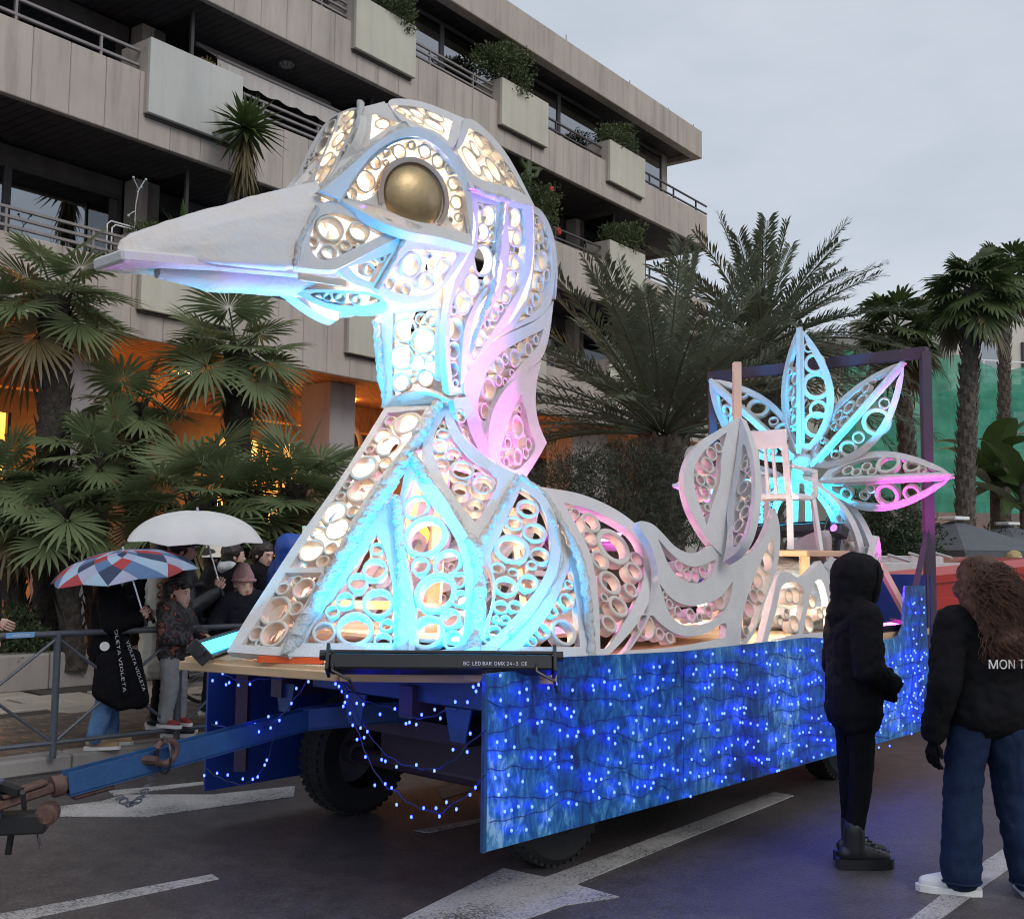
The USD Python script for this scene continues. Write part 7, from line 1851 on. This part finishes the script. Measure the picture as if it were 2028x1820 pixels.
# bicycle behind him
bc0 = foot_at(412, 11.2)
bk = thing("bicycle", "dark bicycle leaning by the low wall behind the boy", "bicycle", bc0)
bd = np.array([.98, .2, 0])
for o, nm in ((0, "wheel"), (1.02, "wheel")):
    c = bc0 + bd * o + (0, 0, .33)
    wv = put(nm, tube([c + bd * .31 * math.cos(a) + np.array([0, 0, .31 * math.sin(a)]) for a in np.linspace(0, 2 * math.pi, 40, endpoint=False)], .018, 8, closed=True), "tyre", bk, smooth=True)
    put("spokes", [tube([c, c + bd * .3 * math.cos(a) + np.array([0, 0, .3 * math.sin(a)])], .002, 4) for a in np.linspace(0, 2 * math.pi, 24, endpoint=False)], "steel", (bk, wv), kind="stuff")
B_ = lambda u, z: bc0 + bd * u + np.array([0, 0, z])
put("bike_frame", [tube([B_(0, .33), B_(.42, .30)], .012, 7), tube([B_(.42, .30), B_(.30, .78)], .016, 7), tube([B_(.30, .72), B_(.86, .80)], .018, 7), tube([B_(.42, .30), B_(.86, .72)], .018, 7), tube([B_(.86, .85), B_(1.02, .33)], .015, 7), tube([B_(0, .33), B_(.30, .72)], .009, 7)], "black_metal", bk, smooth=40)
put("saddle", blob([[(B_(.2, .86), .05), (B_(.38, .85), .02)]], .02, 2), "black", bk, smooth=True)
put("handlebar", tube([B_(.84, .98) + (-.05, .26, 0), B_(.84, .98), B_(.84, .98) + (.05, -.26, 0)], .012, 7), "black", bk)

# girl with the pink hat
Yg = 9.5
F = Fig("girl in a pink knitted hat and dark puffer jacket, just left of the swan's breast", foot_at(478, Yg), math.radians(158), height_to(492, 1138, Yg),
    dict(wrR=(.33, .20, 1.12), elR=(.28, .03, 1.18), head=(0, .02, 1.555), wrL=(-.25, .20, 1.1)), head_yaw=-.25, hs=1.12)
F.handR = ((.8, .5, .1), (0, 0, 1), 1, .9)
F.body()
F.top("cloth_dark", "puffer_jacket", puff=.085, hem=.75, noise=.014, seed=51)
F.trousers("cloth_dark", seed=52); F.shoes("black", "sole")
F.put("hair", blob([[(F.H((s * .085, -.01, -.02)), .035), (F.H((s * .10, .0, -.12)), .03)] for s in (-1, 1)] + [[(F.H((0, -.05, 0)), .09), (F.H((0, -.05, -.1)), .07)]], .02, 2, noise=.012), "hair_dark")
hv = [[(F.H((-.02, -.02, .095)), .098), (F.H((.02, -.02, .095)), .098), (F.H((0, .02, .09)), .094), (F.H((0, -.02, .19)), .07)]]
hatp = F.put("knitted_hat", blob(hv, .02, 2, noise=.006), "pink_knit")
F.put("hat_cuff", tube([F.H((.104 * math.cos(a), .104 * math.sin(a) - .003, .075)) for a in np.linspace(0, 2 * math.pi, 30, endpoint=False)], .021, 8, closed=True), "pink_knit", under=hatp)
F.put("hood_trim", blob([[(F.J["neck"] + (-.12, -.04, .03), .05), (F.J["neck"] + (-.10, .03, .02), .04)]], .02, 2, noise=.02), "hair_blond")
# others behind
Ym = 10.3
F = Fig("person in a black coat with white hood lining, behind the girl in the pink hat", foot_at(455, Ym), math.radians(35), height_to(470, 1078, Ym), head_yaw=.5)
F.body(); F.top("cloth_black", "coat", puff=.075, hem=.7, noise=.012, seed=55); F.trousers("cloth_black", seed=56); F.shoes("black", "sole"); F.cap_hair("hair_dark")
F.put("hood_lining", blob([[(F.J["neck"] + (-.07, -.06, .06), .05), (F.J["neck"] + (.07, -.06, .06), .05), (F.J["neck"] + (0, -.10, .05), .05)]], .02, 2, noise=.01), "scarf")
Ym = 10.8
F = Fig("smiling dark haired woman in a black top, looking down between black coat and blue raincoat", foot_at(515, Ym), math.radians(125), height_to(515, 1076, Ym), head_pitch=-.25)
F.body(); F.top("cloth_black", "top", puff=.04, hem=.8, seed=57); F.trousers("cloth_black", seed=58); F.shoes("black", "sole"); F.cap_hair("hair_dark", [[(F.H((0, -.10, .0)), .055), (F.H((-.02, -.13, -.08)), .04)]])
Ym = 10.1
F = Fig("person in a bright blue raincoat with the hood up, turned away beside the swan's breast", foot_at(570, Ym), math.radians(55), height_to(562, 1060, Ym) - .02)
F.body(); F.top("blue_rain", "raincoat", puff=.08, hem=.6, noise=.012, seed=59, hood=hoodbones(F, .03)); F.trousers("cloth_dark", seed=60); F.shoes("black", "sole")
Ym = 10.6
F = Fig("person in a pale bucket hat half hidden behind the woman in the black cap", foot_at(418, Ym), math.radians(70), height_to(418, 1083, Ym))
F.body(); F.top("cloth_dark", "jacket", puff=.06, seed=61); F.trousers("cloth_black", seed=62); F.shoes("black", "sole"); F.cap_hair("hair_dark")
F.put("bucket_hat", lathe([(.15, .02), (.11, .07), (.10, .15), (.0, .17)], F.J["head"], 24), "cream")
F = Fig("person in a dark coat and teal trousers cut off by the left edge", foot_at(-52, 8.9), math.radians(80), 1.66, dict(wrR=(.2, .2, 1.0)))
F.body(); F.top("cloth_dark", "coat", puff=.06, hem=.75, seed=63); F.trousers("cloth_dark", seed=64); F.shoes("black", "sole"); F.cap_hair("hair_dark")
# far right
for x, ycr, Y, yaw, m1, hairm, lab, hoodon in ((1918, 1084, 20, 10, "scarf", "hair_dark", "person in a pale grey hooded jacket seen from behind beyond the red trailer", True), (1945, 1096, 21, 190, "cloth_dark", "hair_dark", "dark haired person facing the camera right of the pale grey hood", False), (2014, 1092, 17, 120, "puffer", "hair_blond", "fair haired person in a dark padded jacket at the right edge", False)):
    F = Fig(lab, np.array([*at(x, 1300, Y)[:2], 0.0]), math.radians(yaw), at(x, ycr, Y)[2] - .01)
    F.body(); F.top(m1, "jacket", puff=.06, seed=70 + x, hood=hoodbones(F, .02) if hoodon else None); F.trousers("jeans_dark", seed=71); F.shoes("black", "sole")
    if not hoodon: F.cap_hair(hairm)

# ---------------------------------------------------------------- the red trailer with ladder, parasols
VYW = math.radians(62)
va, vb = np.array([math.sin(VYW), math.cos(VYW), 0]), np.array([math.cos(VYW), -math.sin(VYW), 0])
vo = at(1833, 1137, 11.2); vzt = vo[2]; vo = np.array([vo[0], vo[1], 0])
V_ = lambda a, b, z: vo + va * a + vb * b + np.array([0, 0, z + (.07 * a if z > .6 else 0)])
van = thing("generator_trailer", "red enclosed generator trailer with a ladder on top, parked behind the float", "trailer", vo)
def vprism(prof, a0, a1):
    return Manifold.hull_points(np.array([V_(a, b, z) for a in (a0, a1) for b, z in prof]))
put("body", vprism([(0, .42), (0, vzt - .10), (-1.35, vzt - .10), (-1.35, .42)], -1.1, 1.75), "van_red", van)
put("roof", vprism([(.03, vzt - .098), (.03, vzt - .02), (-.10, vzt + .05), (-1.3, vzt + .05), (-1.38, vzt - .02), (-1.38, vzt - .098)], -1.15, 1.8), "van_red", van)
put("chassis", vprism([(-.1, .30), (-.1, .415), (-1.25, .415), (-1.25, .30)], -1.0, 1.7), "van_trim", van)
for a in (-.1, .75):
    put("wheel", lathe([(.16, -.09), (.29, -.1), (.31, -.06), (.31, .06), (.29, .1), (.16, .09)], V_(a, -.12, .31), 28, vb), "tyre", van, smooth=35)
hx0, hx1 = -.02, .62
dr_ = put("hatch", cbox(V_(.32, .012, vzt - .62), va * .33, vb * .010, (0, 0, .36), .008), "van_red", van)
put("hinge", [cbox(V_(-.03, .016, vzt - z), va * .012, vb * .012, (0, 0, .05), .003) for z in (.42, .84)], "van_trim", (van, dr_), kind="stuff")
sg = put("sign", cbox(V_(.34, .026, vzt - .62), va * .19, vb * .003, (0, 0, .15), .001), "sign_cream", van)
for txt, dz, hgt, m in (("ALQUILER", .055, .068, "grey_print"), ("GRUES I MAQUINARIA", -.03, .036, "grey_print"), ("TEL. 971 31 07 14", -.10, .036, "grey_print")):
    tx_ = meshkit.text_mesh(txt, hgt, .001, bold=True); tv = np.array(tx_.vertices); tv[:, 0] *= .35 / np.ptp(tv[:, 0]); tv[:, 0] -= tv[:, 0].mean()
    put("lettering", (V_(.34, .0295, vzt - .62 + dz) + tv[:, :1] * va + tv[:, 1:2] * np.array([0, 0, 1.0]) + tv[:, 2:3] * vb, tx_.faces), m, (van, sg))
for k in range(5):
    put("vent_slot", cbox(V_(.95, .004, vzt - .34 - .05 * k), va * .14, vb * .006, (0, 0, .011), .002), "van_trim", van)
ld = thing("ladder", "aluminium ladder lying on the roof of the red trailer", "ladder", V_(0, -.3, vzt + .06))
for b in (-.18, -.48):
    put("ladder_rail", cbox(V_(-.75, b, vzt + .12 + (.07 if b < -.3 else 0)), va * 1.55, vb * .018, (0, 0, .045), .005), "alu", ld)
for k in range(10):
    put("rung", tube([V_(-2.1 + .3 * k, -.18, vzt + .12), V_(-2.1 + .3 * k, -.48, vzt + .19)], .016, 8), "alu", ld)

def parasol(label, c, half, rise, zt):
    t = thing("parasol", label, "parasol", (*c, 0))
    a = .5
    ex, ey = np.array([math.cos(a), math.sin(a), 0]), np.array([-math.sin(a), math.cos(a), 0])
    top = np.array([*c, zt]); cs = [top + ex * half * i + ey * half * j - (0, 0, rise) for i, j in ((1, 1), (-1, 1), (-1, -1), (1, -1))]
    for k in range(4):
        p, q = cs[k], cs[(k + 1) % 4]
        put("canopy_panel", (np.array([top, p, q, top - (0, 0, .012), p - (0, 0, .012), q - (0, 0, .012)]), np.array([[0, 1, 2], [3, 5, 4], [1, 4, 5], [1, 5, 2], [0, 3, 4], [0, 4, 1], [0, 2, 5], [0, 5, 3]])), "parasol", t)
        put("valance", (np.array([p, q, q - (0, 0, .16), p - (0, 0, .16)]), np.array([[0, 1, 2], [0, 2, 3], [2, 1, 0], [3, 2, 0]])), "parasol_v", t)
        put("rib", tube([top - (0, 0, .06), p - (0, 0, .02)], .015, 6), "alu", t)
    put("cap", cbox(top + (0, 0, .03), ex * .18, ey * .18, (0, 0, .03), .01), "white_print", t)
    put("pole", tube([(*c, 0), top], .04, 10), "alu", t)
    put("base", lathe([(.0, 0), (.4, 0), (.4, .06), (.06, .1), (.06, .14)], (*c, .13), 20), "iron_grey", t)
c1_ = at(1890, 1060, 19); parasol("nearer square grey parasol right of the frame post", c1_[:2], 1.15, .52, at(1888, 1030, 19)[2])
c1_ = at(1995, 1060, 23); parasol("farther square grey parasol at the right edge", c1_[:2], 1.25, .52, at(1995, 1040, 23)[2])
cf = thing("cafe_front", "dimly lit cafe front with warm lamps under the grey parasols", "kiosk", (16, 34, 0))
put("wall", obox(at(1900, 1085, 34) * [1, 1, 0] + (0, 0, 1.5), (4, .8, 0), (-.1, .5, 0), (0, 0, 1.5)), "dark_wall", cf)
for k, x in enumerate((1835, 1870, 1905, 1940)):
    q = at(x, 1080, 33.2)
    put("shop_window", obox((q[0], q[1], 1.75), (.38, .08, 0), (0, .02, 0), (0, 0, .42)), "shop_glow" if k in (1, 3) else "frame_dark", cf)
put("lamps", [ball(at(x, y, 33.0), .07, 1) for x, y in ((1826, 1076), (1874, 1072), (1882, 1079), (1898, 1082), (1903, 1090), (1912, 1083), (1828, 1070))], "warm_bulb", cf, kind="stuff")
